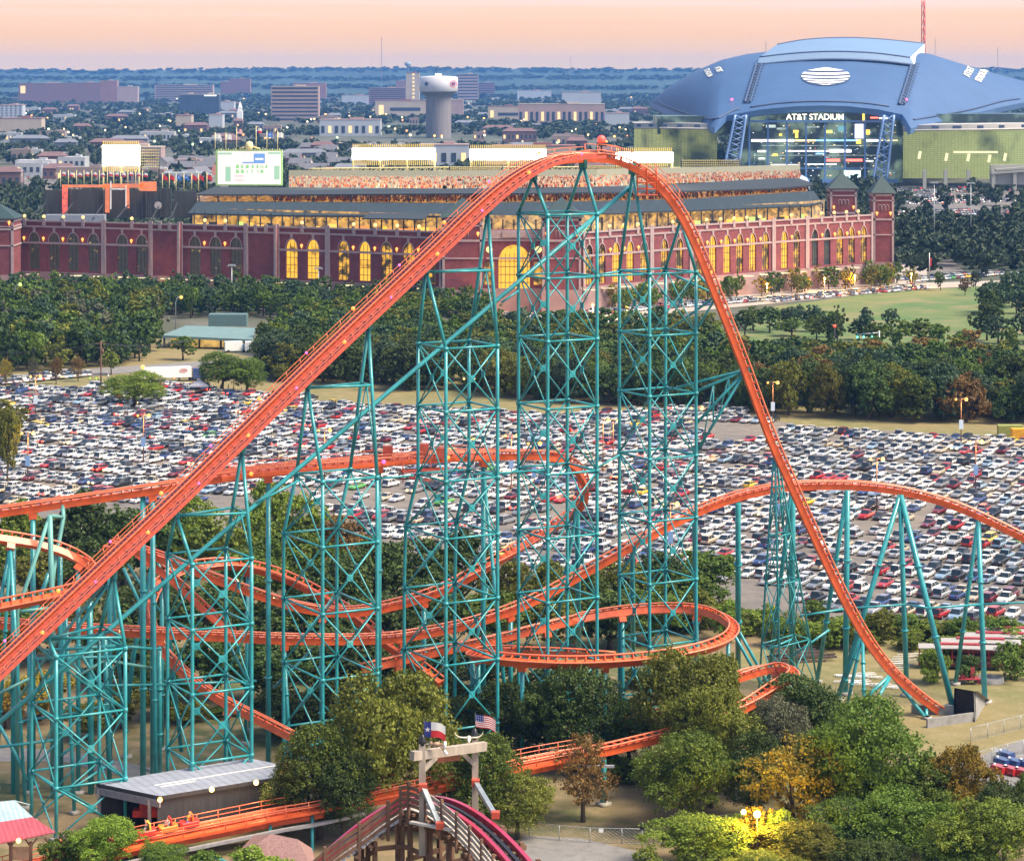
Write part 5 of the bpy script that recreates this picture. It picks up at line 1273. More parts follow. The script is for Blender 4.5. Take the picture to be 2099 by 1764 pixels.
track([(255, 1098, 333), (308, 1142, 333), (360, 1182, 333), (440, 1256, 333), (475, 1290, 334)], -.3)
helix = [(740, 1362, 336), (785, 1352, 337), (900, 1326, 341), (1000, 1306, 345), (1100, 1281, 348), (1200, 1257, 351), (1300, 1243, 353), (1400, 1240, 353), (1462, 1250, 350), (1500, 1273, 345), (1500, 1296, 340), (1468, 1316, 336), (1400, 1334, 333), (1300, 1347, 331), (1180, 1353, 330), (1080, 1350, 331), (1000, 1343, 334), (965, 1335, 338), (1010, 1327, 342), (1150, 1330, 341), (1260, 1338, 340)]
hf = track(helix, lambda t: -.45 if .25 < t < .9 else -.2)
ret = [(1505, 1382, 338), (1555, 1367, 340), (1600, 1361, 340), (1626, 1372, 337), (1620, 1387, 333), (1590, 1402, 330), (1530, 1439, 326), (1460, 1468, 323), (1385, 1494, 320), (1300, 1515, 316), (1240, 1529, 313), (1190, 1537, 311), (1120, 1549, 309), (1055, 1562, 307), (950, 1583, 305), (850, 1603, 303), (750, 1623, 301), (640, 1648, 299), (560, 1662, 298.3), (480, 1678, 297), (400, 1694, 295.5), (300, 1715, 293.5), (150, 1748, 290.5), (-60, 1795, 287)]
rf = track(ret, lambda t: -.5 * math.exp(-((t - .10) / .07) ** 2))
track([(1150, 1478, 330), (1245, 1474, 332), (1330, 1462, 335), (1400, 1440, 338)], 0)
j0 = next(i for i, f_ in enumerate(rf) if CX + f_[0].x * F / f_[0].y < 1210 and i > 30); j1 = next(i for i, f_ in enumerate(rf) if CX + f_[0].x * F / f_[0].y < 610 and i > 30); j2 = next(i for i, f_ in enumerate(rf) if CX + f_[0].x * F / f_[0].y < 275 and i > 30)
g = MB()
for sgn in (-1, 1): sweep(g, rf[j0:], [(sgn * .95, -.3), (sgn * 2.0, -.3), (sgn * 2.0, -.6), (sgn * .95, -.6)])
sweep(g, rf[j0:], [(-1.0, -1.0), (1.0, -1.0), (1.0, -1.5), (-1.0, -1.5)])
g.build('station_catwalk', orange, coaster); handrail(rf, 2.0, i0=j0, hgt=1.1); handrail(rf, -2.0, i0=j0, i1=j1 + 15, hgt=1.2)
g = MB(); sweep(g, rf[j1 - 6:j2 + 6], [(-2.4, -1.55), (-1.9, -1.55), (-1.9, -1.9), (-2.4, -1.9)]); sweep(g, rf[j1 - 6:j2 + 6], [(1.9, -1.55), (2.4, -1.55), (2.4, -1.9), (1.9, -1.9)]); g.build('station_beam', mat('beam_grey', (.30, .29, .30), .6), coaster)
g = MB(); q0 = W(1140, 1570, 309); g.box(q0, (14, .3, .3)); g.build('light_batten', mat('batten', (.33, .33, .38), .6), coaster)
columns_for(bf, 15.5, skip=((380, 470), (1000, 1320)), kinds='vAv')
columns_for(cf, 17, skip=((1180, 2150),), kinds='AvA')
columns_for(dfr, 13, skip=((650, 760),), kinds='vXv', r=.30)
columns_for(hf, 12, kinds='vAv', r=.30)
columns_for(l1, 11, kinds='Xv', r=.30)
columns_for(rf, 14, skip=((1225, 1255), (-100, 130), (560, 1100)), kinds='vX', r=.28)
# columns of the second hill as photographed
def pcol(tpx, tpy, tD, bpx, bpy, r=.36): column(W(tpx, tpy, tD), G(bpx, bpy), r)
for a in [(1513, 1030, 364, 1513, 1388, .42), (1625, 1006, 366.5, 1622, 1400, .46), (1622, 1010, 366.5, 1575, 1395, .34), (1737, 1004, 368, 1733, 1424, .42), (1735, 1010, 368, 1674, 1400, .34), (1845, 1014, 369, 1716, 1437, .40), (1845, 1014, 369, 1859, 1428, .38), (1846, 1014, 369, 1953, 1450, .44), (2005, 1064, 370, 1958, 1404, .32), (2005, 1066, 370, 2019, 1441, .40), (1237, 1543, 313, 1237, 1651, .38),
          (1183, 1048, 361, 1187, 1385, .40), (1181, 1050, 361, 1120, 1400, .30), (1423, 1052, 362, 1428, 1380, .36), (1296, 1122, 357, 1298, 1395, .36), (1768, 1300, 364, 1716, 1437, .26), (1768, 1300, 364, 1735, 1452, .26), (1768, 1302, 364, 1772, 1470, .26), (1827, 1382, 362, 1739, 1462, .30), (1827, 1382, 362, 1774, 1474, .28), (1828, 1384, 362, 1900, 1474, .28), (1897, 1432, 361, 1900, 1474, .26), (293, 1005, 325, 293, 1612, .38)]: pcol(*a)
for a in [(1640, 1262, 366, 1733, 1247, 367), (1733, 1247, 367, 1858, 1238, 367), (1858, 1238, 367, 1902, 1246, 363), (1902, 1246, 363, 2010, 1238, 368), (2010, 1238, 368, 2160, 1232, 368), (1575, 1330, 362, 1622, 1310, 364), (1622, 1345, 364, 1700, 1290, 365)]: ttube([W(*a[:3]), W(*a[3:])], .16)
# the thicket of columns and braces at the left
for pts, r, m in [([(102, 1055, 318), (107, 1242, 318), (109, 1640, 318)], .36, teal2), ([(128, 1030, 323), (130, 1060, 322), (111, 1164, 320), (105, 1228, 318)], .28, teal2), ([(100, 1064, 318), (36, 1251, 317), (36, 1655, 317)], .27, teal2), ([(105, 1057, 318), (128, 1060, 322)], .25, teal2), ([(43, 1253, 317), (100, 1246, 318)], .25, teal2), ([(24, 1105, 320), (2, 1224, 318), (-20, 1400, 317)], .26, teal), ([(27, 1105, 320), (28, 1640, 320)], .36, teal), ([(123, 1126, 322), (125, 1610, 322)], .34, teal), ([(100, 1174, 319), (61, 1287, 318), (20, 1420, 317)], .27, teal),
                  ([(318, 1137, 333), (300, 1217, 331), (273, 1344, 330), (262, 1440, 330)], .38, teal), ([(320, 1140, 333), (335, 1190, 333), (372, 1540, 332)], .30, teal), ([(184, 1232, 320), (187, 1625, 320)], .42, teal), ([(220, 1198, 309), (134, 1324, 309), (60, 1440, 309)], .25, teal), ([(211, 1199, 309), (109, 1324, 310), (40, 1430, 310)], .22, teal2), ([(253, 1164, 329), (286, 1235, 329), (292, 1330, 329)], .24, teal), ([(262, 1156, 330), (290, 1200, 330), (330, 1255, 330)], .2, teal), ([(91, 1333, 312), (236, 1323, 314)], .22, teal), ([(70, 1350, 316), (240, 1345, 318)], .2, teal), ([(236, 1323, 318), (330, 1330, 322)], .2, teal),
                  ([(150, 1360, 320), (250, 1430, 322)], .2, teal), ([(130, 1330, 316), (235, 1480, 318)], .2, teal), ([(160, 1330, 316), (262, 1500, 320)], .2, teal), ([(0, 1420, 312), (60, 1390, 314)], .2, teal2), ([(30, 1480, 318), (187, 1455, 320)], .18, teal), ([(109, 1420, 318), (187, 1470, 320)], .18, teal), ([(125, 1470, 320), (230, 1440, 320)], .18, teal), ([(187, 1500, 320), (109, 1560, 318)], .18, teal), ([(190, 1405, 318), (345, 1402, 324)], .17, teal), ([(345, 1402, 324), (525, 1395, 330)], .17, teal), ([(0, 1530, 312), (110, 1516, 314)], .18, teal), ([(160, 1385, 316), (215, 1352, 318), (320, 1370, 322)], .2, teal2), ([(215, 1310, 322), (225, 1615, 322)], .34, teal), ([(60, 1300, 322), (62, 1600, 322)], .30, teal), ([(232, 1560, 318), (110, 1640, 312)], .16, teal), ([(-10, 1470, 314), (40, 1560, 314), (55, 1600, 314)], .24, teal),
                  ([(1000, 1200, 352), (960, 1390, 350)], .22, teal), ([(460, 1300, 332), (520, 1420, 332)], .2, teal), ([(560, 1410, 332), (640, 1330, 334)], .18, teal), ([(1505, 1300, 350), (1560, 1400, 352)], .22, teal), ([(1516, 1295, 352), (1572, 1398, 354)], .22, teal)]:
    ttube([W(*p) for p in pts], r, m, 'support_pipe')
# ================================================================== WOODEN COASTER, GATE, STATION
wood_b = mat('timber_brown', (.15, .080, .050), .85, var=.35, scale=1.5, stretch=(1, 1, .3), bump=.3)
wood_g = mat('timber_grey', (.34, .285, .235), .85, var=.25, scale=2.0, stretch=(1, 1, .25), bump=.3)
plank = mat('plank_pale', (.50, .44, .38), .8, var=.3, scale=2.5)
steelg = mat('strut_grey', (.30, .34, .36), .45, metal=.4, var=.15)
redrail = mat('rail_crimson', (.36, .022, .060), .35, var=.08, coat=.3)
chainm = mat('chain_dark', (.03, .03, .035), .4, metal=.4)
wc = root('wooden_coaster', W(880, 1700, 160), 'wooden coaster hill with timber fence, trestle posts and crimson rails', 'roller coaster')
wpts = [(585, 1832, 160.5), (645, 1776, 160.8), (700, 1729, 161.2), (770, 1676, 162), (830, 1646, 162.5), (880, 1639, 161.8), (930, 1653, 160.0), (985, 1688, 157.2), (1035, 1734, 154), (1085, 1792, 150), (1120, 1842, 147)]
WP = resample([W(*p) for p in smooth_path(wpts, 8)], .32); wfr = frames(WP, 0.0)
for s_ in (-1, 1):
    g = MB(); sweep(g, wfr, [(s_*.62 - .14, .12), (s_*.62 + .14, .12), (s_*.62 + .14, -.22), (s_*.62 - .14, -.22)]); g.build('steel_rail', redrail, wc)
g = MB(); sweep(g, wfr, [(-.12, .02), (.12, .02), (.12, -.10), (-.12, -.10)]); sweep(g, wfr, [(.25, -.06), (.33, -.06), (.33, -.12), (.25, -.12)]); g.build('chain', chainm, wc)
g = MB()
for p, d, sd, up in wfr[::3]: g.beam(p - sd * .95 - up * .32, p + sd * 2.5 - up * .32, .22, .18, up=up)
g.build('crossties', wood_b, wc, kind='stuff')
g = MB()
for i, (p, d, sd, up) in enumerate(wfr):
    k = random.uniform(-.04, .04)
    g.beam(p + sd * (1.15 + k) - up * .12, p + sd * (2.25 + k) - up * .12, .27, .06, up=up)
g.build('catwalk_planks', plank, wc, kind='stuff')
for off, nm in ((2.42, 'near'),):
    g = MB()
    for part_, mm_ in ((wfr[:len(wfr)//2], wood_b), (wfr[len(wfr)//2 - 3:], wood_g)):
        g = MB()
        for hh in (.26, .62, .98, 1.34): sweep(g, [(p, d, sd, Vector((0, 0, 1))) for p, d, sd, up in part_[::3]], [(off - .03, hh - .12), (off + .03, hh - .12), (off + .03, hh + .12), (off - .03, hh + .12)])
        g.build('fence_boards', mm_, wc)
    for p, d, sd, up in wfr[2::7]:
        q = p + sd * off; g = MB(); g.box(q + Vector((0, 0, .45)), (.17, .17, 2.5), rz=math.atan2(d.y, d.x)); g.build('fence_post', wood_b, wc)
for i, (p, d, sd, up) in enumerate(wfr[4::8]):     # trestle bents
    g = MB(); a = math.atan2(d.y, d.x)
    for o in (-1.6, -.5, .7, 2.1):
        q = p + sd * o; g.box((q.x, q.y, (q.z - .4) / 2), (.26, .26, q.z - .4), rz=a)
    for dz in (.75, 3.2, 5.8, 9, 13, 18, 24, 31): g.beam(p - sd * 1.9 - Vector((0, 0, dz)), p + sd * 2.4 - Vector((0, 0, dz)), .16, .3)
    g.beam(p - sd * 1.7 - Vector((0, 0, 3.2)), p + sd * 2.2 - Vector((0, 0, .8)), .12, .22); g.beam(p + sd * 2.2 - Vector((0, 0, 5.8)), p - sd * 1.7 - Vector((0, 0, 3.3)), .12, .22)
    g.build('trestle_bent', wood_b, wc)
for dz, o in ((1.9, 2.35), (4.3, 2.35), (1.9, -1.8), (7.0, 2.35)):
    zz = max(p.z for p, *_ in wfr) - dz - .6
    for i in range(4, len(wfr) - 9, 8):
        p, d, sd, up = wfr[i]; q = wfr[i + 8]
        if p.z - .5 < zz or q[0].z - .5 < zz: continue
        a_, b_ = p + sd * o, q[0] + q[2] * o; g = MB(); g.beam((a_.x, a_.y, zz), (b_.x, b_.y, zz), .12, .28); g.build('ledger', wood_b, wc)
# gate
gate = root('timber_gate', W(920, 1670, 161), 'tall timber ranch gate of two posts and a heavy crossbeam over the coaster crest', 'gate')
pl_, pr_ = W(865.5, 1690, 158.4), W(974, 1660, 163)
g = MB(); g.box(pl_ + Vector((0, 0, 1.6)), (.40, .40, 6.9)); g.build('post', wood_g, gate)
g = MB(); g.box(pr_ + Vector((0, 0, 1.2)), (.40, .40, 6.9)); g.build('post', wood_g, gate)
bl_, br_ = W(845, 1545, 158.2), W(994, 1525, 163.1)
g = MB(); g.beam(bl_ + Vector((0, -.4, 0)), br_ + Vector((0, -.4, 0)), .40, .55); g.build('crossbeam', wood_g, gate)
for a, c in (((868, 1577, 158.4), (893, 1551, 159.1)), ((972, 1566, 162.9), (946, 1541, 162.6))):
    g = MB(); g.beam(W(*a), W(*c), .26, .26); g.build('corner_brace', wood_g, gate)
for a, c in (((867, 1612, 158.1), (902, 1694, 155.6)), ((975, 1603, 162.6), (1016, 1672, 158))):
    g = MB(); g.beam(W(*a), W(*c), .30, .24); g.build('steel_strut', steelg, gate)
    g = MB(); g.box(W(*a), (.5, .5, .4)); g.box(W(*c) + Vector((0, 0, .1)), (.5, .5, .4)); g.build('red_bracket', mat('bracket_red', (.45, .07, .04), .6) if 'bracket_red' not in MATS else MATS['bracket_red'], gate)
g = MB()
for k in range(5): a_ = W(842, 1684, 158.6 - k * .32); c_ = W(926, 1700, 156.4 - k * .32); g.beam(a_, c_, .32, .14)
g.build('platform', plank, gate)
for px, py, D in ((866, 1523, 158.4), (973, 1510, 163)):
    g = MB(); q = W(px, py, D); g.lathe(q + Vector((0, 0, -.15)), [(.05, 0), (.24, .05), (.26, .3), (.16, .5), (.1, .7), (.02, .72)], 10); g.build('post_cap', chainm, gate)
r_ = root('hanging_sign', W(919, 1553, 161.9), 'blank reddish brown plank sign hanging under the timber crossbeam', 'sign')
g = MB(); g.beam(W(896, 1555, 160.6), W(943, 1549, 161.6), .1, .5); g.build('board', mat('sign_plank', (.33, .12, .06), .8, var=.3, scale=3, stretch=(.3, 1, 3)), r_)
g = MB(); g.tube(W(901, 1545, 160.6), W(901, 1552, 160.6), .02, n=4); g.tube(W(938, 1540, 162.2), W(938, 1546, 162.2), .02, n=4); g.build('chain', chainm, r_)
bone = mat('bone', (.66, .58, .46), .6, var=.15, scale=6)
def skull(px, py, D, s, label):
    q = W(px, py, D); r_ = root('horned_skull', q, label, 'skull', 'horned skulls on the gate'); g = MB()
    g.ball(q + Vector((0, 0, .05 * s)), .16 * s, 10, 0, 1.15); g.tube(q + Vector((0, -.05 * s, .05 * s)), q + Vector((0, -.32 * s, -.16 * s)), .13 * s, .06 * s, n=8)
    for k in (-1, 1): g.ball(q + Vector((k * .07 * s, -.16 * s, .06 * s)), .035 * s, 6, 1)
    g.build('skull', [bone, chainm], r_)
    for k in (-1, 1): g = MB(); g.path([q + Vector((k * a * s, 0, b_ * s)) for a, b_ in ((.12, .1), (.38, .10), (.62, .14), (.80, .28), (.86, .44))], [.06 * s, .055 * s, .045 * s, .03 * s, .008 * s], 6); g.build('horn', bone, r_)
skull(1012 - 51, 1514.5, 162.5, 1.05, 'long horned pale skull on the beam beside the right gate post')
skull(880, 1527, 158.7, .75, 'smaller horned skull on the beam by the left gate post')
# bony figure lounging on the beam
fg_ = root('skeleton_figure', W(897, 1526, 161), 'pale bony dressed up dummy with white boots lounging on the gate beam', 'dummy'); g = MB()
P_ = lambda x, y, o=0: W(x, y, 158.5 + o)
g.path([P_(886, 1527), P_(893, 1524), P_(901, 1524)], [.10, .14, .12], 8); g.ball(P_(883, 1522), .13, 8); g.path([P_(901, 1524), P_(910, 1526), P_(913, 1521)], [.08, .07, .05], 6); g.path([P_(901, 1525), P_(907, 1533), P_(912, 1542)], [.08, .07, .05], 6); g.path([P_(889, 1524), P_(892, 1530), P_(897, 1531)], [.05, .04, .04], 6)
g.build('body', mat('dummy_tan', (.40, .27, .18), .8), fg_)
for a, c in (((912.5, 1522), (911, 1533)), ((911, 1540), (917, 1545))): g = MB(); g.path([P_(a[0], a[1] - 3), P_((a[0] + c[0]) / 2, (a[1] + c[1]) / 2), P_(c[0], c[1])], [.09, .10, .08], 7); g.build('boot', whitep, fg_)
cloth_flag('flag', 869, 1477, 158.4, 44, 31, 'texas', 1475, 1520, 'large waving flag with white star on navy, on the left post of the timber gate', 'flags on the timber gate', .35, dsteel)
cloth_flag('flag', 974, 1463, 163, 42, 26, 'us', 1461, 1507, 'waving stars and stripes flag on the right post of the timber gate', 'flags on the timber gate', .45, dsteel)
# ---- black station shed
shedw = mat('shed_black', (.022, .024, .032), .7, var=.4, scale=2, stretch=(3, 3, .2)); shedr = mat('shed_roof', (.30, .32, .385), .5, metal=.1, var=.12, scale=.35, stretch=(1, 2, 1))
seam(shedr, 40, 1.1, .80, (0, 0, R(60)))
RZ = 5.9
def RP(px, py): D = F * (H - RZ) / (py - HY); return Vector((X(px, D), D, RZ))
A_, B_, C_, D_ = RP(197, 1604), RP(328, 1631), RP(640, 1580), RP(512, 1553)
shed = root('station_shed', (A_ + C_) / 2 * 1, 'black sided station shed with flat pale metal roof and open end', 'shed'); ORG[shed.name] = Vector((shed.location.x, shed.location.y, 0)); shed.location.z = 0
g = MB(); g.slab([A_, B_], [D_, C_], .45, 0, 1); g.build('roof', [shedr, shedw], shed)
dn = Vector((0, 0, -RZ))
g = MB(); w1 = (A_ - B_).normalized() * .4
g.quad(B_ + dn + w1, C_ + dn + w1, C_ + w1 + Vector((0, 0, -.46)), B_ + w1 + Vector((0, 0, -.46))); g.quad(D_ + dn - w1, A_ + dn - w1, A_ - w1 + Vector((0, 0, -.46)), D_ - w1 + Vector((0, 0, -.46))); g.quad(C_ + dn + w1, D_ + dn - w1, D_ - w1 + Vector((0, 0, -.46)), C_ + w1 + Vector((0, 0, -.46)))
g.build('wall', shedw, shed)
g = MB(); g.beam(A_ - Vector((0, 0, .9)), B_ - Vector((0, 0, .9)), .3, .8); g.build('lintel', mat('lintel_grey', (.16, .16, .19), .6), shed)
for q in (A_ - w1 * 1.2, B_ + w1 * 4): g = MB(); g.box((q.x, q.y, RZ / 2 - .3), (.4, .4, RZ - .6)); g.build('post', mat('post_grey', (.20, .19, .20), .6) if 'post_grey' not in MATS else MATS['post_grey'], shed)
g = MB(); g.box((A_ + B_ + C_ + D_) / 4 + Vector((0, 0, -RZ + 1.0)), (9, 8, 1.6), rz=.5); g.build('platform', shedw, shed)
g = MB(); e_ = (C_ - B_).normalized(); nn = Vector((e_.y, -e_.x, 0)); nrm = Vector((0, 0, .02))
for u0, u1, v in ((.16, .95, .52), (.16, .38, .62)): g.beam(A_.lerp(B_, v).lerp(D_.lerp(C_, v), u0) + Vector((0, 0, .05)), A_.lerp(B_, v).lerp(D_.lerp(C_, v), u1) + Vector((0, 0, .05)), .14, .06)
g.build('roof_ridge_strip', whitep, shed)
for px, py, D, m_, lb in ((328, 1638, 294.2, lampO, 'orange'), (434, 1617, 298.6, lampW, 'yellow'), (525, 1603, 302.0, lampW, 'yellow')):
    g = MB(); q = W(px, py, D - .6); g.ball(q, .33, 8); g.build('wall_lamp', m_, shed)
    pl = bpy.data.lights.new('wall_lamp_light', 'POINT'); pl.energy = 420; pl.color = (1, .62, .25); pl.shadow_soft_size = .3; po = bpy.data.objects.new('wall_lamp_light', pl); po.location = q + Vector((0, -.8, -.2)); COL.objects.link(po)
# ride train with riders: seat rows are things, riders are things
trm = [mat('train_red', (.55, .04, .03), .4, coat=.4), mat('train_orange', (.75, .20, .03), .4, coat=.4), mat('train_yellow', (.80, .50, .06), .4)]
k0 = next(i for i, f_ in enumerate(rf) if CX + f_[0].x * F / f_[0].y < 408 and i > 30)
skin = [mat('skin_light', (.55, .33, .23), .6, var=.05), mat('skin_brown', (.26, .14, .09), .6, var=.05)]
shirt = [mat('shirt_' + n, c, .8, var=.08) for n, c in (('white', (.75, .75, .75)), ('red', (.55, .05, .05)), ('blue', (.08, .16, .45)), ('grey', (.25, .25, .27)), ('yellow', (.75, .55, .08)), ('black', (.03, .03, .035)), ('pink', (.7, .3, .4)), ('teal', (.05, .35, .38)))]
hairm = [mat('hair_dark', (.025, .018, .014), .7), mat('hair_brown', (.12, .065, .03), .7), mat('hair_fair', (.42, .28, .12), .7)]
PN = 0
def person_mesh(pose, sc=1.0):
    """one continuous body: skin-modifier skeleton in real metres; head, arms and legs taper"""
    if pose == 'sit': J = {'pel': (0, 0, .45, .15), 'ch': (0, .05, .85, .17), 'nk': (0, .05, 1.02, .065), 'hd': (0, .04, 1.14, .095), 'hd2': (0, .04, 1.22, .085), 'hl': (-.1, 0, .43, .1), 'kl': (-.13, -.45, .5, .07), 'fl': (-.13, -.5, .08, .05), 'hr': (.1, 0, .43, .1), 'kr': (.13, -.45, .5, .07), 'fr': (.13, -.5, .08, .05), 'sl': (-.2, .05, .95, .07), 'el': (-.27, -.12, .78, .05), 'wl': (-.18, -.38, .78, .035), 'sr': (.2, .05, .95, .07), 'er': (.27, -.12, .78, .05), 'wr': (.18, -.38, .78, .035)}
    elif pose == 'up': J = {'pel': (0, 0, .45, .15), 'ch': (0, .05, .85, .17), 'nk': (0, .05, 1.02, .065), 'hd': (0, .04, 1.14, .095), 'hd2': (0, .04, 1.22, .085), 'hl': (-.1, 0, .43, .1), 'kl': (-.13, -.45, .5, .07), 'fl': (-.13, -.5, .08, .05), 'hr': (.1, 0, .43, .1), 'kr': (.13, -.45, .5, .07), 'fr': (.13, -.5, .08, .05), 'sl': (-.2, .05, .96, .07), 'el': (-.3, 0, 1.2, .05), 'wl': (-.28, -.05, 1.48, .04), 'sr': (.2, .05, .96, .07), 'er': (.3, 0, 1.2, .05), 'wr': (.28, -.05, 1.48, .04)}
    else: J = {'pel': (0, 0, .92, .15), 'ch': (0, .01, 1.32, .17), 'nk': (0, .01, 1.5, .06), 'hd': (0, 0, 1.62, .095), 'hd2': (0, 0, 1.71, .085), 'hl': (-.1, 0, .88, .1), 'kl': (-.11, -.02, .48, .07), 'fl': (-.11, -.04, .04, .05), 'hr': (.1, 0, .88, .1), 'kr': (.11, .03, .48, .07), 'fr': (.12, .06, .04, .05), 'sl': (-.2, 0, 1.42, .07), 'el': (-.25, .02, 1.14, .05), 'wl': (-.23, -.06, .88, .038), 'sr': (.2, 0, 1.42, .07), 'er': (.25, .02, 1.14, .05), 'wr': (.23, -.06, .88, .038)}
    E = [('pel', 'ch'), ('ch', 'nk'), ('nk', 'hd'), ('hd', 'hd2'), ('pel', 'hl'), ('hl', 'kl'), ('kl', 'fl'), ('pel', 'hr'), ('hr', 'kr'), ('kr', 'fr'), ('ch', 'sl'), ('sl', 'el'), ('el', 'wl'), ('ch', 'sr'), ('sr', 'er'), ('er', 'wr')]
    kk = list(J); me = bpy.data.meshes.new('tmp'); me.from_pydata([J[k][:3] for k in kk], [(kk.index(a), kk.index(c)) for a, c in E], [])
    ob = bpy.data.objects.new('tmp', me); COL.objects.link(ob); md = ob.modifiers.new('skin', 'SKIN')
    for i, k in enumerate(kk): me.skin_vertices[0].data[i].radius = (J[k][3], J[k][3]); me.skin_vertices[0].data[i].use_root = (k == 'pel')
    ob.modifiers.new('sub', 'SUBSURF').levels = 1
    out = bpy.data.meshes.new_from_object(ob.evaluated_get(bpy.context.evaluated_depsgraph_get())); bpy.data.objects.remove(ob)
    hz = J['nk'][2]
    zi = []
    for p in out.polygons:
        p.use_smooth = True; c = p.center
        near_hand = min((c - Vector(J['wl'][:3])).length, (c - Vector(J['wr'][:3])).length) < .16
        zi.append(1 if c.z > hz or near_hand else (2 if (c.z < J['pel'][2] - .02 or c.y < -.2) and not near_hand and c.z < J['ch'][2] - .2 else 0))
    out.materials.clear()
    for m_ in (shirt[0], skin[0], shirt[3]): out.materials.append(m_)
    out.polygons.foreach_set('material_index', zi); out.name = 'person'
    hm_ = MB(); hd = Vector(J['hd2'][:3]); hm_.ball(hd + Vector((0, .03, .02)), .115, 8, 0, 1.05); hm_.v = [v if not (v[1] < hd.y - .05 and v[2] < hd.z + .04) else (v[0], hd.y - .02, max(v[2], hd.z)) for v in hm_.v]
    hme = bpy.data.meshes.new('hair'); hme.from_pydata(hm_.v, [], hm_.f); hme.materials.append(hairm[0]); hme.polygons.foreach_set('use_smooth', [True] * len(hme.polygons))
    return out, hme
PM = {k: person_mesh(k) for k in ('sit', 'up', 'stand')}
prs = random.Random(31)
sname = ['white', 'red', 'blue', 'grey', 'yellow', 'black', 'pink', 'teal']
def person(loc, rz, pose, si, label, group=None, hair=None, vest=None):
    me, hme = PM[pose]; o = bpy.data.objects.new('person', me); COL.objects.link(o); o.location = loc; o.rotation_euler = (0, 0, rz); ORG[o.name] = Vector(loc)
    for i, m_ in enumerate((vest or shirt[si], prs.choice(skin), prs.choice([shirt[5], shirt[2], shirt[3]]))): o.material_slots[i].link = 'OBJECT'; o.material_slots[i].material = m_
    h = link('hair', hme, o); h.material_slots[0].link = 'OBJECT'; h.material_slots[0].material = hairm[hair if hair is not None else prs.randrange(3)]
    return tag(o, label, 'person', group)
ordw = ['first', 'second', 'third', 'fourth', 'fifth', 'sixth', 'seventh', 'eighth', 'ninth', 'tenth', 'eleventh']
for c in range(7):
    i = k0 + c * 2; p, d, sd, up = rf[i]; q = p + up * .25
    r_ = root('train_car', q, '%s coaster train car, %s of the train from its right end on the station track' % (('red', 'orange', 'red', 'yellow', 'red', 'orange', 'red')[c], ordw[c]), 'train car', 'cars of the riding train')
    M_ = Matrix((d, sd, up)).transposed(); m_ = trm[(0, 1, 0, 2, 0, 1, 0)[c]]
    g = MB(); sweep(g, [(q + d * a, d, sd * s2, up) for a, s2 in ((-1.05, .8), (-.9, 1), (.9, 1), (1.05, .75))], [(-.85, .05), (.85, .05), (.85, .55), (.75, .65), (-.75, .65), (-.85, .55)]); g.build('car_body', m_, r_)
    for s2 in (-.42, .42):
        g = MB(); g.box(q + sd * s2 + up * .95 - d * .35, (.18, .6, 1.0), M=M_); g.box(q + sd * s2 + up * .55, (.7, .6, .2), M=M_); g.build('seat', trm[(1, 0, 2, 0, 1, 0, 1)[c]], r_)
        g = MB(); g.path([q + sd * s2 + up * .6 + d * .5, q + sd * s2 + up * 1.0 + d * .4, q + sd * (s2 + .1) + up * 1.0 + d * .1], .04, 5); g.build('lap_bar', dsteel, r_)
    for s2 in (-1, 1): g = MB(); g.tube(q + sd * s2 * .75 - d * .5, q + sd * s2 * .75 + d * .5, .12, n=6); g.build('wheel_guide', dsteel, r_)
    if c < 6:
        for j, s2 in enumerate((-.42, .42)):
            si = (c * 2 + j * 3 + 1) % 8; ps = 'up' if (c + j) % 3 == 0 else 'sit'
            person(q + sd * s2 + up * .15, math.atan2(d.y, d.x) + math.pi / 2, ps, si, 'rider in a %s top %s, %s seat of train car %s from right' % (sname[si], 'with raised arms' if ps == 'up' else 'holding the bar', ('far', 'near')[j], ordw[c]), 'riders of the coaster train')
g = MB(); q = (A_ + B_) / 2 + Vector((2.0, 2.5, -3.4)); g.box(q, (3.4, 1.5, .8)); g.box(q + Vector((.3, 0, .8)), (2.4, 1.2, .8)); g.build('waiting_car', trm[0], None, 'red coaster car waiting in the dark open end of the black shed', 'train car', org=q)
g = MB(); q = W(645, 1640, 300); g.box(q, (1.0, .6, 1.6)); g.box(q + Vector((1.3, 0, -.2)), (.8, .5, 1.2)); g.box(q + Vector((-1.2, 0, -.4)), (.5, .5, 1.0)); g.build('electrical_cabinets', mat('cabinet_grey', (.42, .42, .40), .5), coaster)
for a, c in (((640, 1660, 298), (640, 1764, 296)), ((420, 1755, 291), (423, 1800, 291)), ((555, 1690, 297), (545, 1764, 296)), ((430, 1752, 291), (520, 1790, 291))): ttube([W(*a), W(*c)], .2)
# ---- pavilion bottom left
pav = root('pavilion', W(50, 1740, 289), 'open pavilion with pale blue and red ribbed roof, bottom left corner', 'pavilion')
pblue = mat('roof_pale_blue', (.40, .54, .62), .5, var=.08, scale=.6); pred = mat('roof_red', (.52, .10, .13), .5, var=.10, scale=.6)
seam(pblue, 30, .5, .75, (0, 0, R(62))); seam(pred, 30, .5, .72, (0, 0, R(62)))
r0, r1 = W(-40, 1646, 292), W(30, 1639, 292.5); m0, m1 = W(-40, 1690, 290), W(67, 1673, 290.5); e0, e1 = W(-40, 1735, 287.5), W(114, 1704, 288.5)
g = MB(); g.slab([m0, m1], [r0, r1], .12); g.build('upper_roof', pblue, pav); g = MB(); g.slab([e0, e1], [m0 - Vector((0, 0, .02)), m1 - Vector((0, 0, .02))], .12); g.build('lower_roof', pred, pav)
g = MB(); g.slab([r0, r1], [r0 + Vector((0, 4, -1.6)), r1 + Vector((1, 4, -1.6))], .12); g.build('back_roof', pblue, pav)
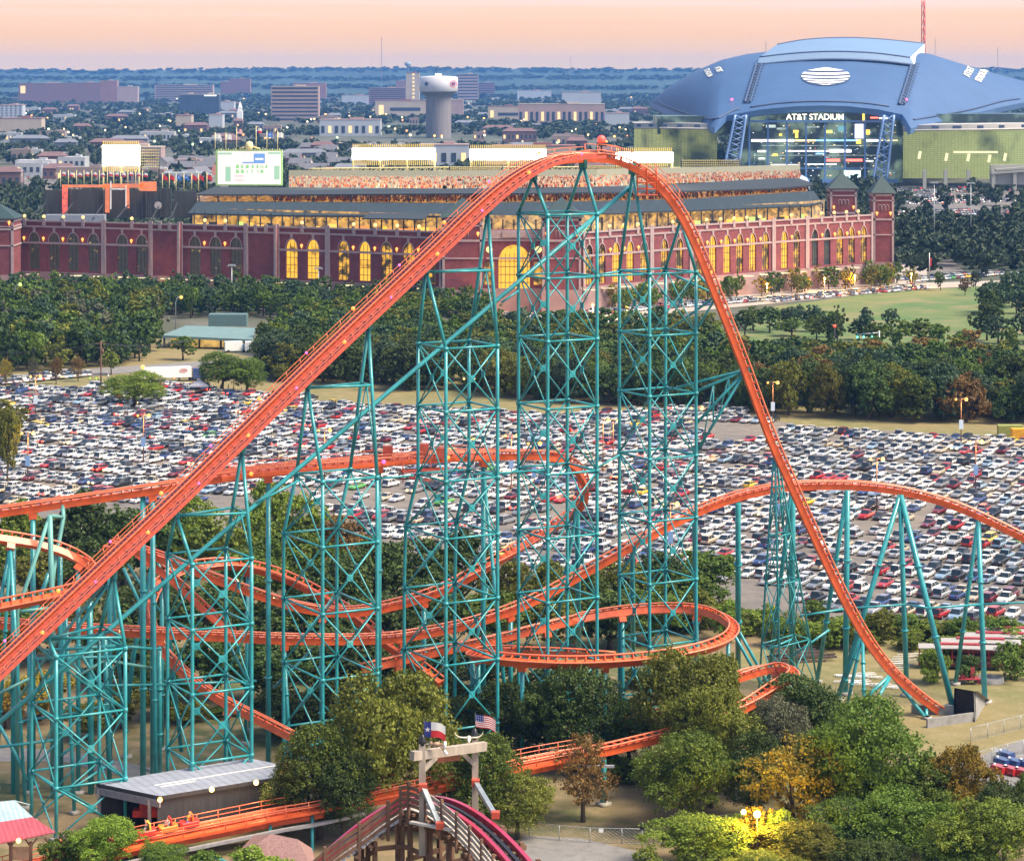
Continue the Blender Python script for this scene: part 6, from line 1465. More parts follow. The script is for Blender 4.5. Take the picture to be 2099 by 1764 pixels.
for px, D in ((22, 288.4), (63, 288.7), (105, 289.2), (-20, 288.3)): q = W(px, 1726, D); g = MB(); g.box((q.x, q.y, q.z / 2 + .1), (.34, .34, q.z)); g.beam(q + Vector((-.7, 0, .5)), q + Vector((0, 0, -.5)), .15, .15); g.beam(q + Vector((.7, 0, .5)), q + Vector((0, 0, -.5)), .15, .15); g.build('post', wood_b, pav)
g = MB(); q = W(38, 1722, 287.6); g.ball(q, .3, 8); g.build('lamp', lampW, pav)
g = MB(); g.box(W(42, 1748, 289.5), (2.0, .1, 1.5)); g.build('counter_screen', mat('counter_tan', (.55, .42, .25), .7), pav)
g = MB(); g.beam(W(115, 1722, 292), W(165, 1712, 292), .1, .9); g.build('railing_panel', steelg, pav)
# ---- brown roof bottom
br = root('brown_roof_building', W(550, 1790, 286), 'building with brownish pink shingle hip roof at the bottom edge', 'building')
brm = mat('shingle_pink', (.24, .135, .125), .9, var=.3, scale=5)
a0, a1, a2, a3, rp, rq = W(440, 1775, 283), W(655, 1790, 281), W(640, 1738, 290), W(520, 1712, 291), W(556, 1724, 287), W(610, 1732, 286.5)
for v in (a0, a1): v.z -= 1.0
rp.z += .9; rq.z += .7
g = MB(); g.poly([a0, a1, rq, rp]); g.poly([a1, a2, rq]); g.poly([a2, a3, rp, rq]); g.poly([a3, a0, rp]); g.build('roof', brm, br)
g = MB(); g.prism([(a0.x + .5, a0.y + .4), (a1.x - .5, a1.y + .4), (a2.x - .4, a2.y - .4), (a3.x + .3, a3.y - .4)], 0, min(a0.z, a1.z) - .1); g.build('wall', mat('wall_tan', (.36, .27, .20), .9), br)
# ---- glowing lamp in the shrub by the road
lp = root('path_lamp', W(1550, 1760, 289), 'glaring yellow lamp hidden in a shrub near the bottom edge', 'street lamp')
q = W(1552, 1668, 288.4)
g = MB(); g.tube((q.x, q.y, 0), q, .07, n=6); g.build('lamp_post', dsteel, lp); g = MB(); g.ball(q, .42, 8); g.ball(q + Vector((-1.5, .2, .2)), .30, 8); g.build('lamp_head', emit('lamp_yellow', (1, .80, .15), 9), lp)
pl = bpy.data.lights.new('path_lamp_light', 'POINT'); pl.energy = 5500; pl.color = (1, .66, .10); pl.shadow_soft_size = .5; po = bpy.data.objects.new('path_lamp_light', pl); po.location = q + Vector((0, -1.2, .6)); COL.objects.link(po)
# ================================================================== TREES
def leaf_mat(name, c1, c2, trans=.22):
    m, t, b = new_mat(name)
    a = t.nodes.new('ShaderNodeAttribute'); a.attribute_name = 'tint'
    mx_ = t.nodes.new('ShaderNodeMixRGB'); mx_.inputs[1].default_value = c1 + (1,); mx_.inputs[2].default_value = c2 + (1,)
    t.links.new(a.outputs['Fac'], mx_.inputs[0])
    oi = t.nodes.new('ShaderNodeObjectInfo'); hs = t.nodes.new('ShaderNodeHueSaturation')
    mr_ = t.nodes.new('ShaderNodeMapRange'); mr_.inputs[3].default_value = .72; mr_.inputs[4].default_value = 1.28
    mh_ = t.nodes.new('ShaderNodeMapRange'); mh_.inputs[3].default_value = .485; mh_.inputs[4].default_value = .515
    t.links.new(oi.outputs['Random'], mr_.inputs[0]); t.links.new(oi.outputs['Random'], mh_.inputs[0])
    t.links.new(mr_.outputs[0], hs.inputs['Value']); t.links.new(mh_.outputs[0], hs.inputs['Hue']); t.links.new(mx_.outputs[0], hs.inputs['Color'])
    t.links.new(hs.outputs[0], b.inputs['Base Color']); b.inputs['Roughness'].default_value = .62; b.inputs['Specular IOR Level'].default_value = .25
    tr_ = t.nodes.new('ShaderNodeBsdfTranslucent'); t.links.new(hs.outputs[0], tr_.inputs[0])
    ms = t.nodes.new('ShaderNodeMixShader'); ms.inputs[0].default_value = trans
    t.links.new(b.outputs[0], ms.inputs[1]); t.links.new(tr_.outputs[0], ms.inputs[2]); t.links.new(ms.outputs[0], t.nodes['Material Output'].inputs['Surface'])
    return m
LV = {'dark': leaf_mat('leaves_dark', (.032, .060, .014), (.10, .145, .030)), 'mid': leaf_mat('leaves_mid', (.055, .095, .014), (.16, .22, .030), .28), 'olive': leaf_mat('leaves_olive', (.085, .090, .014), (.215, .222, .030), .28),
      'light': leaf_mat('leaves_light', (.10, .16, .020), (.28, .36, .045), .28), 'yellow': leaf_mat('leaves_yellow', (.13, .115, .018), (.42, .265, .025)), 'rust': leaf_mat('leaves_rust', (.13, .075, .022), (.24, .14, .04)), 'grey': leaf_mat('leaves_grey', (.075, .080, .045), (.15, .15, .085)), 'blue': leaf_mat('leaves_bluish', (.036, .068, .034), (.085, .130, .058))}
bark = mat('bark', (.075, .058, .042), .95, var=.3, scale=6, bump=.4)
def crown_np(seed, nl, n, ls, rz=.40, cz=.60, sparse=0.0, cone=0.0):
    rs = np.random.RandomState(seed)
    L = []
    for i in range(nl):
        th = rs.uniform(0, 2*np.pi); z = rs.uniform(-1, 1) if i > 1 else 0.2
        r_ = (.10 + .44 * rs.rand() ** .7) * math.sqrt(max(.10, 1 - abs(z) ** 2.4)) * (1 - cone * (z + 1) / 2) * (.82 if z > .3 else 1)
        sr = rs.uniform(.10, .23) * (1 - .35 * cone * (z + 1) / 2)
        L.append((r_ * math.cos(th) * .86, r_ * math.sin(th) * .86, cz + z * (rz - sr * .7), sr, rs.rand()))
    L.append((0, 0, cz, .22, .5)); L = np.array(L)
    w = L[:, 3] ** 2; w /= w.sum()
    # twig clumps on each limb's lobe, leaves round each twig clump
    ns = max(40, n // 22); k = rs.choice(len(L), ns, p=w); d0 = rs.normal(size=(ns, 3)); d0[:, 2] = np.where(rs.rand(ns) < .4, np.abs(d0[:, 2]), d0[:, 2]); d0 /= np.linalg.norm(d0, axis=1)[:, None]
    Cn = L[k, :3] + d0 * (L[k, 3] * rs.uniform(.72, 1.08, ns))[:, None] * np.array([1, 1, .85])
    cr_ = L[k, 3] * rs.uniform(.20, .40, ns); ct = rs.rand(ns)
    j = rs.randint(0, ns, n); dl = rs.normal(size=(n, 3)); dl /= np.linalg.norm(dl, axis=1)[:, None]
    P = Cn[j] + dl * (cr_[j] * rs.uniform(.35, 1.1, n))[:, None] * np.array([1, 1, .75])
    d = d0[j] * .55 + dl * .75; d /= np.linalg.norm(d, axis=1)[:, None]; k = k[j]
    ok = np.ones(n, bool)
    for l in L:      # drop leaves buried inside another clump
        ok &= (np.linalg.norm((P - l[:3]), axis=1) > l[3] * .50)
    P, d, kk, j = P[ok], d[ok], k[ok], j[ok]; n = len(P)
    nv = d * .75 + rs.normal(size=(n, 3)) * .55 + np.array([0, 0, .15]); nv /= np.linalg.norm(nv, axis=1)[:, None]
    a = np.cross(nv, rs.normal(size=(n, 3))); a /= np.linalg.norm(a, axis=1)[:, None]; b_ = np.cross(nv, a)
    s_ = ls * rs.uniform(.6, 1.35, n)[:, None]
    V = np.stack([P - a*s_ - b_*s_*.45, P + a*s_*.25 - b_*s_*.8, P + a*s_ + b_*s_*.45, P - a*s_*.25 + b_*s_*.8], 1).reshape(-1, 3)
    tint = np.clip(.42 + .40 * (L[kk, 4] - .5) + .45 * (ct[j] - .5) + rs.normal(0, .20, n), 0, 1)
    return V, np.arange(4 * n).reshape(-1, 4), np.repeat(tint, 4)[:, None] * np.ones((1, 3)), L
def trunk_mb(L, seed, r=.030):
    rs = random.Random(seed); g = MB(); x = rs.uniform(-.03, .03)
    g.path([(0, 0, -.02), (x * .5, 0, .15), (x, .01, .34), (x * .6, 0, .58)], [r * 1.35, r, r * .75, r * .4], 7)
    for l in list(L)[:6]:
        q = Vector((l[0], l[1], l[2])); s0 = Vector((x * .8, .005, .22 + .18 * rs.random())); m_ = s0.lerp(q, .5) + Vector((0, 0, -.02))
        g.path([s0, m_, q], [r * .55, r * .35, r * .12], 5)
    return g
PROTO = {}
def proto(kind, seed, nl, n, ls, **kw):
    V, Q, C_, L = crown_np(seed, nl, n, ls, **kw)
    me = np_mesh('crown', V, Q, LV['dark'], C_); tm = trunk_mb(L, seed)
    tme = bpy.data.meshes.new('trunk'); tme.from_pydata([tuple(v) for v in tm.v], [], tm.f); tme.materials.append(bark); tme.polygons.foreach_set('use_smooth', [True] * len(tme.polygons))
    PROTO.setdefault(kind, []).append((tme, me))
for s_ in range(6): proto('near', 100 + s_, 34, 34000, .0105)
for s_ in range(3): proto('sparse', 120 + s_, 22, 9000, .0115, rz=.42, cz=.58)
for s_ in range(6): proto('mid', 140 + s_, 26, 11000, .0185)
for s_ in range(6): proto('far', 160 + s_, 20, 3400, .030)
for s_ in range(6): proto('wood', 200 + s_, 26, 11000, .0185, rz=.47, cz=.50)
for s_ in range(2): proto('conif', 170 + s_, 24, 3600, .026, rz=.44, cz=.54, cone=.7)
for s_ in range(4): proto('shrub', 180 + s_, 20, 9000, .019, rz=.46, cz=.46)
trs = random.Random(77)
NT = 0
def tree(px, D, w, h, sp, kind, label, group=None, name='tree', z0=0.0):
    global NT; NT += 1
    loc = Vector((X(px, D), D, z0)); rt = root(name, loc, label, name.replace('_', ' '), group, trs.uniform(0, 6.28)); rt.scale = (w, w, h)
    tme, cme = trs.choice(PROTO[kind])
    t = link('trunk', tme, rt); c = link('crown', cme, rt)
    c.material_slots[0].link = 'OBJECT'; c.material_slots[0].material = LV[sp]
    return rt
def tree_px(px, ytop, wpx, D, sp, kind, label, group=None, name='tree'):
    h = max(1.5, Z(ytop, D)); return tree(px, D, wpx * D / F * 1.02, h, sp, kind, label, group, name)
# foreground trees, each as photographed
FG = [(800, 1372, 275, 305, 'olive', 'near', 'largest tree of the foreground, olive crowned oak left of the timber gate'), (655, 1488, 205, 301, 'mid', 'near', 'darker green oak between the black station shed and the largest foreground tree'), (585, 1560, 120, 303, 'dark', 'near', 'dark tree crown overhanging the far end of the black station shed'), (705, 1560, 150, 299, 'dark', 'near', 'dark tree right behind the wooden coaster hill, under the largest oak'),
      (1195, 1506, 150, 308, 'rust', 'sparse', 'brownish thin tree with bare leaning trunk beside the low orange track'), (1000, 1500, 190, 303, 'mid', 'near', 'green tree right behind the two timber gate posts'), (1060, 1585, 150, 301, 'olive', 'near', 'yellow green small tree right of the timber gate'), (925, 1520, 130, 310, 'dark', 'near', 'dark tree framed by the timber gate opening'), (1175, 1366, 195, 330, 'dark', 'near', 'round dark green tree standing behind the brownish thin tree'), (1035, 1400, 170, 334, 'dark', 'near', 'dark tree behind the striped flag on the timber gate'),
      (950, 1430, 150, 338, 'dark', 'near', 'dark tree showing between the largest oak and the flags'), (1420, 1318, 235, 326, 'olive', 'near', 'large golden olive tree in front of the flat helix track'), (1485, 1340, 120, 328, 'olive', 'near', 'golden smaller crown joined to the right of the large golden olive tree'), (1455, 1412, 200, 314, 'olive', 'near', 'olive tree under the large golden tree, over the end of the low track'), (1422, 1500, 215, 304, 'mid', 'near', 'rounded bright green tree right of the single teal post of the low track'), (1290, 1440, 150, 332, 'dark', 'near', 'dark green tree left of the large golden olive tree'),
      (1640, 1384, 190, 330, 'dark', 'near', 'very dark tree at the small orange track curve'), (1598, 1432, 150, 318, 'grey', 'near', 'grey green tree below the small orange track curve'), (1540, 1500, 150, 308, 'dark', 'near', 'dark tree between the rounded bright green tree and the orange leaved tree'), (1625, 1512, 230, 300, 'yellow', 'sparse', 'orange yellow leaved tree with open branches above the glowing lamp'), (1700, 1500, 190, 304, 'mid', 'near', 'mid green tree left of the tallest tree at the right'), (1800, 1434, 270, 300, 'mid', 'near', 'tallest green tree at the right with bare dark trunks, near the tunnel'),
      (1890, 1560, 190, 298, 'mid', 'near', 'green tree between the tallest right tree and the orange tinted one'), (1975, 1530, 150, 297, 'yellow', 'near', 'orange tinted round tree beside the red and blue ride cars'), (2060, 1600, 150, 292, 'dark', 'near', 'dark tree under the red and blue ride cars, right edge'), (2015, 1640, 240, 283, 'light', 'near', 'bright green leafy tree in the bottom right corner'), (1850, 1615, 230, 290, 'mid', 'near', 'green tree beside the bright corner tree'), (1730, 1640, 200, 291, 'dark', 'near', 'dark tree right of the shrub round the glowing lamp'),
      (1440, 1672, 220, 289, 'light', 'near', 'yellow green low tree left of the glowing lamp, by the chain link fence'), (1640, 1690, 190, 286, 'olive', 'near', 'olive tree under the glowing lamp at the bottom edge'), (228, 1672, 150, 288, 'light', 'near', 'bright green tree in front of the ride train, bottom left'), (330, 1728, 120, 285, 'mid', 'near', 'green low tree under the orange station track, bottom left'), (1560, 1745, 140, 281, 'light', 'near', 'bright low tree cut by the bottom edge below the glowing lamp'), (1950, 1710, 170, 281, 'mid', 'near', 'green low tree at the bottom edge, left of the bright corner tree'), (1800, 1720, 170, 282, 'dark', 'near', 'dark low tree at the bottom edge, right half'),
      (2130, 1580, 120, 300, 'mid', 'near', 'green tree cut by the right edge below the ride cars')]
for a in FG: tree_px(*a)
for (px, yt, w, D, sp, lb) in [(135, 1700, 90, 288, 'mid', 'small green shrub beside the red and white pavilion'), (525, 1730, 150, 283, 'light', 'bright shrub over the brown roof at the bottom edge'), (1330, 1735, 100, 284, 'light', 'small bright shrub at the road by the bottom edge'), (1560, 1632, 120, 291, 'yellow', 'shrub wrapped round the lamp, leaves coloured yellow like its light'), (1500, 1660, 110, 290, 'yellow', 'shrub left of the lamp, leaves tinted with its yellow light'), (1610, 1655, 110, 290, 'light', 'lime shrub right of the lamp'), (2072, 1312, 95, 380, 'mid', 'shrub at the right of the red parked train cars'), (1912, 1318, 70, 378, 'light', 'shrub at the left of the red parked train cars'), (1985, 1338, 60, 379, 'dark', 'low dark shrub in front of the nearest parked train car'), (1700, 1520, 60, 312, 'light', 'small shrub at the foot of the tallest right tree'), (420, 1738, 90, 284, 'mid', 'green shrub under the orange station track')]:  # both yellow shrubs at the lamp have its light put into their leaf colour
    tree_px(px, yt, w, D, sp, 'shrub', lb, None, 'shrub')
MID = [(40, 1028, 130, 455, 'light'), (165, 1010, 170, 455, 'dark'), (250, 1040, 150, 450, 'dark'), (330, 1040, 180, 450, 'dark'), (390, 1020, 140, 455, 'light'), (455, 1060, 170, 440, 'light'), (545, 985, 140, 460, 'light'), (625, 1020, 150, 452, 'light'), (705, 1062, 150, 440, 'rust'), (600, 1090, 190, 425, 'mid'), (500, 1130, 200, 418, 'mid'), (770, 1110, 170, 420, 'dark'), (855, 1105, 170, 422, 'dark'), (950, 1092, 160, 424, 'dark'), (690, 1140, 190, 410, 'dark'), (1040, 1150, 130, 415, 'olive'), (1120, 1150, 120, 422, 'olive'), (1200, 1170, 130, 420, 'mid'), (1270, 1145, 130, 428, 'olive'), (1345, 1130, 150, 432, 'dark'), (1440, 1128, 150, 432, 'mid'), (1410, 1170, 150, 420, 'mid'),
       (90, 1125, 170, 428, 'olive'), (20, 1110, 140, 436, 'light'), (190, 1110, 150, 424, 'dark'), (880, 1190, 190, 400, 'dark'), (1000, 1210, 180, 396, 'mid'), (800, 1215, 190, 392, 'dark'), (620, 1220, 220, 388, 'dark'), (420, 1200, 200, 392, 'dark'), (300, 1190, 190, 396, 'dark'), (1130, 1220, 170, 396, 'olive'), (1250, 1215, 170, 400, 'dark'), (1330, 1210, 150, 404, 'mid'), (720, 1300, 220, 366, 'dark'), (560, 1310, 210, 364, 'dark'), (860, 1300, 210, 368, 'dark'), (1000, 1300, 180, 372, 'dark'), (440, 1290, 190, 368, 'dark'), (250, 1270, 180, 376, 'dark'), (110, 1210, 200, 392, 'olive'), (20, 1230, 170, 386, 'mid'), (340, 1350, 150, 358, 'dark'), (80, 1380, 150, 356, 'yellow'), (250, 1400, 120, 352, 'olive'), (590, 1405, 150, 346, 'dark'), (680, 1385, 160, 350, 'dark'), (780, 1390, 170, 350, 'dark'), (960, 1380, 160, 350, 'dark'), (1100, 1370, 150, 356, 'dark'), (10, 1410, 100, 352, 'yellow'), (180, 1440, 110, 346, 'olive'), (1120, 1440, 120, 338, 'dark'), (880, 1410, 150, 346, 'dark'), (15, 830, 60, 560, 'olive')]
nm_ = {'dark': 'dark green', 'mid': 'mid green', 'light': 'bright green', 'olive': 'olive', 'rust': 'rusty brown', 'yellow': 'yellow brown', 'grey': 'grey green', 'blue': 'bluish green'}
for px, yt, w, D, sp in MID:
    g_ = 'in front of the car park' if D > 405 else 'under the coaster towers'
    tree_px(px, yt, w, D, sp, 'mid', '%s tree standing %s' % (nm_[sp], g_) + (' behind the tracks' if D > 405 else ''), '%s trees %s' % (nm_[sp], g_))
# shrubs along the near edge of the car park
for i in range(44):
    px = 1085 + i * 24 + trs.uniform(-12, 12); D = lerp_line([(1085, 425), (1500, 412), (2150, 398)], px)[0] + trs.uniform(-8, 6)
    sp = trs.choice(['mid', 'light', 'olive', 'light', 'mid'])
    tree(px, D, trs.uniform(5, 8.5), trs.uniform(3, 6) if px > 1500 else trs.uniform(4.5, 8), sp, 'shrub', '%s shrub in the hedge along the near edge of the car park' % nm_[sp], '%s hedge shrubs' % nm_[sp], 'shrub')
for i in range(46):
    px = trs.uniform(150, 1500); D = trs.uniform(322, 380); sp = trs.choice(['dark', 'mid', 'olive', 'mid'])
    if px < 560 and D < 345: continue
    tree(px, D, trs.uniform(3.5, 7), trs.uniform(1.8, 3.8), sp, 'shrub', '%s low shrub in the undergrowth beneath the coaster' % nm_[sp], '%s undergrowth shrubs beneath the coaster' % nm_[sp], 'shrub')
# woods between the car park and the ballpark: scattered with a minimum spacing
def inside(p, poly):
    x, y = p; c = False; n = len(poly)
    for i in range(n):
        x1, y1 = poly[i]; x2, y2 = poly[i - 1]
        if (y1 > y) != (y2 > y) and x < (x2 - x1) * (y - y1) / (y2 - y1) + x1: c = not c
    return c
taken = []
MASS = []
def wood(poly, n, hr, wr, species, label, group, kind='far', space=7.5, mass=False):
    P2 = [(G(a, c).x, G(a, c).y) for a, c in poly]; xs = [p[0] for p in P2]; ys = [p[1] for p in P2]; k = 0
    for _ in range(n * 60):
        if k >= n: break
        q = (trs.uniform(min(xs), max(xs)), trs.uniform(min(ys), max(ys)))
        if not inside(q, P2) or any((q[0]-t[0])**2 + (q[1]-t[1])**2 < space**2 for t in taken): continue
        taken.append(q); k += 1; sp = trs.choice(species); h = trs.uniform(*hr)
        if mass: MASS.append((q[0], q[1], trs.uniform(*wr), h, sp)); continue
        tree(CX + q[0] * F / q[1], q[1], trs.uniform(*wr), h, sp, kind, '%s tree %s' % (nm_[sp], label), '%s trees %s' % (nm_[sp], group))
dk = ['dark', 'dark', 'dark', 'dark', 'blue', 'mid', 'olive', 'dark']
wood([(1330, 832), (1560, 850), (1800, 868), (2160, 872), (2160, 830), (1600, 815), (1400, 815), (1330, 825)], 56, (10, 16), (10, 15), dk + ['rust'], 'in the wood right behind the car park', 'in the wood behind the car park', 'wood', 6.0)
wood([(560, 780), (800, 798), (1050, 815), (1200, 832), (1330, 834), (1330, 800), (1000, 778), (700, 757), (540, 757)], 50, (10, 15), (10, 15), dk, 'in the wood behind the lift hill towers', 'in the wood behind the lift hill towers', 'wood', 6.5)
wood([(2160, 830), (1600, 815), (1400, 815), (1330, 825), (1330, 795), (1480, 760), (1650, 770), (2150, 775)], 110, (9, 14), (9, 14), dk + ['rust', 'olive'], '', '', space=6.0, mass=True)
wood([(1480, 765), (1650, 775), (2150, 778), (2150, 752), (1700, 738), (1480, 735)], 26, (6, 10), (9, 14), dk + ['rust', 'olive'], '', '', space=8, mass=True)
wood([(1330, 800), (1000, 778), (700, 757), (540, 757), (560, 735), (620, 690), (1100, 690), (1480, 690), (1480, 750)], 190, (8, 12), (9, 13), dk + ['olive'], '', '', space=6.5, mass=True)
wood([(-40, 768), (180, 758), (300, 745), (318, 690), (300, 655), (-40, 655)], 120, (11, 16), (10, 15), dk + ['olive', 'grey'], '', '', space=6.5, mass=True)
wood([(300, 660), (-40, 660), (-40, 612), (520, 620), (640, 638), (640, 662), (520, 645)], 120, (9, 12.5), (8, 12), ['dark', 'blue', 'blue', 'mid'], '', '', space=6.5, mass=True)
wood([(520, 735), (680, 735), (760, 690), (900, 665), (900, 645), (640, 650), (540, 700)], 34, (7, 11), (7, 11), ['dark', 'mid', 'olive'], '', '', space=7, mass=True)
wood([(480, 650), (900, 660), (1000, 668), (1000, 650), (900, 636), (480, 612)], 56, (8, 12), (8, 11), ['dark', 'mid', 'blue'], '', '', space=6.5, mass=True)
wood([(1250, 645), (1500, 614), (1780, 590), (1880, 584), (1880, 574), (1780, 576), (1500, 596), (1250, 622)], 64, (7, 10.5), (6, 9), ['mid', 'mid', 'light', 'olive', 'yellow'], '', '', space=5.0, mass=True)
wood([(1500, 700), (1640, 690), (1720, 712), (1900, 720), (2080, 735), (2080, 720), (1900, 700), (1700, 690), (1600, 660), (1500, 680)], 18, (6, 10), (7, 11), ['dark', 'dark', 'blue', 'mid'], 'along the near edge of the lawn', 'along the near edge of the lawn', 'far', 8)
wood([(2000, 700), (2160, 720), (2160, 600), (2060, 620), (2010, 660)], 20, (9, 14), (8, 12), ['blue', 'dark'], 'in the clump at the right end of the lawn', 'in the clump at the right end of the lawn', 'far', 7)
for (px, ytop, wpx, ybase, sp, kd, lb) in [(1640, 625, 30, 656, 'blue', 'far', 'small round tree alone on the left part of the lawn'), (1716, 620, 60, 712, 'dark', 'conif', 'pointed dark conifer at the middle of the lawn edge'), (1776, 628, 26, 668, 'blue', 'far', 'small tree alone on the lawn right of the pointed conifer'), (1828, 632, 36, 676, 'blue', 'far', 'round tree alone in the middle of the lawn'), (1928, 555, 28, 596, 'dark', 'far', 'round dark lollipop tree at the top edge of the lawn'), (1978, 570, 26, 606, 'rust', 'far', 'thin rusty tree at the top edge of the lawn'), (2000, 556, 22, 596, 'blue', 'far', 'slim tree at the top edge of the lawn near the lamp posts'), (2046, 582, 22, 618, 'blue', 'far', 'small bluish tree on the right part of the lawn'), (2018, 595, 36, 640, 'blue', 'far', 'low round bluish tree on the right part of the lawn'),
        (278, 762, 128, 832, 'light', 'near', 'spreading bright green tree standing in the left car park'), (455, 722, 105, 805, 'mid', 'near', 'round green tree right of the white truck trailer'), (505, 735, 90, 806, 'mid', 'near', 'green tree right beside the round one by the truck trailer'), (12, 738, 34, 792, 'yellow', 'sparse', 'yellow sapling at the left edge on the road verge'), (68, 735, 32, 790, 'grey', 'sparse', 'thin grey sapling on the road verge, second from the left edge'), (115, 732, 30, 788, 'rust', 'sparse', 'thin rusty sapling on the road verge'), (160, 730, 32, 782, 'rust', 'sparse', 'thin brown sapling on the road verge near the pole'), (228, 712, 42, 768, 'light', 'far', 'bright green slim tree by the utility pole'), (6, 815, 105, 905, 'olive', 'wood', 'olive tree cut by the left edge in the car park'),
        (570, 655, 48, 735, 'light', 'far', 'light green tree at the right end of the green roofed building'), (375, 690, 60, 738, 'mid', 'far', 'green tree in front of the green roofed building')]:
    D = GD(ybase); tree(px, D, wpx * D / F, Z(ytop, D), sp, kd, lb)
print('trees', NT)
# the rest of those woods: one mass
MV = {}
MP = [crown_np(400 + i, 18, 2300, .034, rz=.46, cz=.52) for i in range(6)]; mrs = np.random.RandomState(12); tm_ = MB()
for (x, y, w, h, sp) in MASS:
    V, _, C_, L = MP[mrs.randint(6)]; a = mrs.uniform(0, 6.28); c_, s_ = math.cos(a), math.sin(a)
    MV.setdefault(sp, []).append((np.stack([(V[:, 0]*c_ - V[:, 1]*s_) * w + x, (V[:, 0]*s_ + V[:, 1]*c_) * w + y, V[:, 2] * h], 1), np.clip(C_ + mrs.uniform(-.25, .25), 0, 1)))
    tm_.tube((x, y, 0), (x, y, h * .5), .32, .15, n=5)
V = []; C2 = []; mi_ = []; sps = list(MV)
for i, sp in enumerate(sps):
    for v, c in MV[sp]: V.append(v); C2.append(c); mi_ += [i] * (len(v) // 4)
V = np.concatenate(V); me = np_mesh('woods', V, np.arange(len(V)).reshape(-1, 4), [LV[s_] for s_ in sps], np.concatenate(C2)); me.polygons.foreach_set('material_index', mi_)
wd = link('woods', me, kind='stuff'); tm_.build('woods_trunks', bark, wd, kind='stuff')
# beyond the ballpark: one mass of woods, far too many to count
rs = np.random.RandomState(4); VV = []; CC = []
PF = [crown_np(300 + i, 9, 190, .095) for i in range(5)]; PS = [crown_np(320 + i, 6, 60, .17) for i in range(5)]; PX = [crown_np(340 + i, 5, 30, .26) for i in range(5)]
def far_tree(x, D, w, h):
    V, _, C_, _ = (PF if D < 2000 else (PS if D < 4200 else PX))[rs.randint(5)]
    a = rs.uniform(0, 6.28); c_, s_ = math.cos(a), math.sin(a)
    W_ = np.stack([(V[:, 0]*c_ - V[:, 1]*s_) * w + x, (V[:, 0]*s_ + V[:, 1]*c_) * w + D, np.maximum(V[:, 2], .1) * h - .08*h], 1)
    VV.append(W_); CC.append(np.clip(C_ + rs.uniform(-.25, .25), 0, 1))
BOX = [(X(a[0], a[3]) - 8, X(a[1], a[3]) + 8, a[3] - 60 - (a[3]-2000)*.02, a[3] + a[4] + 5) for a in BL]
nfar = 0
for _ in range(50000):
    if nfar >= 7600: break
    D = math.exp(rs.uniform(math.log(1130), math.log(9300))); px = rs.uniform(-60, 2160); x = X(px, D)
    if D < 1330 and px < 1845 and not (px > 1000 and False): 
        if px > -40 and px < 1840: continue
    if D < 1250 and px > 1840 and px < 1980 and rs.rand() < .6: continue
    if 1930 < D < 2480 and px > 1290: continue
    if px > 1835 and 1480 < D < 1930 and rs.rand() < .85: continue
    if 20 < px < 500 and 1880 < D < 2450 and rs.rand() < .6: continue
    if any(b_[0] < x < b_[1] and b_[2] < D < b_[3] for b_ in BOX): continue
    clear = math.sin(x / 140 + D / 400) + math.sin(D / 170 + 1.3) + math.sin(x / 300 - D / 900)
    if clear > 1.35 and D < 5000: continue
    if 330 < px < 760 and 2000 < D < 2750 and rs.rand() < .55: continue
    if abs(px - 899) < 30 and D < 2930 and D > 2300 and rs.rand() < .8: continue
    w = rs.uniform(9, 16) * (1 if D < 3500 else 1.5); h = rs.uniform(9, 15.5) * (1 if D < 6000 else 1.15); far_tree(x, D, w, h); nfar += 1
for (D, hf) in HILLS:        # woods along the low rises
    for _ in range(620):
        x = rs.uniform(-.23, .23) * D; dy = rs.uniform(-130, 10); w = rs.uniform(26, 52); h = rs.uniform(11, 20); z0 = max(0, hf(x) * (1 - .0008 * abs(dy)))
        far_tree(x, D + dy, w, h); VV[-1][:, 2] += z0 - 4
V = np.concatenate(VV); C_ = np.concatenate(CC)
me = np_mesh('far_woods', V, np.arange(len(V)).reshape(-1, 4), leaf_mat('far_leaves', (.030, .048, .026), (.070, .095, .042), .1), C_)
link('far_woods', me, kind='stuff')
# ================================================================== CARS
glassc = mat('car_glass', (.02, .03, .04), .12, var=.2, scale=.5); tyre = mat('tyre', (.02, .02, .02), .8, var=.1); hub = mat('hub_silver', (.45, .45, .46), .35, metal=.6, var=.05)
hlm = mat('headlamp_clear', (.75, .75, .72), .15, var=.05); tlm = mat('taillamp_red', (.45, .02, .02), .25, var=.1); tll = emit('taillamp_lit', (1, .05, .015), 1.8); hll = emit('headlamp_lit', (1, .62, .22), 2.0)
CT = {  # length, width, belt profile (x from the rear 0..1, height), greenhouse (rear base, rear roof, front roof, front base), roof height
 'sedan': (4.8, 1.82, [(0, .62), (.04, .88), (.20, .95), (.66, .92), (.96, .74), (1, .50)], (.12, .27, .52, .70), 1.44),
 'hatchback': (4.2, 1.78, [(0, .60), (.03, .95), (.30, .98), (.70, .95), (.95, .78), (1, .52)], (.02, .14, .52, .74), 1.50),
 'suv': (4.75, 1.92, [(0, .65), (.02, 1.08), (.4, 1.10), (.72, 1.06), (.96, .92), (1, .58)], (.01, .08, .54, .72), 1.76),
 'minivan': (5.0, 1.95, [(0, .60), (.02, 1.02), (.5, 1.04), (.76, 1.00), (.96, .80), (1, .52)], (.01, .07, .60, .82), 1.76),
 'pickup': (5.6, 1.98, [(0, .70), (.015, 1.05), (.36, 1.06), (.70, 1.08), (.96, .98), (1, .62)], (.36, .40, .58, .70), 1.82)}
